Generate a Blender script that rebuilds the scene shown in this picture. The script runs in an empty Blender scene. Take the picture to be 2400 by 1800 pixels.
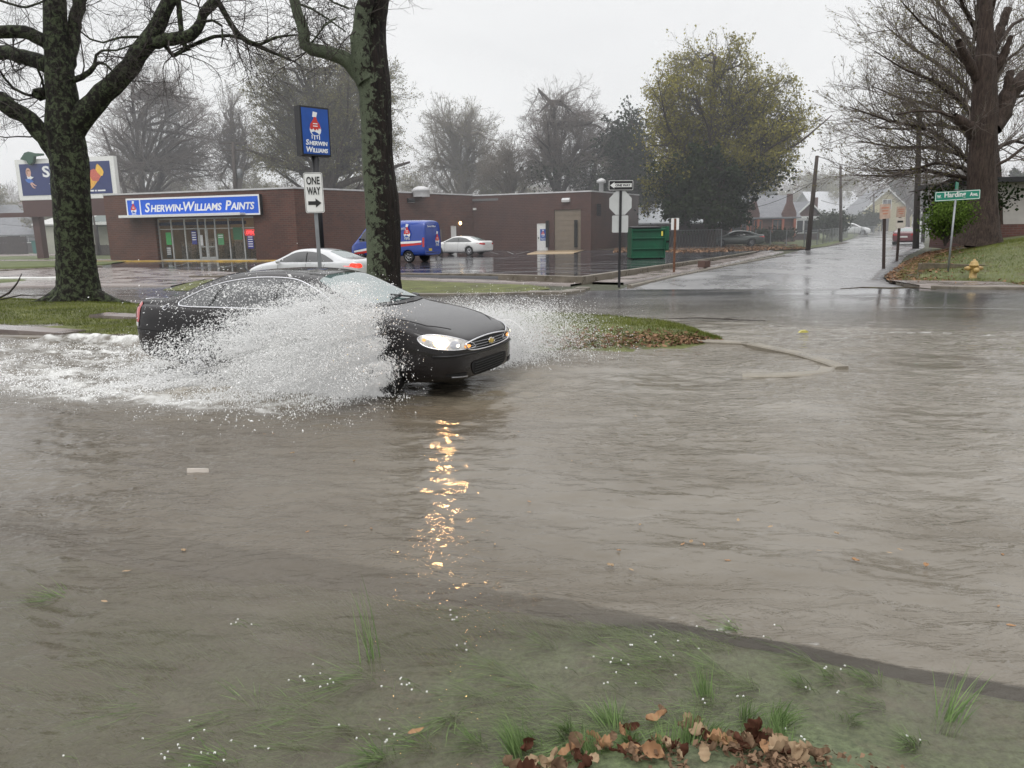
import bpy, bmesh, math, random
import numpy as np
from mathutils import Vector, Matrix
from mathutils.bvhtree import BVHTree

rng = np.random.default_rng(7)
random.seed(7)
SC = bpy.context.scene
COL = SC.collection
PI = math.pi

# ------------------------------------------------------------------ camera model
FPX = 1803.0          # focal length in photo pixels (photo is 2400 wide)
CH = 2.0              # camera height above the flood water
PITCH = math.atan(365 / FPX)
ROLL = -0.017
_c, _s = math.cos(ROLL), math.sin(ROLL)
C_R = Vector((_c, _s * math.sin(PITCH), _s * math.cos(PITCH)))
C_U = Vector((-_s, _c * math.sin(PITCH), _c * math.cos(PITCH)))
C_F = Vector((0, math.cos(PITCH), -math.sin(PITCH)))

def ray(px, py):
    return C_F + C_R * ((px - 1200) / FPX) + C_U * ((900 - py) / FPX)
def G(px, py, z=0.0):
    """point on the level z seen at a photo position (a survey of the photo, used for measuring where things stand)"""
    v = ray(px, py); t = (z - CH) / v.z
    return Vector((v.x * t, v.y * t, z))
def D(px, py, d):
    """point at distance d (along y) seen at a photo position"""
    v = ray(px, py); t = d / v.y
    return Vector((v.x * t, d, CH + v.z * t))

# ------------------------------------------------------------------ numpy value noise
def _h(i, j, seed):
    n = (i * 374761393 + j * 668265263 + seed * 974634777) & 0xFFFFFFFF
    n = ((n ^ (n >> 13)) * 1274126177) & 0xFFFFFFFF
    return ((n ^ (n >> 16)) & 0xFFFF) / 65535.0
def vnoise(x, y, seed=0):
    x = np.asarray(x, float); y = np.asarray(y, float)
    i = np.floor(x).astype(np.int64); j = np.floor(y).astype(np.int64)
    fx = x - i; fy = y - j
    fx = fx * fx * (3 - 2 * fx); fy = fy * fy * (3 - 2 * fy)
    a = _h(i, j, seed); b = _h(i + 1, j, seed); c = _h(i, j + 1, seed); d = _h(i + 1, j + 1, seed)
    return (a * (1 - fx) + b * fx) * (1 - fy) + (c * (1 - fx) + d * fx) * fy
def fbm(x, y, seed=0, o=4):
    s = 0; a = .5
    for k in range(o):
        s = s + a * vnoise(np.asarray(x) * 2 ** k, np.asarray(y) * 2 ** k, seed + k); a *= .5
    return s
def sstep(a, b, x):
    t = np.clip((np.asarray(x, float) - a) / (b - a), 0, 1)
    return t * t * (3 - 2 * t)

# ------------------------------------------------------------------ objects
def tag(o, label=None, cat=None, group=None, kind=None):
    if label: o['label'] = label
    if cat: o['category'] = cat
    if group: o['group'] = group
    if kind: o['kind'] = kind
    return o
def thing(name, label, cat, loc=(0, 0, 0), rz=0, group=None):
    o = bpy.data.objects.new(name, None); COL.objects.link(o)
    o.location = loc; o.rotation_euler = (0, 0, rz); o.empty_display_size = .2
    return tag(o, label, cat, group)
def link(name, me, mat=None, parent=None):
    o = bpy.data.objects.new(name, me); COL.objects.link(o)
    if mat is not None:
        for m in (mat if isinstance(mat, (list, tuple)) else [mat]): me.materials.append(m)
    if parent is not None: o.parent = parent
    return o
def np_mesh(V, F, smooth=False):
    V = np.asarray(V, np.float32); F = np.asarray(F, np.int32)
    me = bpy.data.meshes.new('m'); k = F.shape[1]; n = F.shape[0]
    me.vertices.add(len(V)); me.vertices.foreach_set('co', V.ravel())
    me.loops.add(n * k); me.loops.foreach_set('vertex_index', F.ravel())
    me.polygons.add(n); me.polygons.foreach_set('loop_start', np.arange(0, n * k, k, dtype=np.int32))
    me.polygons.foreach_set('loop_total', np.full(n, k, np.int32))
    me.update(calc_edges=True)
    if smooth: me.polygons.foreach_set('use_smooth', np.ones(n, bool))
    me.validate(clean_customdata=False) if False else None
    return me
def vattr(me, name, arr):
    a = me.attributes.new(name, 'FLOAT', 'POINT'); a.data.foreach_set('value', np.asarray(arr, np.float32).ravel())

class MB:
    """collects shapes into one mesh"""
    def __init__(s): s.v = []; s.f = []; s.mi = []; s.cur = 0
    def add(s, vs, fs):
        b = len(s.v); s.v += [tuple(v) for v in vs]; s.f += [tuple(b + i for i in f) for f in fs]; s.mi += [s.cur] * len(fs)
        return s
    def box(s, x0, x1, y0, y1, z0, z1):
        return s.add([(x0,y0,z0),(x1,y0,z0),(x1,y1,z0),(x0,y1,z0),(x0,y0,z1),(x1,y0,z1),(x1,y1,z1),(x0,y1,z1)],
              [(0,3,2,1),(4,5,6,7),(0,1,5,4),(1,2,6,5),(2,3,7,6),(3,0,4,7)])
    def cbox(s, c, h, bev=0):   # centre, half sizes, optional chamfered vertical/horizontal edges along y
        x, y, z = c; a, b, d = h
        if not bev: return s.box(x-a,x+a,y-b,y+b,z-d,z+d)
        pr = [(x-a+bev,z-d),(x+a-bev,z-d),(x+a,z-d+bev),(x+a,z+d-bev),(x+a-bev,z+d),(x-a+bev,z+d),(x-a,z+d-bev),(x-a,z-d+bev)]
        return s.prism(pr, y-b, y+b)
    def prism(s, pr, y0, y1):   # polygon in xz extruded along y
        n = len(pr)
        vs = [(p[0], y0, p[1]) for p in pr] + [(p[0], y1, p[1]) for p in pr]
        fs = [tuple(range(n)), tuple(range(2*n-1, n-1, -1))] + [(i, i+n, (i+1)%n+n, (i+1)%n) for i in range(n)]
        return s.add(vs, fs)
    def prismx(s, pr, x0, x1):  # polygon in yz extruded along x
        n = len(pr)
        vs = [(x0, p[0], p[1]) for p in pr] + [(x1, p[0], p[1]) for p in pr]
        fs = [tuple(range(n-1,-1,-1)), tuple(range(n, 2*n))] + [(i, (i+1)%n, (i+1)%n+n, i+n) for i in range(n)]
        return s.add(vs, fs)
    def prismz(s, pr, z0, z1):
        n = len(pr)
        z1s = z1 if isinstance(z1, (list, tuple)) else [z1]*n
        vs = [(p[0], p[1], z0) for p in pr] + [(p[0], p[1], z1s[i]) for i, p in enumerate(pr)]
        fs = [tuple(range(n-1,-1,-1)), tuple(range(n, 2*n))] + [(i, (i+1)%n, (i+1)%n+n, i+n) for i in range(n)]
        return s.add(vs, fs)
    def tube(s, pts, rad, n=8, cap=True):
        pts = [Vector(p) for p in pts]; k = len(pts)
        if not isinstance(rad, (list, tuple)): rad = [rad] * k
        vs = []; up = None
        for i, p in enumerate(pts):
            t = (pts[min(i+1,k-1)] - pts[max(i-1,0)]).normalized()
            if up is None:
                up = t.orthogonal()
            a = (up - t * up.dot(t))
            a = a.normalized() if a.length > 1e-6 else t.orthogonal().normalized()
            up = a; b = t.cross(a)
            for j in range(n):
                q = 2*PI*j/n; vs.append(p + (a*math.cos(q) + b*math.sin(q)) * rad[i])
        fs = [(i*n+j, i*n+(j+1)%n, (i+1)*n+(j+1)%n, (i+1)*n+j) for i in range(k-1) for j in range(n)]
        if cap: fs += [tuple(range(n-1,-1,-1)), tuple((k-1)*n+j for j in range(n))]
        return s.add(vs, fs)
    def lathe(s, prof, n=24, axis='z', c=(0,0,0)):
        vs = []
        for r, h in prof:
            for j in range(n):
                q = 2*PI*j/n; a, b = r*math.cos(q), r*math.sin(q)
                v = (a, b, h) if axis == 'z' else ((a, h, b) if axis == 'y' else (h, a, b))
                vs.append((v[0]+c[0], v[1]+c[1], v[2]+c[2]))
        k = len(prof)
        fs = [(i*n+j, i*n+(j+1)%n, (i+1)*n+(j+1)%n, (i+1)*n+j) for i in range(k-1) for j in range(n)]
        return s.add(vs, fs)
    def poly(s, pts): return s.add(pts, [tuple(range(len(pts)))])
    def mesh(s, smooth=False, recalc=True):
        me = bpy.data.meshes.new('m'); me.from_pydata(s.v, [], s.f)
        me.polygons.foreach_set('material_index', s.mi)
        if recalc:
            bm = bmesh.new(); bm.from_mesh(me); bmesh.ops.recalc_face_normals(bm, faces=bm.faces); bm.to_mesh(me); bm.free()
        if smooth: me.polygons.foreach_set('use_smooth', [True]*len(me.polygons))
        me.update(); return me
    def build(s, name, mat, parent=None, smooth=False, bevel=0, seg=2):
        o = link(name, s.mesh(smooth), mat, parent)
        if bevel:
            m = o.modifiers.new('b', 'BEVEL'); m.width = bevel; m.segments = seg; m.limit_method = 'ANGLE'
        return o

def copy_tree(o, parent=None):
    c = o.copy(); COL.objects.link(c); c.parent = parent
    for ch in list(o.children): copy_tree(ch, c)
    return c

def text_mesh(txt, size, shear=0.0, bold=0.0, depth=0.004, align='LEFT', space=1.0):
    cu = bpy.data.curves.new('t', 'FONT'); cu.body = txt; cu.size = size; cu.shear = shear
    cu.offset = bold; cu.extrude = depth; cu.align_x = align; cu.space_character = space; cu.resolution_u = 3
    o = bpy.data.objects.new('t', cu); COL.objects.link(o)
    bpy.context.view_layer.update()
    me = bpy.data.meshes.new_from_object(o.evaluated_get(bpy.context.evaluated_depsgraph_get()))
    bpy.data.objects.remove(o); bpy.data.curves.remove(cu)
    me.transform(Matrix.Rotation(PI/2, 4, 'X'))      # stands in xz, faces -y
    return me
def fit_text(me, x0, z0, w=None, h=None, y=0.0):
    co = np.empty(len(me.vertices)*3, np.float32); me.vertices.foreach_get('co', co); co = co.reshape(-1, 3)
    mn, mx = co.min(0), co.max(0)
    sx = w/(mx[0]-mn[0]) if w else 1; sz = h/(mx[2]-mn[2]) if h else (sx if w else 1)
    if w is None and h: sx = sz
    me.transform(Matrix.Translation((x0, y, z0)) @ Matrix.Diagonal((sx, 1, sz, 1)) @ Matrix.Translation((-mn[0], 0, -mn[2])))
    return me
def write(txt, x0, z0, w, h, mat, parent, name='lettering', shear=0, bold=0.0, y=0.0, **k):
    me = fit_text(text_mesh(txt, 1.0, shear, bold, **k), x0, z0, w, h, y)
    return link(name, me, mat, parent)
def join_meshes(mes):
    bm = bmesh.new()
    for m in mes: bm.from_mesh(m)
    out = bpy.data.meshes.new('m'); bm.to_mesh(out); bm.free(); return out
def smallcaps(words, x0, z0, w, h, mat, parent, y, shear=.2, bold=.02, small=.74, name='lettering'):
    """words set in capitals and small capitals on one base line"""
    mes = []; x = 0
    for wd in words:
        for k, part in enumerate((wd[0], wd[1:].upper())):
            m = text_mesh(part, 1.0 if k == 0 else small, shear, bold, depth=.006)
            co = np.empty(len(m.vertices)*3, np.float32); m.vertices.foreach_get('co', co); co = co.reshape(-1, 3)
            m.transform(Matrix.Translation((x - co[:,0].min(), 0, 0))); x += co[:,0].max() - co[:,0].min() + (.035 if k or wd[0] == 'S' else -.12 if wd[0] == 'P' else -.10)
            mes.append(m)
        x += .27 if not wd.endswith('-') else -.01
    me = join_meshes(mes); fit_text(me, x0, z0, w, h, y)
    return link(name, me, mat, parent)

# ------------------------------------------------------------------ materials
def newmat(name):
    m = bpy.data.materials.new(name); m.use_nodes = True
    nt = m.node_tree; return m, nt, nt.nodes['Principled BSDF']
def N(nt, t, **k):
    n = nt.nodes.new(t)
    for a, b in k.items():
        if a.startswith('i_'):
            n.inputs[a[2:].replace('_', ' ')].default_value = b
        else: setattr(n, a, b)
    return n
def ramp(nt, fac, stops):
    r = nt.nodes.new('ShaderNodeValToRGB'); e = r.color_ramp.elements
    while len(e) < len(stops): e.new(.5)
    for i, (p, c) in enumerate(stops):
        e[i].position = p; e[i].color = (*c, 1) if len(c) == 3 else c
    nt.links.new(fac, r.inputs[0]); return r
def mat(name, col, rough=.6, metal=0, var=.15, scale=6, bump=0, bscale=None, coat=0, spec=.5, emit=0, ecol=None, stretch=(1,1,1), dirt=None, alpha=1):
    m, nt, b = newmat(name); L = nt.links
    tc = N(nt, 'ShaderNodeTexCoord'); mp = N(nt, 'ShaderNodeMapping'); mp.inputs['Scale'].default_value = stretch
    L.new(tc.outputs['Object'], mp.inputs[0])
    nz = N(nt, 'ShaderNodeTexNoise', i_Scale=scale, i_Detail=5.0, i_Roughness=.6); L.new(mp.outputs[0], nz.inputs['Vector'])
    c0 = tuple(max(0, c*(1-var)) for c in col); c1 = tuple(min(1, c*(1+var)) for c in col)
    r = ramp(nt, nz.outputs[0], [(.3, c0), (.7, c1)])
    out = r.outputs[0]
    if dirt:
        n2 = N(nt, 'ShaderNodeTexNoise', i_Scale=scale*.23, i_Detail=6.0, i_Roughness=.7); L.new(mp.outputs[0], n2.inputs['Vector'])
        r2 = ramp(nt, n2.outputs[0], [(.45, (0,0,0)), (.65, (1,1,1))])
        mx = N(nt, 'ShaderNodeMix', data_type='RGBA'); L.new(r2.outputs[0], mx.inputs[0]); L.new(out, mx.inputs[6]); mx.inputs[7].default_value = (*dirt, 1)
        out = mx.outputs[2]
    L.new(out, b.inputs['Base Color'])
    b.inputs['Roughness'].default_value = rough; b.inputs['Metallic'].default_value = metal
    b.inputs['Specular IOR Level'].default_value = spec
    if coat: b.inputs['Coat Weight'].default_value = coat; b.inputs['Coat Roughness'].default_value = .03
    if emit:
        b.inputs['Emission Strength'].default_value = emit; b.inputs['Emission Color'].default_value = (*(ecol or col), 1)
    if bump:
        n3 = N(nt, 'ShaderNodeTexNoise', i_Scale=bscale or scale*4, i_Detail=6.0, i_Roughness=.65); L.new(mp.outputs[0], n3.inputs['Vector'])
        bp = N(nt, 'ShaderNodeBump', i_Strength=bump, i_Distance=.02); L.new(n3.outputs[0], bp.inputs['Height']); L.new(bp.outputs[0], b.inputs['Normal'])
    if alpha < 1: b.inputs['Alpha'].default_value = alpha
    return m
# ------------------------------------------------------------------ surface materials
def wet_mat(name, dry, wet, puddle=(.46, .6), rough=(.05, .38), scale=.35, bump=.25, stretch=(1, 1, 1), grain=60):
    m, nt, b = newmat(name); L = nt.links
    g = N(nt, 'ShaderNodeNewGeometry'); mp = N(nt, 'ShaderNodeMapping'); mp.inputs['Scale'].default_value = stretch
    mp.inputs['Rotation'].default_value = (0, 0, .33)
    L.new(g.outputs['Position'], mp.inputs[0])
    n1 = N(nt, 'ShaderNodeTexNoise', i_Scale=scale, i_Detail=7.0, i_Roughness=.62); L.new(mp.outputs[0], n1.inputs['Vector'])
    n2 = N(nt, 'ShaderNodeTexNoise', i_Scale=float(grain), i_Detail=3.0); L.new(mp.outputs[0], n2.inputs['Vector'])
    r1 = ramp(nt, n1.outputs[0], [(puddle[0], (0,0,0)), (puddle[1], (1,1,1))])
    r2 = ramp(nt, n2.outputs[0], [(.3, tuple(c*.7 for c in dry)), (.7, dry)])
    mx = N(nt, 'ShaderNodeMix', data_type='RGBA'); L.new(r1.outputs[0], mx.inputs[0]); mx.inputs[6].default_value = (*wet, 1); L.new(r2.outputs[0], mx.inputs[7])
    L.new(mx.outputs[2], b.inputs['Base Color'])
    mr = N(nt, 'ShaderNodeMapRange'); mr.inputs['To Min'].default_value = rough[0]; mr.inputs['To Max'].default_value = rough[1]
    L.new(r1.outputs[0], mr.inputs['Value']); L.new(mr.outputs[0], b.inputs['Roughness'])
    b.inputs['Specular IOR Level'].default_value = .55
    n3 = N(nt, 'ShaderNodeTexNoise', i_Scale=float(grain)*.12, i_Detail=6.0, i_Roughness=.7); L.new(mp.outputs[0], n3.inputs['Vector'])
    ad = N(nt, 'ShaderNodeMath', operation='MULTIPLY'); L.new(n3.outputs[0], ad.inputs[0]); ad.inputs[1].default_value = 1
    bp = N(nt, 'ShaderNodeBump', i_Strength=bump, i_Distance=.01); L.new(ad.outputs[0], bp.inputs['Height']); L.new(bp.outputs[0], b.inputs['Normal'])
    return m

def grass_mat(name, a, b_, c, scale=1.2):
    m, nt, b = newmat(name); L = nt.links
    g = N(nt, 'ShaderNodeNewGeometry')
    n1 = N(nt, 'ShaderNodeTexNoise', i_Scale=scale, i_Detail=8.0, i_Roughness=.7); L.new(g.outputs['Position'], n1.inputs['Vector'])
    r1 = ramp(nt, n1.outputs[0], [(.3, c), (.48, a), (.68, b_)])
    n2 = N(nt, 'ShaderNodeTexNoise', i_Scale=26.0, i_Detail=6.0, i_Roughness=.8); L.new(g.outputs['Position'], n2.inputs['Vector'])
    r2 = ramp(nt, n2.outputs[0], [(.3, (.35,.35,.35)), (.7, (1.3,1.3,1.3))])
    mx = N(nt, 'ShaderNodeMix', data_type='RGBA', blend_type='MULTIPLY'); mx.inputs[0].default_value = 1
    L.new(r1.outputs[0], mx.inputs[6]); L.new(r2.outputs[0], mx.inputs[7]); L.new(mx.outputs[2], b.inputs['Base Color'])
    b.inputs['Roughness'].default_value = .75
    bp = N(nt, 'ShaderNodeBump', i_Strength=.8, i_Distance=.04); L.new(n2.outputs[0], bp.inputs['Height']); L.new(bp.outputs[0], b.inputs['Normal'])
    return m

M = {}
M['asphalt'] = wet_mat('wet asphalt', (.16,.157,.158), (.10,.10,.103), (.42,.62), (.07,.24), .5, .15, (.35,1.3,1))
M['lot'] = wet_mat('lot asphalt', (.065,.063,.068), (.035,.035,.04), (.44,.64), (.05,.24), .35, .12, (.5,1.4,1), 40)
M['street'] = wet_mat('street asphalt', (.30,.297,.30), (.19,.19,.194), (.40,.62), (.16,.42), .4, .15, (1,.6,1))
M['concrete'] = wet_mat('wet concrete', (.26,.22,.20), (.16,.135,.125), (.4,.6), (.12,.45), .8, .15)
M['kerb'] = wet_mat('kerb concrete', (.23,.20,.16), (.10,.085,.065), (.35,.6), (.2,.5), 2.0, .5)
M['palekerb'] = wet_mat('pale wet kerb', (.27,.24,.19), (.16,.14,.11), (.35,.6), (.2,.5), 2.0, .5)
M['kerbwhite'] = mat('white kerb paint', (.62,.62,.60), .4, scale=5, var=.12)
M['yellowpaint'] = mat('worn yellow paint', (.48,.30,.05), .4, scale=1.5, var=.3, dirt=(.12,.1,.08))
M['lane'] = mat('worn white line', (.26,.26,.26), .25, scale=3, var=.4)
M['grass'] = grass_mat('wet lawn', (.11,.125,.03), (.19,.20,.055), (.075,.06,.03), 1.3)
M['lawn'] = grass_mat('bright lawn', (.10,.125,.035), (.16,.185,.06), (.07,.08,.03), .6)
M['bank'] = grass_mat('bank turf', (.11,.13,.045), (.18,.19,.08), (.14,.095,.055), 1.4)
M['mud'] = grass_mat('leafy mud', (.075,.055,.038), (.11,.10,.04), (.045,.032,.024), 2.2)
M['farground'] = grass_mat('far ground', (.06,.065,.035), (.09,.09,.04), (.05,.04,.03), .08)
M['bed'] = grass_mat('flooded lawn bed', (.17,.205,.105), (.22,.28,.13), (.20,.175,.12), 2.2)

# ------------------------------------------------------------------ terrain heights
KX = np.array([-60, -6, .44, 2.2, 6, 20, 60.]); KY = np.array([25., 6.25, 3.85, 3.05, 1.2, -5., -23.])
def y_kerb(x): return np.interp(x, KX, KY)
def verge_z(x, y):
    s = y_kerb(x) - y
    z = -.05 - .085 * sstep(.9, -1.6, x)*sstep(-.2, 1.6, s+.0*x)*0 - .055 * sstep(.6, -2.2, x) - .09 * sstep(1.5*sstep(1.0, -1.0, x)+.055, -.02, s) - .03*sstep(-1, -3.5, x)
    z = z + .035 * (fbm(x*1.7, y*1.7, 3) - .5)
    z = z + .17 * np.exp(-((x - .72) / .70) ** 2 - ((y - 2.36) / .34) ** 2) + .11*sstep(2.35, 1.9, y)
    return z
def rs(poly, n):
    P = np.array([(p[0], p[1]) for p in poly], float); d = np.r_[0, np.cumsum(np.hypot(*np.diff(P, axis=0).T))]
    t = np.linspace(0, d[-1], n); return np.stack([np.interp(t, d, P[:,0]), np.interp(t, d, P[:,1])], 1)
SKIRT = {'sidewalk', 'pavement', 'driveway', 'parking_lot', 'corner_slab', 'loading_apron', 'alley', 'lawn_path', 'left_lawn', 'side_street'}
def ruled(name, near, far, nx, ny, zf, m, kind='structure', label=None, cat=None):
    a = rs(near, nx); b = rs(far, nx); t = np.linspace(0, 1, ny)
    if name in SKIRT: t = np.r_[0, t, 1]; ny += 2
    t = t[:, None, None]
    P = a[None]*(1-t) + b[None]*t
    Z = zf(P[...,0], P[...,1], np.broadcast_to(t[...,0], P.shape[:2]), np.broadcast_to(np.linspace(0,1,nx)[None], P.shape[:2]))
    Z = Z+0*P[...,0]
    if name in SKIRT: Z = Z.copy(); Z[0] -= .3; Z[-1] -= .3
    V = np.concatenate([P, Z[..., None]], -1).reshape(-1, 3)
    i = np.arange(ny-1)[:, None]*nx + np.arange(nx-1)[None]
    F = np.stack([i, i+1, i+nx+1, i+nx], -1).reshape(-1, 4)
    # face up
    _m = F[len(F)//2]; e1 = V[_m[1]] - V[_m[0]]; e2 = V[_m[3]] - V[_m[0]]
    if e1[0]*e2[1]-e1[1]*e2[0] < 0: F = F[:, ::-1]
    o = link(name, np_mesh(V, F, True), m); return tag(o, label, cat, kind=kind)

def kerb_run(name, pts, w, h, m, zb=-.25, kind='structure', side=1, bevel=.02):
    """kerb stone strip following a line; pts carry the top height in z"""
    P = [Vector(p) for p in pts]; vs = []; n = len(P)
    for i, p in enumerate(P):
        t = (P[min(i+1,n-1)] - P[max(i-1,0)]); t.z = 0; t.normalize(); nn = Vector((-t.y, t.x, 0))*side
        a, b = p, p + nn*w
        vs += [(a.x,a.y,zb), (a.x,a.y,p.z-bevel), (a.x+nn.x*bevel,a.y+nn.y*bevel,p.z), (b.x,b.y,p.z), (b.x,b.y,zb)]
    fs = [(i*5+j, i*5+j+1, (i+1)*5+j+1, (i+1)*5+j) for i in range(n-1) for j in range(4)] + [(0,1,2,3,4), tuple((n-1)*5+j for j in (4,3,2,1,0))]
    o = MB().add(vs, fs).build(name, m); 
    return tag(o, kind=kind)
def densify(pts, step=.6, wob=0):
    out = []
    for a, b in zip(pts[:-1], pts[1:]):
        a, b = Vector(a), Vector(b); k = max(1, int((b-a).length/step))
        for i in range(k):
            q = a.lerp(b, i/k); q.x += random.uniform(-wob, wob); q.y += random.uniform(-wob, wob); out.append(q)
    return out + [Vector(pts[-1])]

# foreground lawn under the flood
nearS = [(x, float(y_kerb(x)) - 12) for x in np.linspace(-14, 16, 20)]
nearN = [(x, float(y_kerb(x))) for x in np.linspace(-14, 16, 60)]
ruled('flooded_verge', nearS, nearN, 420, 300, lambda x, y, t, u: verge_z(x, y), M['bed'])
# road bed, near carriageway
ruled('road', [(x, float(y_kerb(x))-.12) for x in np.linspace(-60, 60, 60)], [(-60, 44), (-20, 31), (4, 22), (60, 3)], 80, 8, lambda x, y, t, u: -.20 + .0*x, M['asphalt'])
# far carriageway: rises gently out of the water
FE = [(-70, 55.5), (-24.5, 37.6), (-13.0, 31.4), (-3.57, 26.4), (2.5, 24.4), (4.2, 24.6), (12, 23.2), (15, 21.8), (60, 5)]
ME = [(-70, 44), (-21.7, 31.0), (-13.1, 24.6), (-4, 21), (1.98, 17.6), (6, 15.2), (60, -6)]
ruled('far_carriageway', ME, FE, 160, 16, lambda x, y, t, u: -.10 + .125*t**.7 + .02*(fbm(x*.25, y*.6, 9)-.5), M['asphalt'])
# everything beyond
ruled('far_ground', [(-300, 140), (-24.5, 37.3), (-3.57, 26.2), (12, 22.6), (60, 4.8), (300, -70)], [(-600, 900), (600, 900)], 120, 60, lambda x, y, t, u: -.03 - .0*x, M['farground'])
# side street
SL = [(2.7, 23.2), (4.2, 26.8), (18.3, 51.8), (25.6, 66), (42, 97), (70, 150)]
SR = [(12.0, 21.6), (12.6, 26), (23.4, 46), (33, 62), (50, 95), (79, 148)]
ruled('side_street', SL, SR, 90, 12, lambda x, y, t, u: .012 - .06*sstep(.035, 0, u) + .05*np.sin(PI*t)*sstep(0,.05,u) + .03*(fbm(x*.2, y*.2, 4)-.5) + 1.2*sstep(95, 160, y), M['street'])
# parking lot, raised a little at the street corner
def lot_z(x, y): return .02 + .17*sstep(22, 0, np.hypot(x-2.6, y-27.8)) + .03*sstep(45, 52, y)
LOTC = (2.75, 28.0)
ruled('parking_lot', [(-60, 48.0), (-24, 41.2), (-14.6, 35.2), (-4.7, 33.2), (2.75, 28.0), (2.78, 28.03)], [(-60, 80), (-31, 80), (-12, 80), (5, 80), (24, 66), (17.6, 55.2)], 90, 50, lambda x, y, t, u: lot_z(x, y), M['lot'])
ruled('lot_side', [(2.78, 28.03), (17.6, 55.2)], [(2.7, 28.2), (14, 56)], 20, 3, lambda x, y, t, u: lot_z(x, y)-.006, M['lot'])
# pavement along the side street and across the lot mouth
ruled('sidewalk', [(4.0, 27.3), (17.0, 50.6), (19.5, 55.5)], [(2.95, 27.9), (15.9, 51.3), (18.2, 56.4)], 40, 4, lambda x, y, t, u: .055+0*x, M['concrete'])
ruled('pavement', [(-14.9, 34.2), (-4.7, 31.6), (2.1, 27.0)], [(-14.9, 35.3), (-4.7, 33.3), (2.75, 27.95)], 40, 4, lambda x, y, t, u: .045+0*x, M['concrete'])
# driveway apron of pale concrete
ruled('driveway', [tuple(G(p, q, .03))[:2] for p, q in [(-120, 676), (80, 672), (240, 671), (400, 671)]], [tuple(G(p, q, .03))[:2] for p, q in [(-120, 634), (120, 630), (330, 628), (560, 640)]], 40, 14, lambda x, y, t, u: .045 + .02*t + 0*x, M['concrete'])

# lawns: the median, the far verge, small patches and the left hand lawn
def patch_strip(name, near, far, m, h=.12, nx=80, ny=24, base=.01, n=.03, edge=.25):
    return ruled(name, [tuple(G(a, b, base+.03))[:2] for a, b in near], [tuple(G(a, b, base+.03))[:2] for a, b in far], nx, ny,
        lambda x, y, t, u: base - .03 + (h+.03)*np.minimum(1, np.sin(PI*np.clip(t, 0, 1))**.55)*sstep(0, .06, u)*sstep(1, .94, u) + n*(fbm(x*1.5, y*1.5, 5)-.5)*2, m)
MED_N = [(-260, 770), (0, 788), (150, 792), (350, 806), (700, 826), (1000, 834), (1290, 832), (1400, 826), (1520, 822), (1620, 812), (1700, 806), (1745, 802)]
MED_F = [(-260, 680), (0, 694), (240, 704), (420, 710), (700, 716), (950, 722), (1200, 728), (1320, 731), (1430, 738), (1540, 752), (1640, 776), (1738, 797)]
def med_z(x, y, t, u):
    prof = np.interp(t, [0, .12, .3, .5, .8, 1], [-.04, .01, .05, .10, .12, -.03])
    rise = .035 * sstep(.62, .8, u)
    pool = np.interp(u, [0, .35, .5], [1, 1, 0])          # waterlogged dips on the left part
    z = prof*sstep(1.0, .93, u) + rise*np.sin(PI*t) + .07*(fbm(x*.7, y*1.4, 12)-.5)*(.5+pool*sstep(.55, .1, t)) - .05*sstep(.93, 1, u)
    return z
MED = ruled('median', [tuple(G(a, b, .0))[:2] for a, b in MED_N], [tuple(G(a, b, .05))[:2] for a, b in MED_F], 420, 70, med_z, M['grass'])
patch_strip('far_verge', [(380, 676), (500, 679), (800, 684), (1000, 686), (1130, 685), (1235, 680), (1290, 672)], [(440, 655), (560, 650), (760, 648), (900, 651), (1030, 657), (1180, 664), (1285, 668)], M['grass'], .07, 120, 16, .03, .02)
patch_strip('lawn_tongue', [(-160, 667), (0, 663), (30, 661), (66, 655)], [(-160, 650), (0, 651), (40, 652), (64, 653)], M['lawn'], .05, 30, 8, .05, .01)
ruled('left_lawn', [tuple(G(a, b, .06))[:2] for a, b in [(-500, 640), (0, 631), (120, 626), (240, 621), (262, 618)]], [(-130, 104), (-75, 98), (-52, 90), (-44, 84), (-33, 79)], 60, 20, lambda x, y, t, u: .07+.04*fbm(x*.4, y*.4, 2)+0*x, M['lawn'])
ruled('lawn_path', [tuple(G(a, b, .12))[:2] for a, b in [(-300, 614), (0, 611), (262, 609)]], [tuple(G(a, b, .12))[:2] for a, b in [(-300, 612.3), (0, 609.4), (262, 607.6)]], 20, 3, lambda x, y, t, u: .135+0*x, M['concrete'])
ruled('alley', [tuple(G(a, b, .1))[:2] for a, b in [(-400, 603), (0, 600.5), (130, 599)]], [tuple(G(a, b, .1))[:2] for a, b in [(-400, 598), (0, 596), (130, 595)]], 20, 3, lambda x, y, t, u: .16+0*x, M['concrete'])

# right hand bank
BL = [(12.4, 25.2), (13.6, 28.2), (19.3, 38), (25.3, 47.6), (34.5, 62.4), (52, 95)]
BF = [(12.8, 24.4), (15, 22.6), (22, 20), (60, 6)]
def seg_dist(x, y, line):
    d = np.full(np.shape(x), 1e9)
    for (ax, ay), (bx, by) in zip(line[:-1], line[1:]):
        vx, vy = bx-ax, by-ay; t = np.clip(((x-ax)*vx+(y-ay)*vy)/(vx*vx+vy*vy), 0, 1)
        d = np.minimum(d, np.hypot(x-ax-t*vx, y-ay-t*vy))
    return d
def bank_z(x, y):
    dl = seg_dist(x, y, BL); df = seg_dist(x, y, BF)
    return .05 + .92*sstep(1.2, 14, df)*sstep(-.3, 5.5, dl) + .12*sstep(3.0, 4.2, df)*sstep(.2, 1.5, dl) + .05*(fbm(x*.9, y*.9, 8)-.5)
ruled('grass_bank', [(12.8, 24.4), (15, 22.6), (22, 20), (60, 6)], [(52, 95), (60, 95), (80, 95), (120, 95)], 150, 130, lambda x, y, t, u: bank_z(x, y), M['bank'])
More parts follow.
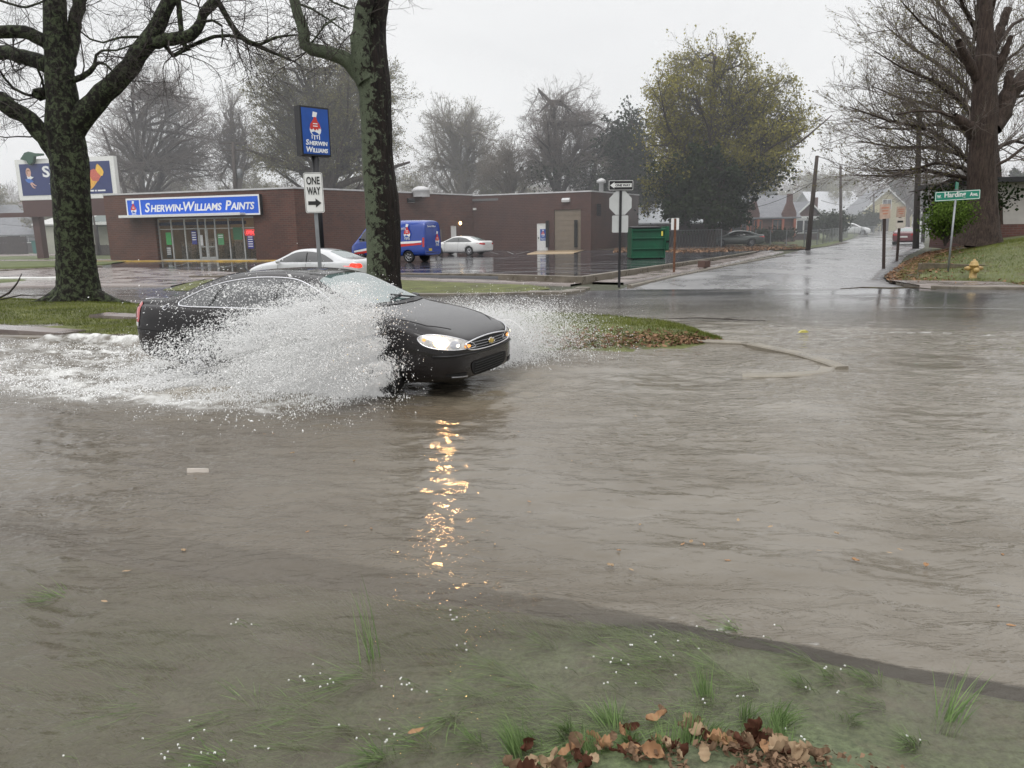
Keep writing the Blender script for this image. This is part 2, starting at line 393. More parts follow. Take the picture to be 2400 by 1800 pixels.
ruled('bank_edge', BL, [(12.8, 24.4), (17, 31), (23, 38), (29, 47), (38, 62), (56, 95)], 80, 20, lambda x, y, t, u: bank_z(x, y)+.004*t, M['mud'])
ruled('corner_slab', [(12.35, 23.3), (14.9, 22.2)], [(12.5, 25.5), (15.4, 24.3)], 12, 8, lambda x, y, t, u: .115+0*x, M['concrete'])

# kerbs
def gk(pts, z): return [Vector((*tuple(G(a, b, z))[:2], z)) for a, b in pts]
kerb_run('kerb', densify([(13.4, 27.5, .06), (12.5, 25.0, .09), (12.45, 23.5, .11), (12.95, 22.65, .12), (15.0, 21.95, .12), (22, 19.4, .12), (60, 4, .12)], .7, .015), .16, .12, M['kerb'])
kerb_run('kerb', densify(gk([(1480, 668), (1580, 646), (1700, 622), (1840, 597)], .09), .9, .02), .16, .1, M['kerb'])
kerb_run('kerb', densify(gk([(1236, 684), (1180, 686), (1090, 688), (900, 688)], .07), 1, .01), .2, .1, M['kerb'], side=-1)
kerb_run('kerb', densify(gk([(1236, 684), (1330, 683), (1372, 677), (1384, 672)], .11), .5, .01), .42, .1, M['kerb'])
kerb_run('kerb', densify(gk([(1620, 797), (1740, 803), (1860, 827), (1930, 848), (1958, 859)], .048)[::1], .35, .012), .19, .1, M['palekerb'])
kerb_run('kerb', densify([*gk([(1958, 861)], .046), *gk([(1948, 871), (1900, 877), (1840, 880)], .026), *gk([(1740, 881)], .0)], .3, .01), .19, .1, M['palekerb'], side=-1)
kerb_run('kerb', densify(gk([(-200, 780), (0, 788), (130, 790)], .02) + gk([(260, 794)], -.01), .6, .01), .18, .1, M['kerb'])
kerb_run('kerb', densify(gk([(130, 650), (0, 651), (-160, 650)], .17), 1.5), .5, .1, M['kerbwhite'], side=-1)
kerb_run('kerb', densify(gk([(-400, 644), (0, 632), (120, 627), (240, 622)], .13), 2), .2, .1, M['kerb'])
kerb_run('yellow_kerb', densify([(-32.6, 58.9, .13), (-30.0, 58.0, .13), (-15.6, 53.3, .13), (-13.6, 54.8, .13)], 2.2, .03), .3, .1, M['yellowpaint'])
# stone paving slabs showing through on the median
for k, (a, b, w_) in enumerate([(40, 768, 1.6), (300, 742, .9)]):
    c = G(a, b, .09); s = MB().box(-w_, w_, -.28, .28, -.12, .045 if k else .0)
    o = s.build('paving_slab', M['concrete']); o.location = (c.x, c.y, .085); o.rotation_euler = (0, 0.02, -.33); tag(o, ['flat grey slab lying in the pool at the left end of the median', 'tilted pale slab on the grass just behind the black car'][k], 'paving slab')

# low retaining wall round the lot corner
def wall_run(name, pts, w, m, label):
    vs = []; n = len(pts)
    for i, (x, y, z) in enumerate(pts):
        t = (Vector(pts[min(i+1,n-1)]) - Vector(pts[max(i-1,0)])); t.z = 0; t.normalize(); nn = Vector((-t.y, t.x, 0))
        vs += [(x, y, -.1), (x, y, z-.01), (x+nn.x*.015, y+nn.y*.015, z), (x+nn.x*w, y+nn.y*w, z), (x+nn.x*w, y+nn.y*w, -.1)]
    fs = [(i*5+j, i*5+j+1, (i+1)*5+j+1, (i+1)*5+j) for i in range(n-1) for j in range(4)] + [(0,1,2,3,4), tuple((n-1)*5+j for j in (4,3,2,1,0))]
    o = MB().add(vs, fs).build(name, m); return tag(o, label, 'low wall')
lc = G(1365, 664, .03)
wall_run('retaining_wall', [(-14.6, 35.3, .13), (-9, 34.5, .16), (-4.7, 33.2, .2), (-1, 30.7, .25), (lc.x, lc.y, .27)], .25, M['kerb'], 'low concrete retaining wall along the street front of the car park')
wall_run('retaining_wall', [(lc.x+.02, lc.y-.004, .272), (7.0, 35.8, .22), (12, 44.9, .16), (17.4, 55.0, .12)], .22, M['kerb'], 'low concrete wall between the car park and the side street pavement')
o = MB().box(-.3, .3, -.18, .18, 0, .30).build('drain_block', mat('brown drain block', (.10,.06,.05), .5)); p_ = G(1650, 626, .05); o.location = (p_.x, p_.y, .05); o.rotation_euler = (0, 0, .9)
tag(o, 'small dark square drain block beside the car park wall', 'drain')
# parking bay lines
lm = MB(); 
def zl(a, b): return 1100 + a/3.687, 350 + b/3.687
lines = [((150,1048),(1150,1088)), ((590,1018),(1350,1058)), ((800,992),(1500,1030)), ((1100,985),(1690,1010)), ((1490,975),(1750,988)),((1130,968),(1750,975)), ((150,878),(520,880)), ((160,880),(250,905)), ((330,884),(380,905)), ((400,905),(520,880)), ((1780,905),(2150,912)), ((1780,935),(2180,930))]
def flat_line(m_, a, b, w, zf, seg=8):
    a, b = Vector(a[:2]), Vector(b[:2]); t = (b-a).normalized(); nn = Vector((-t.y, t.x))*w/2
    for i in range(seg):
        p, q = a.lerp(b, i/seg), a.lerp(b, (i+1)/seg)
        vs = [p-nn, q-nn, q+nn, p+nn]; m_.add([(v.x, v.y, float(zf(v.x, v.y))) for v in vs], [(0,1,2,3)])
for a, b in lines:
    flat_line(lm, G(*zl(*a), .15 if a[1] > 1000 else .06), G(*zl(*b), .15 if a[1] > 1000 else .06), .12, lambda x, y: lot_z(x, y)+.012)
for a, b in (((400, 627), (470, 612)), ((520, 628), (590, 612)), ((640, 618), (690, 610))):
    flat_line(lm, G(*a, .03), G(*b, .03), .1, lambda x, y: lot_z(x, y)+.012)
tag(lm.build('parking_lines', M['lane']), kind='structure')
# lane lines on the far carriageway
lm = MB()
for pts in ([(0, 687), (180, 692), (390, 697)], [(1265, 711), (1340, 711)], [(1270, 694), (1325, 694.5)], [(2060, 722), (2230, 724), (2400, 727)]):
    for a, b in zip(pts[:-1], pts[1:]): flat_line(lm, G(*a, .0), G(*b, .0), .08, lambda x, y: .022, 4)
tag(lm.build('lane_lines', M['lane']), kind='structure')
# loading apron in front of the garage door
ruled('loading_apron', [tuple(G(a, b, .05))[:2] for a, b in [(1235, 596), (1345, 594)]], [tuple(G(a, b, .05))[:2] for a, b in [(1262, 588), (1372, 586.5)]], 8, 4, lambda x, y, t, u: .085+0*x, mat('tan concrete', (.34,.25,.15), .3, scale=1))
# ------------------------------------------------------------------ vehicles
M['tyre'] = mat('tyre rubber', (.018,.018,.019), .75, bump=.2)
M['rim'] = mat('silver wheel', (.42,.42,.44), .25, metal=.9)
M['blackplastic'] = mat('black plastic', (.015,.015,.016), .45)
M['chrome'] = mat('chrome', (.75,.75,.78), .12, metal=1, var=.03)
M['hole'] = mat('shadowed cavity', (.006,.006,.006), .9)
def paint(name, col, metal=0, rough=.28, flake=0):
    m = mat(name, col, rough, metal, var=.06, scale=3, coat=1, dirt=tuple(c*.85+.004 for c in col))
    nt = m.node_tree; b = nt.nodes['Principled BSDF']
    tc = N(nt, 'ShaderNodeTexCoord'); v = N(nt, 'ShaderNodeTexVoronoi', i_Scale=34.0); nt.links.new(tc.outputs['Object'], v.inputs['Vector'])
    r = ramp(nt, v.outputs['Distance'], [(.10, (1,1,1)), (.20, (0,0,0))])
    bp = N(nt, 'ShaderNodeBump', i_Strength=.25, i_Distance=.004); nt.links.new(r.outputs[0], bp.inputs['Height']); nt.links.new(bp.outputs[0], b.inputs['Coat Normal'])
    return m
def glassmat(name, col, rough=.03):
    m = mat(name, col, rough, var=.05, spec=.9, coat=.8); return m
M['tint'] = glassmat('tinted window', (.012,.014,.015))
M['screen'] = glassmat('windscreen glass', (.10,.145,.14))
M['redlens'] = mat('red lamp lens', (.42,.012,.012), .12, var=.1, coat=1)
M['redlit'] = mat('lit red lamp', (.8,.03,.02), .2, emit=1.6, ecol=(1,.04,.02))
M['whitelens'] = mat('clear lens', (.62,.62,.60), .1, coat=1)
M['lampglass'] = mat('headlamp housing', (.55,.53,.50), .12, metal=.45, coat=1, scale=14, var=.45)
M['lampbulb'] = mat('lit headlamp bulb', (1,.8,.5), .3, emit=330, ecol=(1,.56,.22))
M['lampwhite'] = mat('lit headlamp', (1,.97,.85), .3, emit=4, ecol=(1,.88,.62))
M['amber'] = mat('amber lens', (.65,.22,.03), .15, coat=1, emit=1.1, ecol=(1,.42,.1))

def body_mesh(P, arches, sub=2):
    xs = np.array(P['x']); st = []
    for a, b in zip(xs[:-1], xs[1:]):
        k = max(1, int(abs(b-a)/.16)); st += list(np.linspace(a, b, k, endpoint=False))
    st = np.array(st + [xs[-1]])
    g = {k: np.interp(st, xs[::1] if xs[0] < xs[-1] else xs[::-1], P[k] if xs[0] < xs[-1] else P[k][::-1]) for k in ('zt', 'zs', 'w', 'wt', 'zb')}
    rows = []
    for i, x in enumerate(st):
        zt, zs, w, wt, zb = (g[k][i] for k in ('zt', 'zs', 'w', 'wt', 'zb')); h = zt - zs
        side = P.get('boxy', 0)
        half = [(0, zb), (.80*w, zb), (.965*w, zb+.05), (w*1.0, zb+.34*(zs-zb)), (w*1.0, zb+.62*(zs-zb)), (.985*w, zb+.88*(zs-zb)), (.945*w, zs),
                (.90*w, zs+.05*h), ((.90*w+wt)/2+.03, zs+.5*h), (wt, zs+.86*h), (.82*wt, zs+.965*h), (.42*wt, zs+.995*h), (0, zt)]
        if side:
            half[6:9] = [(.985*w, zs), (.975*w, zs+.06*h), ((.96*w+wt)/2+.02, zs+.5*h)]
        rows.append([(x, y, z) for y, z in half] + [(x, -y, z) for y, z in half[-2:0:-1]])
    n = len(rows[0]); V = [v for r in rows for v in r]; F = []
    for i in range(len(rows)-1):
        for j in range(n): F.append((i*n+j, (i+1)*n+j, (i+1)*n+(j+1)%n, i*n+(j+1)%n))
    for e, fl in ((0, 1), (len(rows)-1, 0)):
        c = len(V); V.append((rows[e][0][0] + (.0), 0, sum(q[2] for q in rows[e])/n))
        for j in range(n):
            t = (c, e*n+j, e*n+(j+1)%n); F.append(t if fl else t[::-1])
    me = bpy.data.meshes.new('b'); me.from_pydata(V, [], F); me.update()
    bm = bmesh.new(); bm.from_mesh(me); bmesh.ops.recalc_face_normals(bm, faces=bm.faces); bm.to_mesh(me); bm.free()
    me.polygons.foreach_set('use_smooth', [True]*len(me.polygons))
    o = bpy.data.objects.new('b', me); COL.objects.link(o)
    m = o.modifiers.new('s', 'SUBSURF'); m.levels = m.render_levels = sub
    bpy.context.view_layer.update()
    dg = bpy.context.evaluated_depsgraph_get(); full = bpy.data.meshes.new_from_object(o.evaluated_get(dg))
    bvh = BVHTree.FromPolygons([v.co.copy() for v in full.vertices], [tuple(p.vertices) for p in full.polygons])
    cut = []
    for ax, az, ar in arches:
        for sgn in (-1, 1):
            c = MB(); c.lathe([(.001, -.45*1), (ar, -.45), (ar, .45), (.001, .45)], 36, 'y', (ax, sgn*(P['wmax']+.17), az))
            cm = c.mesh(); co = bpy.data.objects.new('c', cm); COL.objects.link(co); cm.materials.append(M['hole']); cm.materials.append(M['hole'])
            for p in cm.polygons: p.material_index = 1
            bo = o.modifiers.new('x', 'BOOLEAN'); bo.operation = 'DIFFERENCE'; bo.object = co; bo.solver = 'EXACT'; cut.append(co)
    me.materials.append(None); me.materials.append(M['hole'])
    bpy.context.view_layer.update()
    dg = bpy.context.evaluated_depsgraph_get(); res = bpy.data.meshes.new_from_object(o.evaluated_get(dg))
    bpy.data.objects.remove(o)
    for c in cut: bpy.data.objects.remove(c)
    res.materials.clear()
    return res, bvh

def patch(bvh, poly, frame, off=.006, step=.06, name='patch', m=None, parent=None, thick=0, smooth=True):
    """lay a flat outline onto the body: frame = 'R' right side, 'L' left side, 'F' front, 'B' back, 'T' top"""
    O, U, W, DR = {'R': (Vector((0,-3,0)), Vector((1,0,0)), Vector((0,0,1)), Vector((0,1,0))), 'L': (Vector((0,3,0)), Vector((1,0,0)), Vector((0,0,1)), Vector((0,-1,0))),
                   'F': (Vector((6,0,0)), Vector((0,1,0)), Vector((0,0,1)), Vector((-1,0,0))), 'B': (Vector((-6,0,0)), Vector((0,1,0)), Vector((0,0,1)), Vector((1,0,0))),
                   'T': (Vector((0,0,5)), Vector((1,0,0)), Vector((0,1,0)), Vector((0,0,-1))),
                   'FR': (Vector((4,-4,0)), Vector((.7071,.7071,0)), Vector((0,0,1)), Vector((-.7071,.7071,0))), 'FL': (Vector((4,4,0)), Vector((-.7071,.7071,0)), Vector((0,0,1)), Vector((-.7071,-.7071,0)))}[frame]
    bm = bmesh.new(); vs = [bm.verts.new((p[0], p[1], 0)) for p in poly]; bm.faces.new(vs)
    us = [p[0] for p in poly]; ws = [p[1] for p in poly]
    for ax, lo, hi in ((0, min(us), max(us)), (1, min(ws), max(ws))):
        k = int((hi-lo)/step)
        for i in range(1, k+1):
            co = [0,0,0]; co[ax] = lo + i*(hi-lo)/(k+1); no = [0,0,0]; no[ax] = 1
            bmesh.ops.bisect_plane(bm, geom=bm.verts[:]+bm.edges[:]+bm.faces[:], plane_co=co, plane_no=no)
    bmesh.ops.triangulate(bm, faces=[f for f in bm.faces if len(f.verts) > 4])
    bad = []
    for v in bm.verts:
        o = O + U*v.co.x + W*v.co.y
        if frame in ('FR', 'FL'): o = Vector((0,0,0)) + U*v.co.x + W*v.co.y - DR*6
        h = bvh.ray_cast(o, DR)
        if h[0] is None: bad.append(v); continue
        nn = h[1] if h[1].dot(DR) < 0 else -h[1]
        v.co = h[0] + nn*off
    if bad: bmesh.ops.delete(bm, geom=bad, context='VERTS')
    bmesh.ops.recalc_face_normals(bm, faces=bm.faces)
    if bm.faces:
        if sum(f.normal.dot(DR) for f in bm.faces) > 0: bmesh.ops.reverse_faces(bm, faces=bm.faces)
    if thick:
        r = bmesh.ops.extrude_face_region(bm, geom=bm.faces[:]); 
        for e in r['geom']:
            if isinstance(e, bmesh.types.BMVert): e.co -= DR*thick
        bmesh.ops.recalc_face_normals(bm, faces=bm.faces)
    me = bpy.data.meshes.new('p'); bm.to_mesh(me); bm.free()
    if smooth: me.polygons.foreach_set('use_smooth', [True]*len(me.polygons))
    return link(name, me, m, parent)
def path_on(bvh, pts, side, off=.004):
    out = []
    for a, b in zip(pts[:-1], pts[1:]):
        k = max(1, int(math.hypot(b[0]-a[0], b[1]-a[1])/.05))
        for i in range(k):
            u, w = a[0]+(b[0]-a[0])*i/k, a[1]+(b[1]-a[1])*i/k
            d = {'R': (Vector((u,-3,w)), Vector((0,1,0))), 'L': (Vector((u,3,w)), Vector((0,-1,0))), 'F': (Vector((6,u,w)), Vector((-1,0,0))), 'B': (Vector((-6,u,w)), Vector((1,0,0))), 'T': (Vector((u,w,5)), Vector((0,0,-1)))}[side]
            h = bvh.ray_cast(*d)
            if h[0] is not None: out.append(h[0] - d[1]*off)
    return out
def curve(pts, n=6, closed=True):
    """smooth a closed outline (Catmull-Rom)"""
    k = len(pts); out = []
    for i in range(k if closed else k-1):
        p0, p1, p2, p3 = (pts[(i-1)%k] if closed or i else pts[0]), pts[i], pts[(i+1)%k], (pts[(i+2)%k] if closed or i < k-2 else pts[-1])
        for j in range(n):
            t = j/n; out.append(tuple(.5*(2*b+(c-a)*t+(2*a-5*b+4*c-d)*t*t+(3*b-a-3*c+d)*t**3) for a, b, c, d in zip(p0, p1, p2, p3)))
    return out + ([] if closed else [pts[-1]])
def mir(poly): return [(-a, b) for a, b in poly][::-1]

def wheel(parent, x, y, r, w=.2, spokes=5, sgn=-1):
    t = MB(); prof = [(r*.66, -w*.42), (r*.9, -w*.5), (r*.98, -w*.42), (r, -w*.2), (r, w*.2), (r*.98, w*.42), (r*.9, w*.5), (r*.66, w*.42)]
    t.lathe(prof, 32, 'y'); wh = t.build('wheel', M['tyre'], parent, True); wh.location = (x, y, r)
    m = MB(); f = sgn*w*.40
    m.lathe([(r*.68, f), (r*.64, f*1.1), (r*.60, f*.6), (r*.58, -f*.4)], 28, 'y'); m.lathe([(.001, f*1.05), (r*.14, f*1.0), (r*.16, f*.6)], 16, 'y')
    for k in range(spokes):
        a = 2*PI*k/spokes + .3
        for da in (-.13, .13):
            m.tube([(math.cos(a)*r*.1, f*.92, math.sin(a)*r*.1), (math.cos(a+da*.9)*r*.62, f*.95, math.sin(a+da*.9)*r*.62)], [r*.06, r*.045], 5)
    m.build('rim', M['rim'], wh, True)
    d = MB(); d.lathe([(.001, f*.5), (r*.62, f*.5)], 24, 'y'); d.build('brake_shadow', M['hole'], wh)
    return wh
def mirror(parent, x, y, z, m, s):
    b = MB(); prof = [(.001, -.09), (.05, -.08), (.07, -.02), (.06, .06), (.001, .09)]
    b.lathe(prof, 12, 'y'); me = b.mesh(True); me.transform(Matrix.Diagonal((.9, 1.15, 1, 1)))
    o = link('mirror', me, m, parent); o.location = (x, y + s*.08, z)
    return o

SEDAN = dict(  # long rounded family saloon
    x=[-2.64,-2.635,-2.61,-2.56,-2.48,-2.3,-2.05,-1.85,-1.55,-1.2,-.85,-.45,-.1,.2,.42,.75,1.05,1.22,1.5,1.85,2.1,2.28,2.36,2.41,2.44,2.452],
    zt=[.80,.90,1.0,1.065,1.085,1.095,1.10,1.17,1.305,1.41,1.455,1.475,1.47,1.445,1.385,1.225,1.075,1.025,.985,.92,.855,.79,.745,.71,.66,.60],
    zs=[.72,.82,.92,.985,1.0,1.0,.995,.99,.985,.98,.975,.97,.965,.96,.955,.95,.945,.935,.90,.835,.765,.71,.68,.655,.61,.56],
    w= [.40,.66,.78,.84,.875,.905,.92,.925,.926,.926,.926,.926,.926,.926,.926,.926,.924,.922,.918,.905,.88,.83,.78,.68,.52,.28],
    wt=[.30,.55,.66,.71,.74,.755,.73,.68,.625,.60,.60,.605,.605,.60,.60,.645,.70,.73,.74,.72,.68,.63,.58,.50,.40,.20],
    zb=[.42,.36,.32,.29,.26,.23,.21,.2,.19,.18,.18,.18,.18,.18,.18,.18,.18,.18,.18,.18,.19,.20,.22,.24,.28,.34], wmax=.926)
def scaled(P, L=1, H=1, W=1, dz=0, greenhouse=0):
    Q = {k: (list(v) if isinstance(v, list) else v) for k, v in P.items()}
    Q['x'] = [a*L for a in Q['x']]
    for k in ('zt', 'zs', 'zb'): Q[k] = [a*H for a in Q[k]]
    for k in ('w', 'wt'): Q[k] = [a*W for a in Q[k]]
    Q['wmax'] *= W; return Q

def sedan(label, loc, rz, pm, L=1.0, H=1.0, W=1.0, name='sedan', group=None, lit=False, spokes=5, braking=False, window=None, coupe=False, detail=True):
    root = thing(name, label, 'car', loc, rz, group)
    P = scaled(SEDAN, L, H, W); fx, rx = 1.40*L, -1.41*L; r = .33
    me, bvh = body_mesh(P, [(fx, r, .37), (rx, r, .37)], 1); link('body', me, [pm, M['hole']], root)
    for x in (fx, rx):
        for s in (-1, 1): wheel(root, x, s*(P['wmax']-.115), r, spokes=spokes, sgn=s)
    win = curve([(-1.62*L, 1.02*H), (-1.35*L, 1.16*H), (-1.0*L, 1.29*H), (-.4*L, 1.365*H), (.15*L, 1.33*H), (.5*L, 1.20*H), (.86*L, 1.03*H), (.7*L, 1.0*H), (-.3*L, 1.0*H), (-1.4*L, 1.0*H)], 4)
    for s in 'RL':
        patch(bvh, win, s, .005, .12, 'side_window', M['tint'], root)
        p = path_on(bvh, [(-.42*L, 1.0*H), (-.38*L, 1.37*H)], s, .008)
        MB().tube(p, .02, 5).build('pillar', M['blackplastic'], root)
        for xx in ((-.42,) if coupe else (-.42, .72)):
            d = patch(bvh, curve([(xx*L-.02, .95*H), (xx*L-.2, .95*H), (xx*L-.2, .985*H-.01), (xx*L-.02, .985*H-.01)], 2), s, .014, .08, 'door_handle', pm, root)
        for a, b in (((.84*L, .28), (.84*L, .97*H)), ((-.40*L, .26), (-.42*L, .99*H)), ((-1.0*L, .5), (-1.3*L, .97*H))):
            q = path_on(bvh, [a, b], s, .001)
            if len(q) > 1: MB().tube(q, .006, 4).build('door_seam', M['hole'], root)
        mirror(root, .78*L, (-1 if s == 'R' else 1)*P['wmax']*.95, 1.02*H, pm, -1 if s == 'R' else 1)
    ws = [(1.02*L, -.66), (.45*L, -.555), (.40*L, 0), (.45*L, .555), (1.02*L, .66), (1.1*L, 0)]
    patch(bvh, [(a, b*W) for a, b in ws], 'T', .006, .12, 'windscreen', window or M['screen'], root)
    rw = [(-1.95*L, -.6), (-1.3*L, -.52), (-1.24*L, 0), (-1.3*L, .52), (-1.95*L, .6), (-2.0*L, 0)]
    patch(bvh, [(a, b*W) for a, b in rw], 'T', .006, .12, 'rear_window', window or M['screen'], root)
    for s, k in (('R', -1), ('L', 1)):
        patch(bvh, curve([(k*.5, .80*H), (k*.82, .80*H), (k*.88, .93*H), (k*.55, .92*H)] if k > 0 else curve([(-.55, .92*H), (-.88, .93*H), (-.82, .80*H), (-.5, .80*H)], 1), 3), 'B', .008, .08, 'tail_lamp', M['redlit'] if braking else M['redlens'], root)
        patch(bvh, curve([(-2.6*L, .80*H), (-2.35*L, .86*H), (-2.4*L, .95*H), (-2.58*L, .93*H)], 3), s, .008, .08, 'tail_lamp', M['redlit'] if braking else M['redlens'], root)
        patch(bvh, curve([(2.0*L, .72*H), (2.3*L, .62*H), (2.40*L, .60*H), (2.30*L, .70*H)], 3), s, .008, .06, 'headlight', M['lampwhite'] if lit else M['whitelens'], root)
    patch(bvh, [(-.3, .62*H), (.3, .62*H), (.26, .75*H), (-.26, .75*H)], 'B', .012, .2, 'license_plate', M['kerbwhite'], root)
    patch(bvh, [(-.7, .28), (.7, .28), (.7, .36), (-.7, .36)], 'B', .008, .2, 'lower_valance', M['blackplastic'], root)
    patch(bvh, [(-.4, .5*H), (.4, .5*H), (.45, .6*H), (-.45, .6*H)], 'F', .008, .1, 'grille', M['blackplastic'], root)
    return root, bvh, P
# ------------------------------------------------------------------ the black car in the flood
CAR = (-2.60, 10.72, -.03); CARA = -.435
M['blackpaint'] = paint('black paint', (.006,.004,.0045), 0, .25); _b = M['blackpaint'].node_tree.nodes['Principled BSDF']; _b.inputs['Specular IOR Level'].default_value = .15; _b.inputs['Coat Weight'].default_value = .65
def car_w(x, y, z=0):
    c, s = math.cos(CARA), math.sin(CARA)
    return (CAR[0] + c*x - s*y, CAR[1] + s*x + c*y, CAR[2] + z)
M['reflector'] = mat('glowing reflector', (1,.85,.6), .3, emit=4, ecol=(1,.55,.18), scale=30, var=.5)
def hero():
    root = thing('black_sedan', 'black four door sedan ploughing through the flooded street behind a wall of spray, headlights on', 'car', CAR, CARA); root.scale = (1.045,)*3
    P = dict(SEDAN); pm = M['blackpaint']; r = .335
    me, bvh = body_mesh(P, [(1.40, r, .385), (-1.41, r, .385)], 2); body = link('body', me, [pm, M['hole']], root)
    for x in (1.40, -1.41):
        for s in (-1, 1): wheel(root, x, s*.81, r, sgn=s)
    dlo = curve([(-1.73, 1.035), (-1.66, 1.10), (-1.40, 1.215), (-1.1, 1.305), (-.7, 1.365), (-.3, 1.385), (.1, 1.36), (.42, 1.255), (.72, 1.11), (.86, 1.02), (.7, 1.005), (0, 1.005), (-.9, 1.005), (-1.6, 1.005)], 5)
    for s, k in (('R', -1), ('L', 1)):
        patch(bvh, dlo, s, .004, .07, 'side_window', M['tint'], root)
        p = path_on(bvh, dlo + dlo[:2], s, .009); MB().tube(p, .0115, 5, False).build('chrome_strip', M['chrome'], root, True)
        for a, b in (((-1.18, 1.01), (-1.02, 1.33)), ((-.12, 1.0), (-.12, 1.38))):
            MB().tube(path_on(bvh, [a, b], s, .006), .016, 5).build('pillar', M['blackplastic'], root)
        for pts in ([(.86, .26), (.88, .98)], [(-.10, .22), (-.12, 1.0)], [(-1.02, .55), (-1.1, .8), (-1.2, 1.0)], [(-.05, .23), (.84, .25)], [(-.95, .5), (-.12, .23)]):
            MB().tube(path_on(bvh, pts, s, .0), .006, 4).build('door_seam', M['hole'], root)
        for xx in (-.28, .66):
            h = patch(bvh, curve([(xx, .90), (xx-.19, .90), (xx-.19, .94), (xx, .94)], 3), s, .028, .05, 'door_handle', pm, root)
        patch(bvh, curve([(-.9, .62), (.85, .62), (.85, .66), (-.9, .66)], 2), s, .012, .1, 'side_moulding', pm, root)
        mirror(root, .80, k*.90, 1.02, pm, k)
        # rear quarter emblem: ring with a leaping bar
        c = (-1.93, .985); ring = [(c[0]+.042*math.cos(t), c[1]+.032*math.sin(t)) for t in np.linspace(0, 2*PI, 20)]
        em = MB().tube(path_on(bvh, ring, s, .008), .005, 5, False); 
        for q in ([(-.034, -.004), (-.008, .012), (.018, .006), (.034, .014)], [(-.008, .008), (-.018, -.014)], [(.014, .004), (.022, -.012)]):
            em.tube(path_on(bvh, [(c[0]+a, c[1]+b) for a, b in q], s, .01), .005, 4)
        em.build('emblem', M['chrome'], root)
        patch(bvh, [(c[0]+.05*math.cos(t), .80+.055*math.sin(t)) for t in np.linspace(0, 2*PI, 18, endpoint=False)], s, .003, .05, 'fuel_door', pm, root) if s == 'R' else None
    patch(bvh, [(1.04, -.67), (.72, -.62), (.40, -.555), (.345, -.3), (.335, 0), (.345, .3), (.40, .555), (.72, .62), (1.04, .67), (1.10, .35), (1.12, 0), (1.10, -.35)], 'T', .006, .07, 'windscreen', M['screen'], root)
    patch(bvh, [(-1.98, -.6), (-1.6, -.565), (-1.28, -.53), (-1.22, 0), (-1.28, .53), (-1.6, .565), (-1.98, .6), (-2.03, 0)], 'T', .006, .07, 'rear_window', M['tint'], root)
    for s, y0 in ((-1, -.1), (1, .45)):
        q = path_on(bvh, [(1.13, y0), (.98, y0+.52 if s < 0 else y0-.40)], 'T', .03); MB().tube(q, .012, 5).build('wiper', M['blackplastic'], root)
    patch(bvh, [(1.05, -.69), (1.12, -.4), (1.14, 0), (1.12, .4), (1.05, .69), (1.13, .70), (1.2, .4), (1.22, 0), (1.2, -.4), (1.13, -.70)], 'T', .008, .08, 'cowl', M['blackplastic'], root)
    # bonnet shut lines and crease
    for k in (-1, 1):
        MB().tube(path_on(bvh, [(1.12, k*.735), (1.6, k*.76), (2.0, k*.70), (2.26, k*.48)], 'T', .0), .006, 4).build('bonnet_seam', M['hole'], root)
    # headlamps: swept almond shapes seen from the front quarter
    hl = curve([(1.94, .735), (1.965, .675), (2.03, .625), (2.2, .60), (2.42, .585), (2.46, .60), (2.40, .66), (2.27, .725), (2.12, .755), (2.0, .765)], 4)
    for fr, k in (('FR', -1), ('FL', 1)):
        # outline in the quarter view: u runs along the nose
        q = [(-.27, .735), (-.22, .665), (-.10, .625), (.10, .605), (.30, .595), (.42, .60), (.40, .635), (.31, .675), (.20, .715), (.05, .755), (-.08, .775), (-.20, .77)]
        poly = curve([(1.05 + a*1.0 if k < 0 else -(1.05 + a), b) for a, b in (q if k < 0 else q)], 3)
        if k > 0: poly = poly[::-1]
        hb = patch(bvh, poly, fr, .010, .035, 'headlight', M['lampglass'], root)
        rim_poly = poly + poly[:1]
        pts = []
        for (u, w) in rim_poly:
            DR = Vector((-.7071, .7071*(-k), 0)); U = Vector((.7071, .7071, 0)) if k < 0 else Vector((-.7071, .7071, 0))
            h = bvh.ray_cast(U*u + Vector((0,0,w)) - DR*6, DR)
            if h[0] is not None: pts.append(h[0] - DR*.013)
        MB().tube(pts, .007, 5, False).build('lamp_trim', M['chrome'], hb, True)
        def disc(cu, cw, ru, rw, off, nm, mt):
            pl = [((cu if k < 0 else -cu) + ru*math.cos(t), cw + rw*math.sin(t)) for t in np.linspace(0, 2*PI, 16, endpoint=False)]
            return patch(bvh, pl, fr, off, .05, nm, mt, hb)
        disc(1.05-.03, .685, .082, .058, .014, 'reflector', M['reflector'] if k < 0 else M['chrome'])
        disc(1.05-.02, .662, .034, .028, .020, 'bulb', M['lampbulb'] if k < 0 else M['lampwhite'])
        disc(1.05+.12, .655, .060, .040, .014, 'reflector', M['rim'])
        disc(1.05+.15, .645, .018, .014, .020, 'bulb', M['lampwhite'])
        disc(1.05+.29, .622, .050, .020, .014, 'indicator', M['amber'])
        disc(1.05-.20, .72, .018, .014, .014, 'side_marker', M['amber'])
    # grille with chrome frame, bars and the bow tie
    gp = curve([(-.57, .642), (-.49, .575), (0, .553), (.49, .575), (.57, .642), (.52, .664), (.32, .684), (0, .694), (-.32, .684), (-.52, .664)], 3)
    gr = patch(bvh, gp, 'F', .012, .05, 'grille', M['hole'], root)
    MB().tube(path_on(bvh, gp + gp[:2], 'F', .020), .011, 5, False).build('grille_frame', M['chrome'], gr, True)
    for z in (.588, .618, .648):
        q = path_on(bvh, [(-.48, z+.006), (0, z-.004), (.48, z+.006)], 'F', .024); MB().tube(q, .0045, 5).build('grille_bar', M['rim'], gr, True)
    gold = mat('gold badge', (.62,.45,.12), .25, metal=.8)
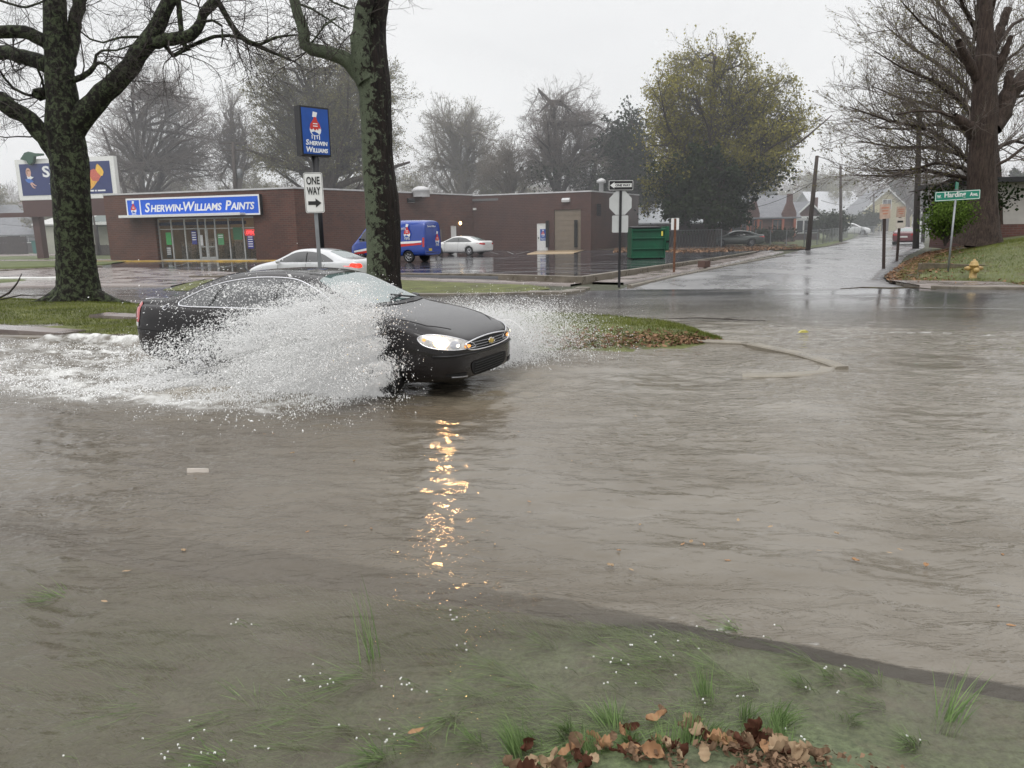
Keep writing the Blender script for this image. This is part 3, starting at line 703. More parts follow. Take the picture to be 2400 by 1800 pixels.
    bt = [(-.085,-.022),(-.03,-.022),(-.03,-.036),(.045,-.036),(.045,-.022),(.095,-.022),(.085,.022),(.03,.022),(.03,.036),(-.045,.036),(-.045,.022),(-.095,.022)]
    patch(bvh, [(a*.8, .62+b*.85) for a, b in bt], 'F', .032, .08, 'badge', gold, gr)
    MB().tube(path_on(bvh, [(a*.85, .62+b*.92) for a, b in bt + bt[:1]], 'F', .034), .005, 4, False).build('badge_rim', M['chrome'], gr)
    # bumper: step, lower intake, corner slots
    MB().tube(path_on(bvh, [(-.86, .535), (-.6, .535), (0, .515), (.6, .535), (.86, .535)], 'F', .004), .014, 5).build('bumper_step', M['blackplastic'], root, True)
    it = patch(bvh, curve([(-.46, .41), (-.38, .27), (0, .25), (.38, .27), (.46, .41), (.3, .43), (0, .435), (-.3, .43)], 3), 'F', .008, .06, 'lower_intake', M['hole'], root)
    for z in (.29, .32, .35, .38, .41):
        q = path_on(bvh, [(-.40, z), (.40, z)], 'F', .016); MB().tube(q, .006, 4).build('intake_bar', M['blackplastic'], it)
    for k in (-1, 1):
        sl = [(k*.56, .285), (k*.80, .31), (k*.80, .335), (k*.56, .325)]
        patch(bvh, sl if k > 0 else sl[::-1], 'F', .008, .06, 'bumper_slot', M['hole'], root)
        MB().tube(path_on(bvh, [(k*.54, .275), (k*.82, .30)], 'F', .012), .009, 4).build('slot_trim', M['rim'], root)
    # tail lamps, bumper, boot
    for s, k in (('R', -1), ('L', 1)):
        tl = patch(bvh, curve([(-2.635, .80), (-2.47, .77), (-2.43, .92), (-2.44, 1.035), (-2.56, 1.04), (-2.62, .95)], 3), s, .007, .05, 'tail_lamp', M['redlens'], root)
        patch(bvh, [(-2.637, .735), (-2.48, .71), (-2.47, .765), (-2.635, .79)], s, .009, .05, 'reversing_lens', M['whitelens'], tl)
        patch(bvh, [(k*.55, .80), (k*.84, .80), (k*.80, .99), (k*.55, .98)] if k > 0 else [(-.55, .98), (-.80, .99), (-.84, .80), (-.55, .80)], 'B', .007, .06, 'tail_lamp', M['redlens'], root)
    MB().tube(path_on(bvh, [(-2.535, -.66), (-2.56, 0), (-2.535, .66)], 'T', .006), .008, 5).build('boot_trim', M['chrome'], root, True)
    MB().tube(path_on(bvh, [(-2.62, .68), (-2.2, .67), (-1.85, .66)], 'R', .0), .007, 4).build('bumper_seam', M['hole'], root)
    an = MB().tube([(-1.25, 0, 1.41), (-1.33, 0, 1.47)], [.02, .006], 6).build('antenna', M['blackplastic'], root)
    return root, bvh
hero()
# ------------------------------------------------------------------ the brick shop
def brick_mat(name, c1, c2, mortar, sc=1.0):
    m, nt, b = newmat(name); L = nt.links
    tc = N(nt, 'ShaderNodeTexCoord'); mp = N(nt, 'ShaderNodeMapping'); mp.inputs['Rotation'].default_value = (PI/2, 0, 0); L.new(tc.outputs['Object'], mp.inputs[0])
    br = N(nt, 'ShaderNodeTexBrick', offset=.5); br.inputs['Scale'].default_value = sc; br.inputs['Brick Width'].default_value = .42; br.inputs['Row Height'].default_value = .14; br.inputs['Mortar Size'].default_value = .014
    br.inputs['Color1'].default_value = (*c1, 1); br.inputs['Color2'].default_value = (*c2, 1); br.inputs['Mortar'].default_value = (*mortar, 1)
    L.new(mp.outputs[0], br.inputs['Vector'])
    n = N(nt, 'ShaderNodeTexNoise', i_Scale=.5, i_Detail=6.0, i_Roughness=.7); L.new(tc.outputs['Object'], n.inputs['Vector'])
    r = ramp(nt, n.outputs[0], [(.3, (.6,.6,.62)), (.7, (1.12,1.1,1.08))])
    mx = N(nt, 'ShaderNodeMix', data_type='RGBA', blend_type='MULTIPLY'); mx.inputs[0].default_value = 1; L.new(br.outputs[0], mx.inputs[6]); L.new(r.outputs[0], mx.inputs[7])
    L.new(mx.outputs[2], b.inputs['Base Color']); b.inputs['Roughness'].default_value = .55
    bp = N(nt, 'ShaderNodeBump', i_Strength=.5, i_Distance=.02); L.new(br.outputs['Fac'], bp.inputs['Height']); bp.invert = True; L.new(bp.outputs[0], b.inputs['Normal'])
    return m
M['brick'] = brick_mat('brown brick', (.125,.046,.030), (.085,.034,.024), (.11,.08,.062))
M['brick2'] = brick_mat('dark brown brick', (.088,.033,.022), (.066,.026,.018), (.075,.045,.034))
M['coping'] = mat('metal coping', (.52,.52,.52), .4, scale=2)
M['alu'] = mat('aluminium frame', (.42,.43,.42), .4, metal=.3)
M['white'] = mat('white enamel', (.72,.72,.70), .35, var=.06)
M['signblue'] = mat('sign blue', (.005,.075,.46), .3, var=.08, emit=.22, ecol=(.01,.12,.7))
M['signblue2'] = mat('pylon sign blue', (.008,.07,.33), .3, var=.12, scale=1.5)
M['signwhite'] = mat('sign white', (.75,.76,.76), .35, var=.04, emit=.05)
M['red'] = mat('logo red', (.55,.035,.03), .35, var=.08)
M['black'] = mat('sign black', (.012,.012,.012), .4)
M['darkmetal'] = mat('dark steel', (.03,.03,.032), .5, metal=.4)
M['vanblue'] = mat('van blue', (.006,.045,.30), .25, coat=1, var=.05)
M['roof'] = mat('flat roof felt', (.12,.12,.12), .5)

def frame(a, b):
    a, b = Vector(a), Vector(b); return a, math.atan2(b.y-a.y, b.x-a.x), (b-a).length
A_, B_, C_, D_, E_ = Vector((-30.9, 60.4)), Vector((-14.9, 55.0)), Vector((-3.25, 71.6)), Vector((6.9, 66.6)), Vector((12.6, 76.6))
HB = 4.95
shop = thing('shop_building', 'long low dark brown brick paint shop with glazed front and loading wing', 'building', (0,0,0))
def wallface(name, a, b, z0, z1, th, m, parent, holes=()):
    """wall from a to b in its own frame (x along, -y outwards) with rectangular openings (x0,x1,z0,z1)"""
    a, ang, ln = frame(a, b); xs = sorted({0, ln, *[h[0] for h in holes], *[h[1] for h in holes]}); mb = MB()
    for x0, x1 in zip(xs[:-1], xs[1:]):
        hs = [h for h in holes if h[0] <= x0+1e-6 and h[1] >= x1-1e-6]
        if not hs: mb.box(x0, x1, 0, th, z0, z1)
        else:
            h = hs[0]
            if h[2] > z0+.01: mb.box(x0, x1, 0, th, z0, h[2])
            if h[3] < z1-.01: mb.box(x0, x1, 0, th, h[3], z1)
    o = mb.build(name, m, parent); o.location = (a.x, a.y, 0); o.rotation_euler = (0, 0, ang); return o
# shopfront opening measured on the front wall
_, angF, lenF = frame(A_, B_)
def along(px):
    r_ = ray(px, 600); k = r_.x/r_.y    # x = k*y on the line A->B
    dx, dy = B_.x-A_.x, B_.y-A_.y
    t = (k*A_.y - A_.x)/(dx - k*dy); return t*lenF
s0, s1 = along(371), along(601)
ZT = 3.15
front = wallface('wall', A_, B_, -.2, HB, .3, M['brick'], shop, [(s0, s1, -.2, ZT)])
_, angS, lenS = frame(B_, C_)
def on_line(P, Q, px):
    r_ = ray(px, 580); k = r_.x/r_.y; dx, dy = Q.x-P.x, Q.y-P.y; return (k*P.y - P.x)/(dx - k*dy)*(Q-P).length
v0, v1 = on_line(B_, C_, 1021), on_line(B_, C_, 1035); d0, d1 = on_line(B_, C_, 1058), on_line(B_, C_, 1072)
side = wallface('wall', B_, C_, -.2, HB, .3, M['brick'], shop, [(d0, d1, -.2, 2.3)])
g0, g1 = on_line(C_, D_, 1299), on_line(C_, D_, 1361); q0, q1 = on_line(C_, D_, 1259), on_line(C_, D_, 1284)
wing = wallface('wall', C_, D_, -.2, HB-.05, .3, M['brick2'], shop, [(g0, g1, -.2, 3.5), (q0, q1, -.2, 2.35)])
wing2 = wallface('wall', D_, E_, -.2, HB-.05, .3, M['brick2'], shop)
back = wallface('wall', (-24.5, 79), A_, -.2, HB, .3, M['brick'], shop)
rf = MB().prismz([(A_.x+.4, A_.y+.3), (B_.x-.2, B_.y+.5), (C_.x-.5, C_.y+.1), (D_.x-.2, D_.y+.5), (E_.x-.5, E_.y), (10, 84), (-24, 80)], HB-.5, HB-.3); rf.build('roof', M['roof'], shop)
cp = MB()
for P, Q in ((A_, B_), (B_, C_), (C_, D_), (D_, E_)):
    a, ang, ln = frame(P, Q); dx, dy = math.cos(ang), math.sin(ang); n_ = Vector((dy, -dx)); z = HB if P in (A_, B_) else HB-.05
    q = [a+n_*.06, a+n_*.06+Vector((dx,dy))*ln, a-n_*.36+Vector((dx,dy))*ln, a-n_*.36]
    cp.prismz([(v.x, v.y) for v in q], z+.002, z+.11)
cp.build('coping', M['coping'], shop)
def onwall(o, P, Q, x, z, out=0.0):
    a, ang, ln = frame(P, Q); dx, dy = math.cos(ang), math.sin(ang)
    o.location = (a.x+dx*x+dy*out, a.y+dy*x-dx*out, z); o.rotation_euler = (0, 0, ang); return o
def zat(P, Q, px, py):
    a, ang, ln = frame(P, Q); x = on_line(P, Q, px); d = a.y + math.sin(ang)*x; return D(px, py, d).z
# glazed front: recessed frame, panes, door
W_ = s1 - s0
gl = bpy.data.materials.new('shop glass'); gl.use_nodes = True; nt = gl.node_tree; b = nt.nodes['Principled BSDF']; b.inputs['Base Color'].default_value = (.06,.08,.075,1); b.inputs['Alpha'].default_value = .18; b.inputs['Roughness'].default_value = .02
M['shopglass'] = gl
sf = onwall(link('shopfront', (lambda m_: m_.mesh())(MB().box(0, W_, .0, .12, -.1, .14).box(0, W_, .0, .12, ZT-.10, ZT).box(0, W_, .0, .10, 2.32, 2.38)), M['alu'], shop), A_, B_, s0, 0, -.28)
cols = [371, 402, 433, 464, 482, 504, 536, 570, 601]
xs_ = [along(c)-s0 for c in cols]
for i, x in enumerate(xs_):
    w_ = .05
    m_ = MB().box(min(max(x-w_, 0), W_-2*w_), min(max(x-w_, 0), W_-2*w_)+2*w_, -.02, .10, .14, ZT-.1).build('mullion', M['alu'], sf)
for i, (xa, xb) in enumerate(zip(xs_[:-1], xs_[1:])):
    door_ = i in (3, 4)
    p = MB().box(xa+.05, xb-.05, .03, .045, .14, ZT-.1).build('door' if door_ else 'pane', M['shopglass'], sf)
    if door_:
        MB().box(xa+.06, xb-.06, .0, .025, .16, .30).box(xa+.06, xb-.06, .0, .025, 1.0, 1.06).box(xa+.06, xa+.13, .0, .025, .3, 2.3).box(xb-.13, xb-.06, .0, .025, .3, 2.3).build('door_frame', M['alu'], p)
MB().box(.06, W_-.9, .05, .07, 2.62, 2.86).build('valance', mat('navy valance', (.02,.025,.09), .5), sf)
# interior
wallm = mat('shop interior', (.34,.25,.15), .8, scale=1, var=.2); shelfm = mat('shelf goods', (.25,.18,.12), .7, scale=9, var=.9)
inr = onwall(link('interior', MB().box(-2, W_+2, 6.0, 6.1, 0, 3.4).box(-2, -1.9, .1, 6, 0, 3.4).box(W_+1.9, W_+2, .1, 6, 0, 3.4).box(-2, W_+2, .1, 6, -.02, .03).box(-2, W_+2, .1, 6, 3.3, 3.4).mesh(), wallm, shop), A_, B_, s0, 0, -.3)
for k in range(7):
    x = .2 + k*W_/7; h = random.uniform(1.2, 1.7)
    s = MB().box(x, x+W_/7-.3, 2.0+.3*(k%2), 2.6+.3*(k%2), 0.05, h)
    for j in range(4): s.box(x-.02, x+W_/7-.28, 1.95+.3*(k%2), 2.0+.3*(k%2), .3+j*.35, .34+j*.35)
    for j in range(10): 
        xx = x + random.random()*(W_/7-.5); zz = .36+.35*random.randrange(3); s.box(xx, xx+.18, 1.9+.3*(k%2), 1.99+.3*(k%2), zz, zz+.22)
    s.build('display_shelf', shelfm if k % 2 else mat('paint tins', (.5,.42,.35), .5, scale=12, var=.8), inr)
M['tube'] = mat('lit tube', (1,.9,.7), .5, emit=9, ecol=(1,.78,.5))
for k in range(5):
    for j in (1.4, 3.6): MB().box(.3+k*W_/5, .3+k*W_/5+1.1, j, j+.25, 3.22, 3.28).build('ceiling_light', M['tube'], inr)
# canopy over the front
ca = MB().box(along(313)-s0, along(592)-s0, -1.0, -.004, 3.28, 3.40).box(along(313)-s0, along(592)-s0, -1.02, -.99, 3.24, 3.42).build('canopy', M['white'], shop); onwall(ca, A_, B_, s0, 0, 0)
# posters in the window
posters = [(388, 545, 400, 574, 'tall green poster low in the leftmost pane', (.06,.34,.10), 0), (448, 541, 460, 573, 'dark blue opening hours poster left of the doors', (.05,.06,.24), 4), (509, 548, 523, 574, 'green and white poster just right of the doors', (.10,.30,.14), 2), (546, 533, 567, 562, 'large muted green poster high in the second pane from the end', (.06,.17,.09), 0), (578, 551, 592, 583, 'blue hours poster under the red neon sign', (.04,.04,.26), 5), (468, 551, 474, 576, 'white paper notice on the door glass', (.6,.6,.6), 0), (386, 578, 398, 605, 'black blackboard style poster at the foot of the leftmost pane', (.03,.035,.03), 4)]
for px0, py0, px1, py1, lab, c, nl in posters:
    xa, xb = along(px0)-s0, along(px1)-s0; dd = A_.y + math.sin(angF)*along(px0); za, zb = D(px0, py1, dd).z, D(px0, py0, dd).z
    t = thing('window_poster', lab, 'poster'); onwall(t, A_, B_, s0+xa, za, -.24)
    MB().box(0, xb-xa, 0, .008, 0, zb-za).build('sheet', mat('poster', c, .5, var=.1), t)
    for k in range(nl):
        z = (zb-za)*(.86-.17*k); MB().box((xb-xa)*.12, (xb-xa)*.88, -.006, -.002, z-(zb-za)*.035, z+(zb-za)*.03).build('text_line', M['signwhite'], t)
# neon OPEN
t = thing('neon_sign', 'small red neon OPEN sign glowing in the last pane of the shop window', 'sign'); zz = D(585, 549, 57).z
onwall(t, A_, B_, along(577), zz, -.22)
write('OPEN', .0, .0, .62, .26, mat('red neon', (1,.1,.1), .4, emit=2.2, ecol=(1,.05,.07)), t, bold=.02)
MB().tube([(-.06,0,-.06),(.68,0,-.06),(.74,0,.13),(.68,0,.32),(-.06,0,.32),(-.12,0,.13),(-.06,0,-.06)], .018, 6).build('tube', mat('red neon tube', (1,.1,.1), .4, emit=.9, ecol=(1,.05,.07)), t)

def logo(parent, x, z, h, y, name='emblem', blob=False):
    """paint can pouring over a globe"""
    s = h; e = bpy.data.objects.new(name, MB().prism([(x-.11*s, z+.80*s), (x+.06*s, z+.78*s), (x+.12*s, z+.97*s), (x-.07*s, z+1.0*s)], y-.008, y).mesh()); COL.objects.link(e); e.data.materials.append(M['signwhite']); e.parent = parent
    rd = [(x-.03*s, z+.80*s), (x+.05*s, z+.80*s), (x+.10*s, z+.66*s), (x+.20*s, z+.52*s), (x+.24*s, z+.36*s), (x+.15*s, z+.38*s), (x+.11*s, z+.30*s), (x+.05*s, z+.36*s), (x-.03*s, z+.28*s), (x-.09*s, z+.37*s), (x-.16*s, z+.31*s), (x-.25*s, z+.36*s), (x-.22*s, z+.52*s), (x-.11*s, z+.66*s)]
    gl_ = [(x+.255*s*math.cos(t), z+.33*s+.25*s*math.sin(t)) for t in np.linspace(0, 2*PI, 20, endpoint=False)]
    MB().prism(gl_, y-.004, y).build('globe', M['signwhite'], e)
    MB().prism([(x-.18*s, z+.22*s), (x-.05*s, z+.26*s), (x+.10*s, z+.20*s), (x+.16*s, z+.15*s), (x, z+.1*s), (x-.12*s, z+.13*s)], y-.007, y-.004).build('sea', M['signblue2'], e)
    MB().prism(rd, y-.012, y-.008).build('poured_paint', M['red'], e)
    for k in range(2): MB().box(x-.10*s, x+.10*s, y-.015, y-.012, z+(.44+.09*k)*s, z+(.475+.09*k)*s).build('lettering', M['signwhite'], e)
    for k, dx in enumerate((-.17, -.06, .06, .16)): MB().box(x+(dx-.018)*s, x+(dx+.018)*s, y-.006, y-.001, z-.02*s-.03*s*(k%2), z+.12*s).build('drip', M['signwhite'], e)
    return e
# main shop sign
a0, a1 = along(319), along(626); dL = A_.y + math.sin(angF)*a0; zb_, zt_ = D(320, 511, dL).z, D(317, 466, dL).z
sg = thing('shop_sign', 'long blue shop fascia sign with white italic lettering and a logo at its end', 'sign'); onwall(sg, A_, B_, a0, zb_, .04)
Ws, Hs = a1-a0, zt_-zb_
MB().box(0, Ws, -.34, -.03, 0, Hs).build('cabinet', M['darkmetal'], sg)
fm = MB().box(0, Ws, -.37, -.341, 0, Hs*.085).box(0, Ws, -.37, -.341, Hs*.915, Hs).box(0, .10, -.37, -.341, Hs*.085, Hs*.915).box(Ws-.10, Ws, -.37, -.341, Hs*.085, Hs*.915).box(Ws*.105, Ws*.105+.10, -.37, -.341, Hs*.085, Hs*.915)
fm.build('frame', M['signwhite'], sg)
MB().box(.10, Ws-.10, -.355, -.342, Hs*.085, Hs*.915).build('face', M['signblue'], sg)
smallcaps(['Sherwin-', 'Williams', 'Paints'], Ws*.145, Hs*.27, Ws*.82, Hs*.48, M['signwhite'], sg, -.372, .22, .022)
logo(sg, Ws*.055, Hs*.16, Hs*.72, -.36)
# garage and service doors, vents, lamps
gd = MB().box(0, g1-g0, .12, .17, 0.05, 3.5)
for k in range(1, 8): gd.box(0, g1-g0, .10, .12, k*.43, k*.43+.03)
onwall(gd.build('garage_door', mat('tan roller door', (.19,.155,.115), .5, scale=2, var=.12), shop), C_, D_, g0, 0, 0)
for gx in (g0-.75, g1-.55): onwall(MB().box(0, .26, -.14, -.003, .3, 2.6).build('buffer', M['hole'], shop), C_, D_, gx, 0, 0)
sd_ = onwall(MB().box(.04, q1-q0-.04, .05, .10, .05, 2.32).build('door', M['white'], shop), C_, D_, q0, 0, 0)
MB().box(0, .06, .0, .12, 0, 2.35).box(q1-q0-.06, q1-q0, .0, .12, 0, 2.35).box(0, q1-q0, .0, .12, 2.29, 2.35).build('door_frame', M['white'], sd_)
MB().box(.12, .17, -.04, .05, 1.05, 1.2).build('handle', M['darkmetal'], sd_)
pt = thing('door_poster', 'blue paint logo poster on the white service door', 'poster'); onwall(pt, C_, D_, q0+.28, .88, -.045)
MB().box(0, .56, -.006, 0, 0, 1.0).build('sheet', M['signblue2'], pt); logo(pt, .28, .35, .6, -.007); 
for k in (0, 1): write(['Sherwin', 'Williams'][k], .05, .17-.13*k, .46, .09, M['signwhite'], pt, y=-.009)
dd_ = onwall(MB().box(.03, d1-d0-.03, .05, .10, .05, 2.28).build('door', M['white'], shop), B_, C_, d0, 0, 0)
MB().box(.3, .6, .035, .049, 1.0, 1.3).build('door_notice', M['black'], dd_)
vt = MB().box(0, v1-v0, -.05, -.003, .4, 2.0)
for k in range(12): vt.box(.04, v1-v0-.04, -.09, -.05, .48+k*.125, .54+k*.125)
onwall(vt.build('louvre', mat('louvre', (.16,.14,.13), .5), shop), B_, C_, v0, 0, 0)
for (P, Q, px, py, nm, lab) in ((B_, C_, 965, 470, 'wall_lamp', 'grey box lamp high on the side wall above the blue van'), (C_, D_, 1328, 469, 'wall_lamp', 'white hooded lamp above the tan roller door')):
    t = thing(nm, lab, 'lamp'); onwall(t, P, Q, on_line(P, Q, px), zat(P, Q, px, py), .005)
    MB().prismx([(0, -.15), (-.28, -.15), (-.30, .02), (-.12, .18), (0, .18)], -.35, .35).build('housing', M['coping'] if px > 1200 else M['darkmetal'], t); MB().box(-.28, .28, -.25, -.06, -.18, -.152).build('lens', M['whitelens'], t)
t = thing('porch_light', 'lit yellow light beside the white side door', 'lamp'); onwall(t, B_, C_, on_line(B_, C_, 1080), zat(B_, C_, 1080, 523), .005)
MB().lathe([(.001,-.16),(.10,-.12),(.15,0),(.10,.12),(.001,.16)], 12).build('globe', mat('lit bulb', (1,.7,.3), .4, emit=9, ecol=(1,.66,.25)), t, True); MB().box(-.1, .1, 0, .12, .02, .22).build('bracket', M['darkmetal'], t)
t = thing('security_camera', 'small white security camera in the corner of the two brick wings', 'camera'); onwall(t, B_, C_, on_line(B_, C_, 1118)-.3, zat(B_, C_, 1118, 490), .02)
MB().box(-.3, .2, -.3, -.08, -.1, .08).build('housing', M['white'], t); MB().tube([(0,-.1,0),(0,0,.1)], .03, 6).build('bracket', M['white'], t)
bx = thing('vent_box', 'small dark grille high on the end wall of the loading wing', 'vent'); onwall(bx, D_, E_, on_line(D_, E_, 1402), zat(D_, E_, 1402, 492), .0); MB().box(-.4, .4, -.08, -.003, -.5, .5).build('casing', M['hole'], bx); m_ = MB()
for k in range(6): m_.box(-.36, .36, -.11, -.08, -.44+k*.16, -.38+k*.16)
m_.build('louvre', M['darkmetal'], bx)
rv = thing('roof_vent', 'capped metal flue on the roof of the loading wing', 'vent'); p = D(1409, 452, 71); rv.location = (p.x, p.y, HB-.3)
MB().lathe([(.2, 0), (.2, 1.15), (.42, 1.2), (.42, 1.4), (.2, 1.55), (.001, 1.6)], 14).build('flue', M['coping'], rv, True)
rv = thing('roof_vent', 'white domed extractor on the roof above the side wall', 'vent'); p = D(986, 452, 64); rv.location = (p.x-.1, p.y+1.2, HB-.3)
MB().lathe([(.7, 0), (.72, .45), (.78, .5), (.6, .72), (.3, .84), (.001, .87)], 16).build('dome', M['coping'], rv, True)

# ------------------------------------------------------------------ billboard
p0, p1 = D(40, 420, 68.2), D(270, 405, 66.0); bl, ba, bw = frame((p0.x, p0.y), (p1.x, p1.y))
bb = thing('billboard', 'blue billboard with a seated woman and an orange snack on brown steel posts', 'billboard', (bl.x, bl.y, 0), ba)
zB, zT = D(45, 470, 68.2).z, D(34, 375, 68.2).z; zS, zM = D(48, 506, 68.2).z, D(48, 500, 68.2).z
brn = mat('brown steel', (.075,.035,.03), .5, scale=1, var=.1)
MB().box(0, bw, -.02, .35, zB, zT).build('frame', M['white'], bb)
MB().box(.42, bw-.42, -.05, -.021, zB+.38, zT-.38).build('poster_face', mat('billboard navy', (.018,.032,.135), .4, var=.08), bb)
MB().box(.2, bw-.1, .0, .3, zS+.05, zB-.02).build('skirt', brn, bb)
MB().box(-9, .2, .05, .4, zS-.1, zS+.28).box(.2, bw+1, -.25, -.003, zS-.12, zS+.12).build('beam', brn, bb)
for x in (1.0, bw*.55, bw-1.0): MB().box(x-.34, x+.34, .32, .9, -.1, zS+.6).build('post', brn, bb)
fw, fh, fz = bw-.84, zT-zB-.76, zB+.38
def bp(u, v): return (.42+u*fw, fz+v*fh)
write('Su', bp(.255, 0)[0], bp(0, .56)[1], fw*.165, fh*.36, M['signwhite'], bb, y=-.056, bold=.03)
write('T', bp(.315, 0)[0], bp(0, .27)[1], fw*.03, fh*.09, M['signwhite'], bb, y=-.056)
m_ = MB()
for u0, u1 in ((.745,.80),(.812,.83),(.842,.925)): m_.box(bp(u0,0)[0], bp(u1,0)[0], -.056, -.0515, bp(0,.07)[1], bp(0,.115)[1])
m_.build('text_line', M['signwhite'], bb)
skin = mat('printed skin', (.62,.38,.30), .5); bdress = mat('printed blue dress', (.05,.16,.50), .5)
fig = bpy.data.objects.new('printed_figure', MB().prism([bp(*q) for q in ((.075,.62),(.09,.66),(.115,.65),(.125,.60),(.145,.56),(.15,.585),(.125,.52),(.115,.52),(.12,.46),(.10,.44),(.085,.47))], -.060, -.051).mesh()); COL.objects.link(fig); fig.data.materials.append(M['signwhite']); fig.parent = bb
MB().prism([bp(*q) for q in ((.05,.52),(.10,.54),(.135,.47),(.145,.44),(.125,.38),(.09,.40),(.06,.46))], -.064, -.0605).build('printed_dress', bdress, fig)
MB().prism([bp(*q) for q in ((.105,.40),(.125,.42),(.16,.33),(.175,.31),(.165,.29),(.15,.31))], -.067, -.0645).prism([bp(*q) for q in ((.10,.38),(.118,.39),(.14,.26),(.165,.235),(.14,.225),(.125,.26))], -.067, -.0645).prism([(bp(.098,0)[0]+.26*math.cos(t), bp(0,.73)[1]+.38*math.sin(t)) for t in np.linspace(0, 2*PI, 14, endpoint=False)], -.067, -.0605).build('printed_skin', skin, fig)
MB().prism([bp(*q) for q in ((.078,.74),(.082,.80),(.10,.82),(.116,.79),(.112,.765),(.09,.775),(.088,.68),(.08,.68))], -.072, -.068).build('printed_hair', mat('printed hair', (.30,.14,.08), .6), fig)
sn = MB().prism([bp(*q) for q in ((.72,.20),(.755,.11),(.80,.20),(.90,.55),(.89,.60),(.86,.68),(.80,.74),(.72,.60),(.71,.5))], -.058, -.051).build('printed_snack', mat('printed orange', (.78,.40,.06), .5), bb)
MB().prism([bp(*q) for q in ((.70,.56),(.75,.68),(.825,.77),(.855,.72),(.86,.64),(.88,.62),(.90,.58),(.86,.38),(.80,.40),(.78,.52),(.725,.50))], -.063, -.0585).build('printed_wrapper', mat('printed red wrapper', (.55,.13,.09), .5), sn)
MB().prism([bp(*q) for q in ((.855,.86),(.845,.74),(.87,.63),(.895,.54),(.915,.55),(.93,.66),(.915,.78),(.89,.87),(.87,.92))], -.068, -.0635).build('printed_tip', mat('printed yellow', (.82,.50,.06), .5), sn)
cpn = thing('sheet_scrap', 'ragged dark green tarpaulin scrap caught on top of the billboard', 'tarpaulin', (0,0,0)); q = D(72, 370, 67.6)
cpn.location = q; cpn.rotation_euler = (0, 0, ba); MB().prism([(-.9,-.1),(-.4,.4),(0,.5),(.5,.35),(1.3,.3),(1.3,.15),(.5,.1),(.3,-.4),(-.1,-.6),(-.3,-.25)], -.2, .1).build('sheet', mat('dark green sheet', (.035,.09,.06), .6), cpn)

# ------------------------------------------------------------------ pylon sign
pc = D(741, 400, 46); ps = thing('pylon_sign', 'tall blue sign box with logo on a dark round pole behind the ONE WAY sign', 'sign', (pc.x+.1, pc.y, 0), .80)
z0s, z1s = D(740, 366, 46).z, D(740, 250, 46).z
MB().tube([(0, .2, -.1), (0, .2, z0s+.05)], .20, 14).build('pole', M['darkmetal'], ps, True)
MB().box(-.95, .95, -.02, .55, z0s, z1s).build('cabinet', M['darkmetal'], ps)
MB().box(-.86, .86, -.05, -.021, z0s+.1, z1s-.1).build('face', M['signblue2'], ps)
hh = z1s-z0s; logo(ps, -.02, z0s+hh*.36, hh*.54, -.051)
smallcaps(['Sherwin'], -.70, z0s+hh*.215, 1.42, hh*.115, M['signwhite'], ps, -.06, .15, .03); smallcaps(['Williams'], -.70, z0s+hh*.07, 1.42, hh*.115, M['signwhite'], ps, -.06, .15, .03)

# ------------------------------------------------------------------ traffic signs
def round_rect(w, h, r, n=5):
    out = []
    for cx, cz, a in ((w/2-r, h/2-r, 0), (-w/2+r, h/2-r, PI/2), (-w/2+r, -h/2+r, PI), (w/2-r, -h/2+r, 1.5*PI)):
        out += [(cx+r*math.cos(a+PI/2*i/n), cz+r*math.sin(a+PI/2*i/n)) for i in range(n+1)]
    return out
M['galv'] = mat('galvanised steel', (.24,.25,.26), .45, metal=.5, scale=4); M['signback'] = mat('sign back aluminium', (.50,.51,.50), .42, metal=.2, scale=3, var=.08)
M['rust'] = mat('rusty post', (.12,.05,.025), .7, scale=6, var=.5); M['greensign'] = mat('green sign', (.006,.20,.13), .35, var=.05); M['paper'] = mat('sign white face', (.72,.72,.70), .4, var=.05)
def upost(mb, x, y, z0, z1, w=.04):   # u-channel post
    mb.box(x-w, x+w, y-.004, y+.004, z0, z1).box(x-w, x-w+.008, y+.004, y+.035, z0, z1).box(x+w-.008, x+w, y+.004, y+.035, z0, z1)
ow = thing('one_way_sign', 'upright white ONE WAY sign with arrow pointing right, on a steel post', 'sign'); dd = 15.2
pb = D(748, 660, dd); pc2 = D(737, 452, dd); zc = pc2.z; ow.location = (pc2.x+.02, dd, 0); ow.rotation_euler = (0, math.radians(-.6), .12)
m_ = MB(); upost(m_, 0, .03, -.1, zc+.3, .035); m_.build('post', M['galv'], ow)
hw, hh = .178, .375
MB().prism(round_rect(hw*2, hh*2, .04), -.006, 0).build('plate', M['paper'], ow).location = (0, -.004, zc)
rr = round_rect(hw*2-.022, hh*2-.022, .034) ; bd = MB(); ri = round_rect(hw*2-.036, hh*2-.036, .03)
bd.add([(a, -.0125, zc+b_) for a, b_ in rr] + [(a, -.0125, zc+b_) for a, b_ in ri], [(i, (i+1)%len(rr), (i+1)%len(rr)+len(rr), i+len(rr)) for i in range(len(rr))]); bd.build('border', M['black'], ow)
write('ONE', -.125, zc+.155, .25, .145, M['black'], ow, bold=.018, y=-.016); write('WAY', -.125, zc-.035, .25, .145, M['black'], ow, bold=.018, y=-.016)
MB().prism([(-.12,-.035),(.02,-.035),(.02,-.085),(.128,.0),(.02,.085),(.02,.035),(-.12,.035)], -.016, -.011).build('arrow', M['black'], ow).location = (0, 0, zc-.19)
st = thing('stop_sign', 'octagonal stop sign seen from behind with a square plate and a ONE WAY plate', 'sign'); dd = 26.2; p = D(1452, 560, dd); st.location = (p.x, dd, 0); st.rotation_euler = (0, math.radians(.4), 0)
S_ = dd/FPX*1.02
za = lambda y: D(1452, y, dd).z
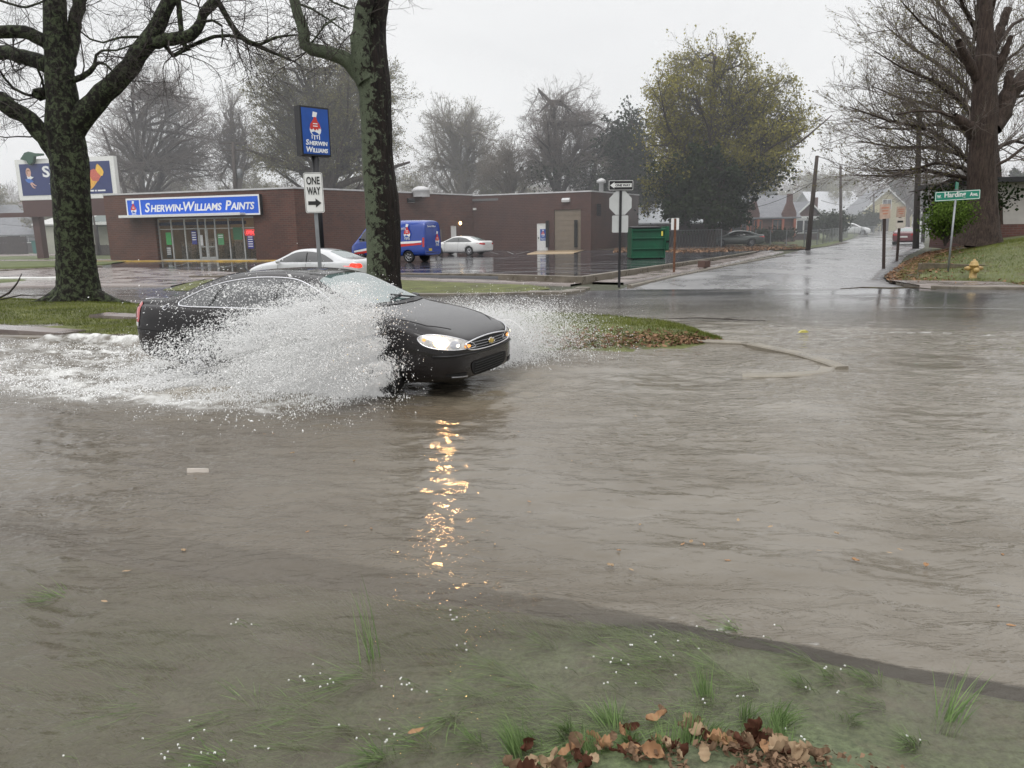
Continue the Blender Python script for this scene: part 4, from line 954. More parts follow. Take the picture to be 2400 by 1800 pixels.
m_ = MB(); upost(m_, 0, -.03, -.1, za(425), .04); m_.build('post', M['darkmetal'], st)
oc = [(.39*math.cos(PI/8+k*PI/4), .39*math.sin(PI/8+k*PI/4)) for k in range(8)]
o = MB().prism([(a*1.03, b_*1.06) for a, b_ in oc], .0, .008).build('stop_plate', M['signback'], st, bevel=.002); o.location = (0, 0, za(476))
o = MB().prism(round_rect(.54, .56, .04), .0, .006).build('square_plate', M['signback'], st); o.location = (0, 0, za(525))
op = MB().prism(round_rect(.80, .31, .03), -.05, -.044).build('one_way_plate', M['paper'], st); op.location = (0, 0, za(434.5))
MB().prism(round_rect(.77, .28, .025), -.056, -.051).build('dark_field', M['black'], op)
MB().prism([(-.36, 0), (-.22, .10), (-.22, .06), (.35, .06), (.35, -.06), (-.22, -.06), (-.22, -.10)], -.062, -.057).build('arrow', M['paper'], op)
write('ONE WAY', -.19, -.036, .50, .075, M['black'], op, y=-.067, bold=.035)
sp = thing('small_sign', 'blank white plate on a rusty brown post beside the green dumpster', 'sign'); dd = 33; p = D(1581, 575, dd); sp.location = (p.x, dd, 0)
za = lambda y: D(1581, y, dd).z
m_ = MB(); upost(m_, 0, -.02, -.05, za(512), .045); m_.build('post', M['rust'], sp); o = MB().prism(round_rect(.33, .48, .03), 0, .006).build('plate', M['paper'], sp); o.location = (0, 0, za(525))
for i, (px, y0, y1, yb, dd, lab) in enumerate(((2070, 478, 511, 630, 33.5, 'weathered orange plate with faint red lettering on a leaning dark post at the kerb'), (2108, 484, 508, 612, 40, 'dark post with a faded orange plate above a white plate, further up the kerb'))):
    t = thing('parking_sign', lab, 'sign'); p = D(px+8 if i == 0 else px, (y0+yb)/2, dd); zb2 = D(px, yb, dd).z; t.location = (p.x, dd, zb2-.05); t.rotation_euler = (0, math.radians(-3.5 if i == 0 else -.5), -.1)
    zt2 = D(px, y0, dd).z - zb2 + .05; m_ = MB(); m_.box(-.055, .055, 0, .09, -.2, zt2-.35 if i == 0 else zt2-.1); m_.build('post', mat('dark wood post', (.035,.022,.018), .7), t)
    h_ = (y1-y0)/FPX*dd; o = MB().prism(round_rect(.44, h_, .03), -.03, -.02).build('plate', mat('faded orange', (.42,.31,.25), .5, var=.2), t); o.location = (0, 0, zt2-h_/2)
    for k in range(3): MB().box(-.15+.03*k, .15-.02*k, -.034, -.0305, h_*(.2-.2*k), h_*(.29-.2*k)).build('text_line', mat('faded red', (.42,.18,.12), .6), o)
    if i == 1:
        o2 = MB().prism(round_rect(.42, .52, .03), -.03, -.02).build('white_plate', mat('dirty white plate', (.55,.50,.44), .5), t); o2.location = (0, 0, zt2-h_-.29); MB().box(-.14, .14, -.034, -.031, .02, .12).build('text_line', M['black'], o2)
# street name sign
sn = thing('street_name_sign', 'green W. Harding Ave. street name sign on a round galvanised post by the hydrant', 'sign'); dd = 27.6; p = D(2229, 560, dd)
zb2 = D(2229, 648, dd).z; sn.location = (p.x, dd, zb2-.05); zt2 = D(2235, 470, dd).z-zb2+.05; sn.rotation_euler = (0, math.radians(.6), 0)
MB().tube([(0,0,-.2),(0,0,zt2+.05)], .033, 10).build('post', M['galv'], sn, True)
bl_ = MB().prism(round_rect(1.58, .33, .03), -.014, .004).build('name_blade', M['greensign'], sn); bl_.location = (.05, 0, zt2+.17); bl_.rotation_euler = (0, math.radians(-3), 0)
rr = round_rect(1.55, .30, .028); ri = round_rect(1.51, .26, .022); bd = MB().add([(a, -.016, b_) for a, b_ in rr] + [(a, -.016, b_) for a, b_ in ri], [(i, (i+1)%len(rr), (i+1)%len(rr)+len(rr), i+len(rr)) for i in range(len(rr))]); bd.build('border', M['paper'], bl_)
write('W.', -.72, -.06, .15, .11, M['paper'], bl_, y=-.019, bold=.02); write('Harding', -.46, -.105, .74, .235, M['paper'], bl_, y=-.019, bold=.02); write('Ave.', .42, -.05, .29, .13, M['paper'], bl_, y=-.019, bold=.02)
MB().box(-.045, .045, -.045, .045, .34, .385).build('bracket', M['galv'], sn).location = (0, 0, zt2)
_cb = MB().box(-.008, .008, -.40, .40, .38, .62).build('cross_blade', M['greensign'], sn); _cb.location = (0, 0, zt2); _cb.rotation_euler = (0, 0, -.62)
# hydrant
hy = thing('fire_hydrant', 'faded yellow fire hydrant among fallen leaves on the grass corner', 'hydrant'); dd = 26.2; p = D(2280, 650, dd); hy.location = (p.x, dd, D(2280, 656, dd).z-.03)
M['hyd'] = mat('hydrant yellow', (.40,.27,.09), .45, scale=6, var=.2, dirt=(.25,.16,.07))
MB().lathe([(.17,0),(.17,.05),(.12,.06),(.11,.48),(.15,.50),(.15,.54),(.13,.55),(.125,.60),(.09,.66),(.04,.685),(.035,.73),(.001,.735)], 18).build('barrel', M['hyd'], hy, True)
for s in (-1, 1): MB().lathe([(.001, s*.30),(.05,s*.30),(.055,s*.24),(.075,s*.23),(.075,s*.16),(.055,s*.15),(.055,0)], 14, 'x', (0,0,.42)).build('side_outlet', M['hyd'], hy, True)
MB().lathe([(.001,-.24),(.06,-.24),(.065,-.2),(.095,-.19),(.095,-.13),(.07,-.12),(.07,0)], 14, 'y', (0,0,.36)).build('front_outlet', M['hyd'], hy, True)
# old step beside hydrant
for i, (px, py, w_, dd) in enumerate(((2215, 632, .9, 29), (2318, 640, .45, 28.6))):
    p = D(px, py, dd); o = MB().cbox((0,0,0), (w_, .18, .22 if i == 0 else .3), .03).build('concrete_block', mat('mossy old concrete', (.11,.09,.06), .8, scale=8, var=.4)); o.location = (p.x, dd, p.z); o.rotation_euler = (0, 0.04, -.2); tag(o, ['long mossy concrete kerb block in the grass left of the hydrant', 'short dark lump of old concrete just right of the hydrant'][i], 'concrete block')

# ------------------------------------------------------------------ dumpster
dd = 47.5; p0, p1 = D(1478, 605, dd), D(1568, 605, dd); dw = p1.x-p0.x
du = thing('dumpster', 'dark green steel dumpster with black lid in the corner of the car park', 'dumpster', (p0.x, dd, .0), 0); H_ = D(1500, 530, dd).z
M['dgreen'] = mat('dumpster green', (.008,.085,.042), .4, scale=2, var=.2, dirt=(.01,.05,.03))
m_ = MB().prismx([(0, .08), (1.7, .08), (1.7, H_*.95), (0, H_*.93)], .12, dw-.32); m_.box(.04, dw-.24, -.09, 0, H_*.30, H_*.34).box(.04, dw-.24, -.09, 0, H_*.62, H_*.66).box(.04, dw-.24, -.09, 0, .08, .16).box(.04, dw-.24, -.09, 0, H_*.86, H_*.92)
m_.box(.04, .12, -.07, 1.7, .08, H_*.93).box(dw-.32, dw-.24, -.07, 1.7, .08, H_*.93); m_.build('bin', M['dgreen'], du, bevel=.01)
MB().prismx([(-.14, H_*.94), (1.75, H_*.97), (1.75, H_*1.0), (-.14, H_*.97)], .05, dw*.78).build('lid', mat('black plastic lid', (.03,.03,.035), .35), du)
MB().box(dw-.236, dw, .1, 1.5, H_*.25, H_*.98).box(dw-.236, dw-.05, -.12, .1, H_*.28, H_*.55).build('compactor_box', M['dgreen'], du, bevel=.01)
MB().box(dw-.22, dw-.04, -.16, -.125, H_*.5, H_*.56).build('fork_pocket', M['hole'], du)
MB().box(dw-.52, dw-.42, -.096, -.092, H_*.70, H_*.84).build('sticker', mat('yellow sticker', (.7,.6,.1), .5), du)
for x in (.2, dw-.5): MB().box(x, x+.2, .1, .4, -.02, .08).build('foot', M['darkmetal'], du)
# ------------------------------------------------------------------ other vehicles
M['whitepaint'] = paint('white paint', (.62,.63,.64)); M['silver'] = paint('grey green paint', (.10,.115,.11), .5); M['redpaint'] = paint('dark red paint', (.11,.01,.016)); M['whitepaint2'] = paint('pearl white', (.68,.68,.67))
p = D(715, 650, 28.3)
sedan('white two door car with lit red rear lamps driving left behind the black car', (p.x+.22, 28.3, -.03), PI-.33, M['whitepaint'], L=.91, H=.985, W=.98, braking=True, spokes=8, coupe=True, window=M['screen'])
r_, bvh_, P_ = sedan('white four door sedan parked nose in by the white side door', (D(1078, 590, 60).x, 60, .05), PI-.50, M['whitepaint2'], L=.965, H=.985, W=1.0, spokes=10)
sedan('grey green sedan with rear spoiler parked on the leaves under the big tree', (D(1724, 570, 71).x, 71, .05), PI-.2, M['silver'], L=.92, H=.96, spokes=8)
sedan('dark red sedan driving away up the side street', (D(2122, 560, 68).x, 68, .06), math.radians(60), M['redpaint'], L=.9, H=1.0, braking=False)
sedan('white car parked on a front lawn far up the side street', (D(1994, 547, 104).x, 104, .35), -.25, M['whitepaint'], L=.95, H=1.08, W=1.0)
# lettered blue van
VAN = dict(x=[-2.95,-2.94,-2.9,-2.6,-1,0,1.0,1.35,1.7,2.1,2.3,2.6,2.75,2.80,2.82],
    zt=[2.30,2.46,2.52,2.56,2.58,2.57,2.52,2.40,2.05,1.60,1.38,1.22,1.08,.9,.8], zs=[1.1,1.15,1.18,1.2,1.2,1.2,1.2,1.2,1.2,1.18,1.15,1.02,.9,.8,.7],
    w=[.90,.96,.98,.995,1.0,1.0,1.0,1.0,1.0,.99,.97,.90,.80,.65,.4], wt=[.80,.84,.86,.87,.87,.87,.86,.84,.82,.82,.80,.74,.62,.5,.3], zb=[.5,.45,.42,.4,.38,.38,.38,.38,.38,.38,.38,.4,.42,.45,.5], wmax=1.0, boxy=1)
dd = 49.5; p = D(918, 600, dd)
vn = thing('delivery_van', 'tall blue paint store delivery van with logo and red and white stripes', 'van', (p.x+.15, dd, .03), PI-.47)
me, bvh = body_mesh(VAN, [(1.95, .36, .42), (-1.75, .36, .42)], 1); link('body', me, [M['vanblue'], M['hole']], vn)
for x in (1.95, -1.75):
    for s in (-1, 1): wheel(vn, x, s*.86, .36, .22, 6, s)
for s in 'RL':
    patch(bvh, [(.75, 1.3), (1.95, 1.3), (1.75, 1.75), (1.35, 2.12), (.75, 2.12)], s, .006, .15, 'side_window', M['tint'], vn)
    patch(bvh, [(-2.9, .42), (2.6, .42), (2.6, .62), (-2.9, .62)], s, .008, .3, 'sill_trim', M['blackplastic'], vn)
    patch(bvh, [(-2.93, .95), (-2.8, .95), (-2.8, 1.5), (-2.93, 1.5)], s, .01, .1, 'tail_lamp', M['redlens'], vn)
    stripe = [(-2.75, 1.32), (-2.75, 1.22), (-1.0, 1.08), (.6, .82), (2.4, .62), (2.4, .72), (.6, 1.0), (-1.0, 1.26)]
    patch(bvh, stripe, s, .008, .15, 'white_stripe', M['signwhite'], vn); patch(bvh, [(a, b_-.13) for a, b_ in stripe], s, .010, .15, 'red_stripe', M['red'], vn)
    mirror(vn, 1.75, (-1 if s == 'R' else 1)*1.02, 1.45, M['blackplastic'], -1 if s == 'R' else 1)
e = logo(vn, 0, 0, .92, 0); e.location = (-1.75, 1.025, 1.42); e.rotation_euler = (math.radians(-3), 0, PI)
t_ = write('PAINTS.', -1.2, 0, .55, .13, M['signwhite'], vn); t_.location = (-2.35+.0, 1.01, 1.98); t_.data.transform(Matrix.Translation((0,0,0))); t_.rotation_euler = (0, 0, PI)
t_ = write('PAINTS.', .0, 0, 1.1, .16, M['signwhite'], vn); t_.location = (-.05, 1.012, 1.85); t_.rotation_euler = (math.radians(-4), 0, PI)
e = logo(vn, 0, 0, .85, 0); e.location = (-2.965, -.48, 1.02); e.rotation_euler = (0, 0, -PI/2)
t_ = write('Sherwin-Williams', 0, 0, .95, .11, M['signwhite'], vn, shear=.2); t_.location = (-2.965, .6, 2.12); t_.rotation_euler = (0, 0, -PI/2)
patch(bvh, [(-.005, .6), (.005, .6), (.005, 2.4), (-.005, 2.4)], 'B', .005, .4, 'door_seam', M['hole'], vn)
patch(bvh, [(-.8, .42), (.8, .42), (.8, .62), (-.8, .62)], 'B', .02, .3, 'rear_bumper', M['blackplastic'], vn)
patch(bvh, [(.15, .7), (.5, .7), (.5, .85), (.15, .85)], 'B', .012, .3, 'license_plate', mat('yellow plate', (.6,.45,.08), .5), vn)

# ------------------------------------------------------------------ utility poles and wires
M['pole'] = mat('weathered pole', (.045,.034,.028), .8, scale=4, var=.4, stretch=(3,3,.3)); M['wire'] = mat('wire', (.02,.02,.02), .6)
POLES = []
def pole(label, px0, y0, px1, y1, dd, r, arms=False, trans=False, z0=None):
    b = D(px0, y0, dd); t = D(px1, y1, dd)
    o = thing('utility_pole', label, 'utility pole', b); v = t - b
    MB().tube([(0,0,-.4), tuple(v*.5), tuple(v)], [r*1.15, r, r*.75], 10).build('pole', M['pole'], o, True)
    if arms:
        for k in (.985, .90):
            c = v*k; MB().box(-1.3, 1.3, -.08, .08, -.07, .07).build('crossarm', M['pole'], o).location = c
    if trans:
        m = MB().lathe([(.001,0),(.26,.02),(.26,.8),(.2,.88),(.001,.9)], 12); m.build('transformer', M['galv'], o, True).location = v*.55 + Vector((.5,0,0)); MB().tube([(.1,0,.3),(.4,0,.3)], .05, 6).build('bracket', M['darkmetal'], o).location = v*.55
    POLES.append(t); return o
pole('dark leaning wooden pole at the car park corner of the side street', 1893, 585, 1915, 365, 58, .16)
pole('thin wooden pole beside the pale porch house, further up the street', 1971, 562, 1970, 388, 82, .15)
pole('tall thick wooden pole standing beside the dark red car', 2147, 578, 2155, 263, 58, .20)
pole('distant wooden pole just right of the tall thick one', 2163, 566, 2172, 372, 76, .15)
pole('faint far pole near the cream gabled house', 2047, 550, 2048, 452, 120, .16)
pole('dark pole with two crossarms and a transformer behind the shop roof', 556, 520, 546, 333, 77, .20, True, True)
pole('slim pole beyond the left lawn between trunk and shop', 233, 610, 218, 500, 75, .10)
def wire(a, b, sag, name_label, r=.018):
    a, b = Vector(a), Vector(b); pts = [a.lerp(b, t) - Vector((0,0,sag*4*t*(1-t))) for t in np.linspace(0, 1, 22)]
    tag(MB().tube(pts, r, 4).build('overhead_wire', M['wire']), name_label, 'wire')
wire(POLES[0], D(2160, 400, 58), .5, 'overhead wire crossing the side street between the leaning pole and the tall thick pole', .022)
wire(D(1925, 470, 58), D(2048, 458, 120), .8, 'thin wire running from the leaning pole to the faint far pole')
wire(D(1918, 420, 58), D(1640, 485, 62), 1.0, 'service wire sagging from the leaning pole into the big tree', .02)
wire(D(-60, 515, 80), D(233, 518, 75), .6, 'low wire crossing in front of the houses left of the shop', .02)
wire(POLES[5]+Vector((1,0,-.1)), D(700, 405, 95), .6, 'wire running right from the crossarm pole behind the shop', .02)

# ------------------------------------------------------------------ houses
M['roofgrey'] = mat('grey shingles', (.16,.165,.18), .7, scale=2, var=.2); M['hbrick'] = brick_mat('red house brick', (.13,.05,.04), (.10,.038,.03), (.12,.09,.08)); M['orangetrim'] = mat('orange trim', (.34,.10,.055), .6)
M['cream'] = mat('cream siding', (.38,.38,.31), .6, scale=1, var=.08); M['siding'] = mat('white trim', (.62,.63,.62), .5); M['winglass'] = glassmat('window glass', (.05,.055,.06), .08); M['darkwood'] = mat('dark fence wood', (.035,.025,.022), .75, scale=3, var=.4); M['roofred'] = mat('brown red roof', (.14,.075,.07), .7, scale=1, var=.15)
def house(name, label, loc, rz, w, d, h, rh, wallm, roofm, axis='x', over=.4, windows=(), doors=(), cat='house'):
    o = thing(name, label, cat, loc, rz)
    if axis == 'x':   # ridge along x, gables at the sides
        MB().prismx([(0,-.3),(d,-.3),(d,h),(d/2,h+rh-.05),(0,h)], 0, w).build('wall', wallm, o)
        a = rh/(d/2)
        MB().prismx([(-over, h-over*a), (d/2, h+rh), (d+over, h-over*a), (d+over, h-over*a+.14), (d/2, h+rh+.16), (-over, h-over*a+.14)], -over, w+over).build('roof', roofm, o)
    else:             # gable faces the viewer
        MB().prism([(0,-.3),(w,-.3),(w,h),(w/2,h+rh-.05),(0,h)], 0, d).build('wall', wallm, o)
        a = rh/(w/2)
        MB().prism([(-over, h-over*a), (w/2, h+rh), (w+over, h-over*a), (w+over, h-over*a+.14), (w/2, h+rh+.16), (-over, h-over*a+.14)], -over, d+over).build('roof', roofm, o)
        MB().prism([(-over, h-over*a-.06), (w/2, h+rh-.06), (w+over, h-over*a-.06), (w+over, h-over*a+.145), (w/2, h+rh+.165), (-over, h-over*a+.145)], -over-.06, -over-.004).build('fascia', M['siding'], o)
    for (x, z, ww, hh_, tm) in windows:
        f = MB().box(x, x+ww, -.08, -.003, z, z+hh_).build('window', tm, o)
        MB().box(x+.1, x+ww/2-.03, -.11, -.081, z+.1, z+hh_-.1).box(x+ww/2+.03, x+ww-.1, -.11, -.081, z+.1, z+hh_-.1).build('pane', M['winglass'], f)
    for (x, ww, hh_, dm) in doors:
        q = MB().box(x, x+ww, -.06, -.003, 0, hh_).build('door', dm, o); MB().box(x+ww-.15, x+ww-.08, -.1, -.06, 1, 1.1).build('handle', M['darkmetal'], q)
    return o
def hpos(px, py, dd): p = D(px, py, dd); return (p.x, dd, p.z)
# bungalow: px 1690..1868 at about 84 m
dd = 84; a = D(1692, 560, dd); b_ = D(1866, 560, dd); ww = b_.x-a.x
hb = house('brick_bungalow', 'dark brick bungalow with orange window trim and grey roof behind the grey sedan', (a.x, dd, .2), .04, ww, 8, 2.55, 2.2, M['hbrick'], M['roofgrey'], 'x', .4,
    [(.9, .75, 2.2, 1.4, M['orangetrim']), (3.4, .7, .9, 1.5, M['orangetrim']), (ww-2.6, .7, 1.2, 1.6, M['orangetrim']), (4.8, .6, 1.9, .18, M['orangetrim'])])
for px, w_ in ((1765, 1.3), (1850, 1.5)):
    x = D(px, 500, dd).x - a.x; MB().prism([(x-w_/2, 2.3), (x-w_/2, 2.9), (x-.3, 4.0), (x-.25, 4.9 if px > 1800 else 4.2), (x+.25, 4.9 if px > 1800 else 4.2), (x+.3, 4.0), (x+w_/2, 2.9), (x+w_/2, 2.3)], -.35, -.004).build('chimney', M['hbrick'], hb)
    MB().box(x-w_/2, x-w_/2+.22, -.36, -.004, .4, 2.3).box(x+w_/2-.22, x+w_/2, -.36, -.004, .4, 2.3).build('brick_pier', M['orangetrim'], hb)
# porch house px 1860..1932
dd = 90; a = D(1856, 560, dd); b_ = D(1930, 560, dd)
ph = house('porch_house', 'small house with white gable trim and a white framed glazed porch', (a.x, dd, .3), .25, b_.x-a.x, 9, 2.5, 1.5, M['hbrick'], M['roofgrey'], 'y', .5, [], [])
for k in range(3): 
    x = .25+k*.98; f = MB().box(x, x+.95, -.3, -.1, .55, 2.15).build('porch_window', M['siding'], ph); MB().box(x+.1, x+.85, -.34, -.301, .68, 2.02).build('pane', M['winglass'], f)
MB().box(.0, 3.4, -.32, 0, 2.2, 2.5).build('porch_beam', M['siding'], ph); MB().box(2.9, 3.3, .2, .6, 3.0, 4.6).build('chimney', M['hbrick'], ph)
dd = 62; 
sh = house('white_roof_shed', 'low dark shed with a pale roof behind the dumpster and the big tree', hpos(1478, 562, 80)[:2]+(.1,), .0, 10.0, 7, 2.3, 1.7, M['darkwood'], mat('pale tin roof', (.42,.44,.46), .4, scale=1), 'x', .5, [], [(6.5, 1.2, 2.0, M['darkwood'])], 'shed')
cg = house('cream_house', 'pale cream house with a tall front gable far up the street', hpos(2012, 548, 125)[:2]+(.5,), -.1, 8.0, 9, 2.9, 3.6, mat('cream yellow boards', (.42,.38,.22), .6), M['roofgrey'], 'y', .4, [(3.3, 3.4, 1.4, 1.6, M['siding'])], [(3.4, 1.1, 2.1, M['darkwood'])])
MB().box(-.6, 3.2, -2.2, -.5, 2.5, 2.7).box(-.5, -.3, -2.1, -1.9, 0, 2.5).box(2.9, 3.1, -2.1, -1.9, 0, 2.5).build('porch', M['siding'], cg)
fh = house('grey_house', 'hazy grey house with a light roof slope beyond the porch house', hpos(1915, 548, 135)[:2]+(.5,), .2, 9, 9, 3.2, 3.6, mat('grey boards', (.24,.25,.25), .6), mat('light roof', (.40,.41,.43), .5), 'x', .5, [(2, 1, 1.3, 1.5, M['siding']), (5.5, 1, 1.3, 1.5, M['siding'])])
# houses left of the shop
a = D(74, 598, 84)
ch = house('cream_outbuilding', 'cream flat sided building with a white door behind the billboard posts', (a.x, 86, .15), -.1, 12, 9, 3.1, .9, M['cream'], mat('pale eaves', (.5,.5,.48), .5), 'x', .5, [], [(1.4+1.7, 1.05, 2.2, M['white'])])
a = D(-70, 590, 100); lh = house('grey_roof_house', 'low house with big wet grey roof at the far left edge', (a.x, 100, .2), -.15, 12.5, 10, 2.2, 3.6, M['darkwood'], M['roofgrey'], 'x', .4, [(4, 1.0, 1.6, .9, M['siding']), (7.5, 1.0, 2.2, .9, M['siding'])])
a = D(20, 560, 118); rh_ = house('red_roof_house', 'house with a broad brown red roof and small white dormers behind the cream building', (a.x, 118, .3), -.1, 17, 10, 3.4, 4.0, M['cream'], M['roofred'], 'x', .5, [])
for k in (4.5, 11): MB().prism([(k, 5.2), (k+1.6, 5.2), (k+1.6, 6.1), (k+.8, 6.6), (k, 6.1)], 0.6, 2.2).build('dormer', M['siding'], rh_)
a = D(215, 600, 82); pr_ = house('grey_porch_house', 'grey and white house with porch posts seen between the mossy trunk and the shop', (a.x, 82, .15), -.1, 8, 8, 2.9, 1.4, M['cream'], mat('green grey roof', (.13,.16,.15), .6), 'x', .5, [(3.2, .9, .8, 1.3, M['darkwood'])])
MB().box(.4, .7, -1.4, -1.1, 0, 2.9).box(1.5, 1.8, -1.4, -1.1, 0, 2.9).build('porch_post', M['darkwood'], pr_); MB().box(0, 3.6, -1.6, 0, 2.9, 3.2).build('porch_roof', M['siding'], pr_)
a = D(88, 597, 83); bn = thing('wheelie_bin', 'teal green wheeled rubbish bin beside the white door of the cream building', 'bin', (a.x, 83.5, .15), -.1)
MB().prism([(-.42,.08),(.42,.08),(.52,1.3),(-.52,1.3)], -.45, .45).build('bin', mat('teal plastic', (.02,.13,.11), .5), bn); MB().box(-.58, .58, -.5, .5, 1.301, 1.42).build('lid', mat('dark teal plastic', (.015,.09,.08), .5), bn); MB().lathe([(.001,-.5),(.14,-.5),(.14,.5),(.001,.5)], 10, 'x', (0,.42,.14)).build('wheel', M['tyre'], bn)
# right edge building
a = D(2322, 560, 46); zt_ = D(2345, 428, 46).z; 
cb = thing('pale_building', 'plain pale stucco building with dark flat roof and brown brick base at the right edge', 'building', (a.x, 46.5, 1.0), -.12)
zt_ = D(2345, 428, 46.5).z-1; MB().box(0, 16, 0, 8, .75, zt_).build('wall', mat('stained stucco', (.40,.38,.36), .7, scale=.8, var=.14, dirt=(.28,.26,.24)), cb); MB().box(-.02, 16, -.05, 8, -.8, .75).build('base', M['hbrick'], cb); MB().box(-.9, 17, -.7, 8.5, zt_, zt_+.28).build('roof', M['darkmetal'], cb)
# fences
def picket(name, label, pts, h, step, post, mp, mm, mode, z=.1):
    o = thing(name, label, 'fence'); P = [Vector((a[0], a[1], z)) for a in pts]; m = MB(); pn = MB()
    for a, b in zip(P[:-1], P[1:]):
        k = max(1, int((b-a).length/step))
        for i in range(k+1):
            q = a.lerp(b, i/k); m.tube([q, q+Vector((0,0,h+.05))], post, 6)
        if mode == 'chain':
            for zz in (.05, h): pn.tube([a+Vector((0,0,zz)), b+Vector((0,0,zz))], .018, 4)
            n = int((b-a).length/.28)
            for i in range(n):
                q = a.lerp(b, i/n); q2 = a.lerp(b, (i+1)/n)
                pn.tube([q+Vector((0,0,.05)), q2+Vector((0,0,h))], .006, 3, False); pn.tube([q2+Vector((0,0,.05)), q+Vector((0,0,h))], .006, 3, False)
        else:
            n = int((b-a).length/.16); 
            for i in range(n):
                q = a.lerp(b, i/n); q2 = a.lerp(b, (i+.93)/n); hh_ = h+random.uniform(-.03,.03)
                pn.add([q, q2, q2+Vector((0,0,hh_)), q+Vector((0,0,hh_))], [(0,1,2,3)])
    m.build('post', mp, o); pn.build('mesh' if mode == 'chain' else 'boards', mm, o); return o
picket('chain_fence', 'grey chain link fence from the dumpster to the big tree', [D(1560, 585, 64)[:2], D(1690, 585, 66)[:2]], 1.5, 3, .035, M['galv'], M['galv'], 'chain')
picket('chain_fence', 'chain link fence round the lawns beyond the leaning pole', [D(1770, 580, 74)[:2], D(1884, 580, 64)[:2], D(1928, 575, 72)[:2], D(1985, 562, 96)[:2], D(2060, 555, 110)[:2]], 1.3, 3, .04, M['galv'], M['galv'], 'chain')
picket('board_fence', 'dark weathered board fence behind the chain link fence', [D(1440, 582, 74)[:2], D(1570, 582, 70)[:2], D(1700, 580, 72)[:2]], 1.9, 3, .05, M['darkwood'], M['darkwood'], 'board')
picket('board_fence', 'dark brown board fence in front of the far left houses', [D(-80, 596, 84)[:2], D(66, 597, 84)[:2]], 1.9, 3, .05, M['darkwood'], M['darkwood'], 'board')
picket('board_fence', 'low dark hedge like fence left of the shop corner', [D(212, 600, 76)[:2], D(266, 600, 74)[:2]], 1.0, 3, .05, M['darkwood'], M['darkwood'], 'board')
# ------------------------------------------------------------------ trees
def bark(name, dark, mid, lichen, amt=(.5, .62), sc=1.0, side=0):
    m, nt, b = newmat(name); L = nt.links
    tc = N(nt, 'ShaderNodeTexCoord'); mp = N(nt, 'ShaderNodeMapping'); mp.inputs['Scale'].default_value = (1, 1, .16); L.new(tc.outputs['Object'], mp.inputs[0])
    n1 = N(nt, 'ShaderNodeTexNoise', i_Scale=13.0, i_Detail=8.0, i_Roughness=.75, i_Distortion=.4); L.new(mp.outputs[0], n1.inputs['Vector'])
    r1 = ramp(nt, n1.outputs[0], [(.35, dark), (.65, mid)])
    n2 = N(nt, 'ShaderNodeTexNoise', i_Scale=2.6*sc, i_Detail=9.0, i_Roughness=.72, i_Distortion=.5); L.new(tc.outputs['Object'], n2.inputs['Vector'])
    src = n2.outputs[0]
    if side:
        sp_ = N(nt, 'ShaderNodeSeparateXYZ'); L.new(tc.outputs['Object'], sp_.inputs[0]); ma = N(nt, 'ShaderNodeMath', operation='MULTIPLY_ADD'); L.new(sp_.outputs[0], ma.inputs[0]); ma.inputs[1].default_value = -side; L.new(n2.outputs[0], ma.inputs[2]); src = ma.outputs[0]
    r2 = ramp(nt, src, [(amt[0], (0,0,0)), (amt[1], (1,1,1))])
    mx = N(nt, 'ShaderNodeMix', data_type='RGBA'); L.new(r2.outputs[0], mx.inputs[0]); L.new(r1.outputs[0], mx.inputs[6])
    n3 = N(nt, 'ShaderNodeTexNoise', i_Scale=30.0*sc, i_Detail=4.0); L.new(tc.outputs['Object'], n3.inputs['Vector'])
    r3 = ramp(nt, n3.outputs[0], [(.35, tuple(c*.45 for c in lichen)), (.65, lichen)]); L.new(r3.outputs[0], mx.inputs[7])
    L.new(mx.outputs[2], b.inputs['Base Color']); b.inputs['Roughness'].default_value = .7; b.inputs['Specular IOR Level'].default_value = .25
    bp = N(nt, 'ShaderNodeBump', i_Strength=1.0, i_Distance=.10); L.new(n1.outputs[0], bp.inputs['Height']); L.new(bp.outputs[0], b.inputs['Normal'])
    return m
M['bark_moss'] = bark('mossy wet bark', (.003,.003,.002), (.022,.018,.014), (.10,.125,.065), (.48, .57), 2.7)
M['bark_lichen'] = bark('lichened wet bark', (.004,.003,.003), (.028,.020,.016), (.16,.19,.125), (.48, .55), 2.4, .32)
M['bark_brown'] = bark('brown bark', (.018,.012,.010), (.085,.060,.048), (.06,.075,.035), (.62, .72))
def flat(name, c, rough=.8, var=.2):
    return mat(name, c, rough, var=var, scale=.8)
M['twig_dark'] = flat('dark twigs', (.04,.032,.028)); M['twig'] = flat('grey brown twigs', (.135,.112,.098)); M['twig_pale'] = flat('pale twigs', (.17,.15,.125)); M['twig_green'] = flat('mossy twigs', (.075,.07,.045))
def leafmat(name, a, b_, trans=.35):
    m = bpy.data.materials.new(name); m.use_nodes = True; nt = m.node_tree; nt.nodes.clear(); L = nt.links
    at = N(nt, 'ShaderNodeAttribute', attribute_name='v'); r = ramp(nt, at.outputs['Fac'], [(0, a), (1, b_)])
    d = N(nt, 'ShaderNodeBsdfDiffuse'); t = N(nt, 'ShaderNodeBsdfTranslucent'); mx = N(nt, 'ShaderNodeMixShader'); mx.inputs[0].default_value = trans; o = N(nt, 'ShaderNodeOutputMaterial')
    L.new(r.outputs[0], d.inputs[0]); L.new(r.outputs[0], t.inputs[0]); L.new(d.outputs[0], mx.inputs[1]); L.new(t.outputs[0], mx.inputs[2]); L.new(mx.outputs[0], o.inputs[0]); return m
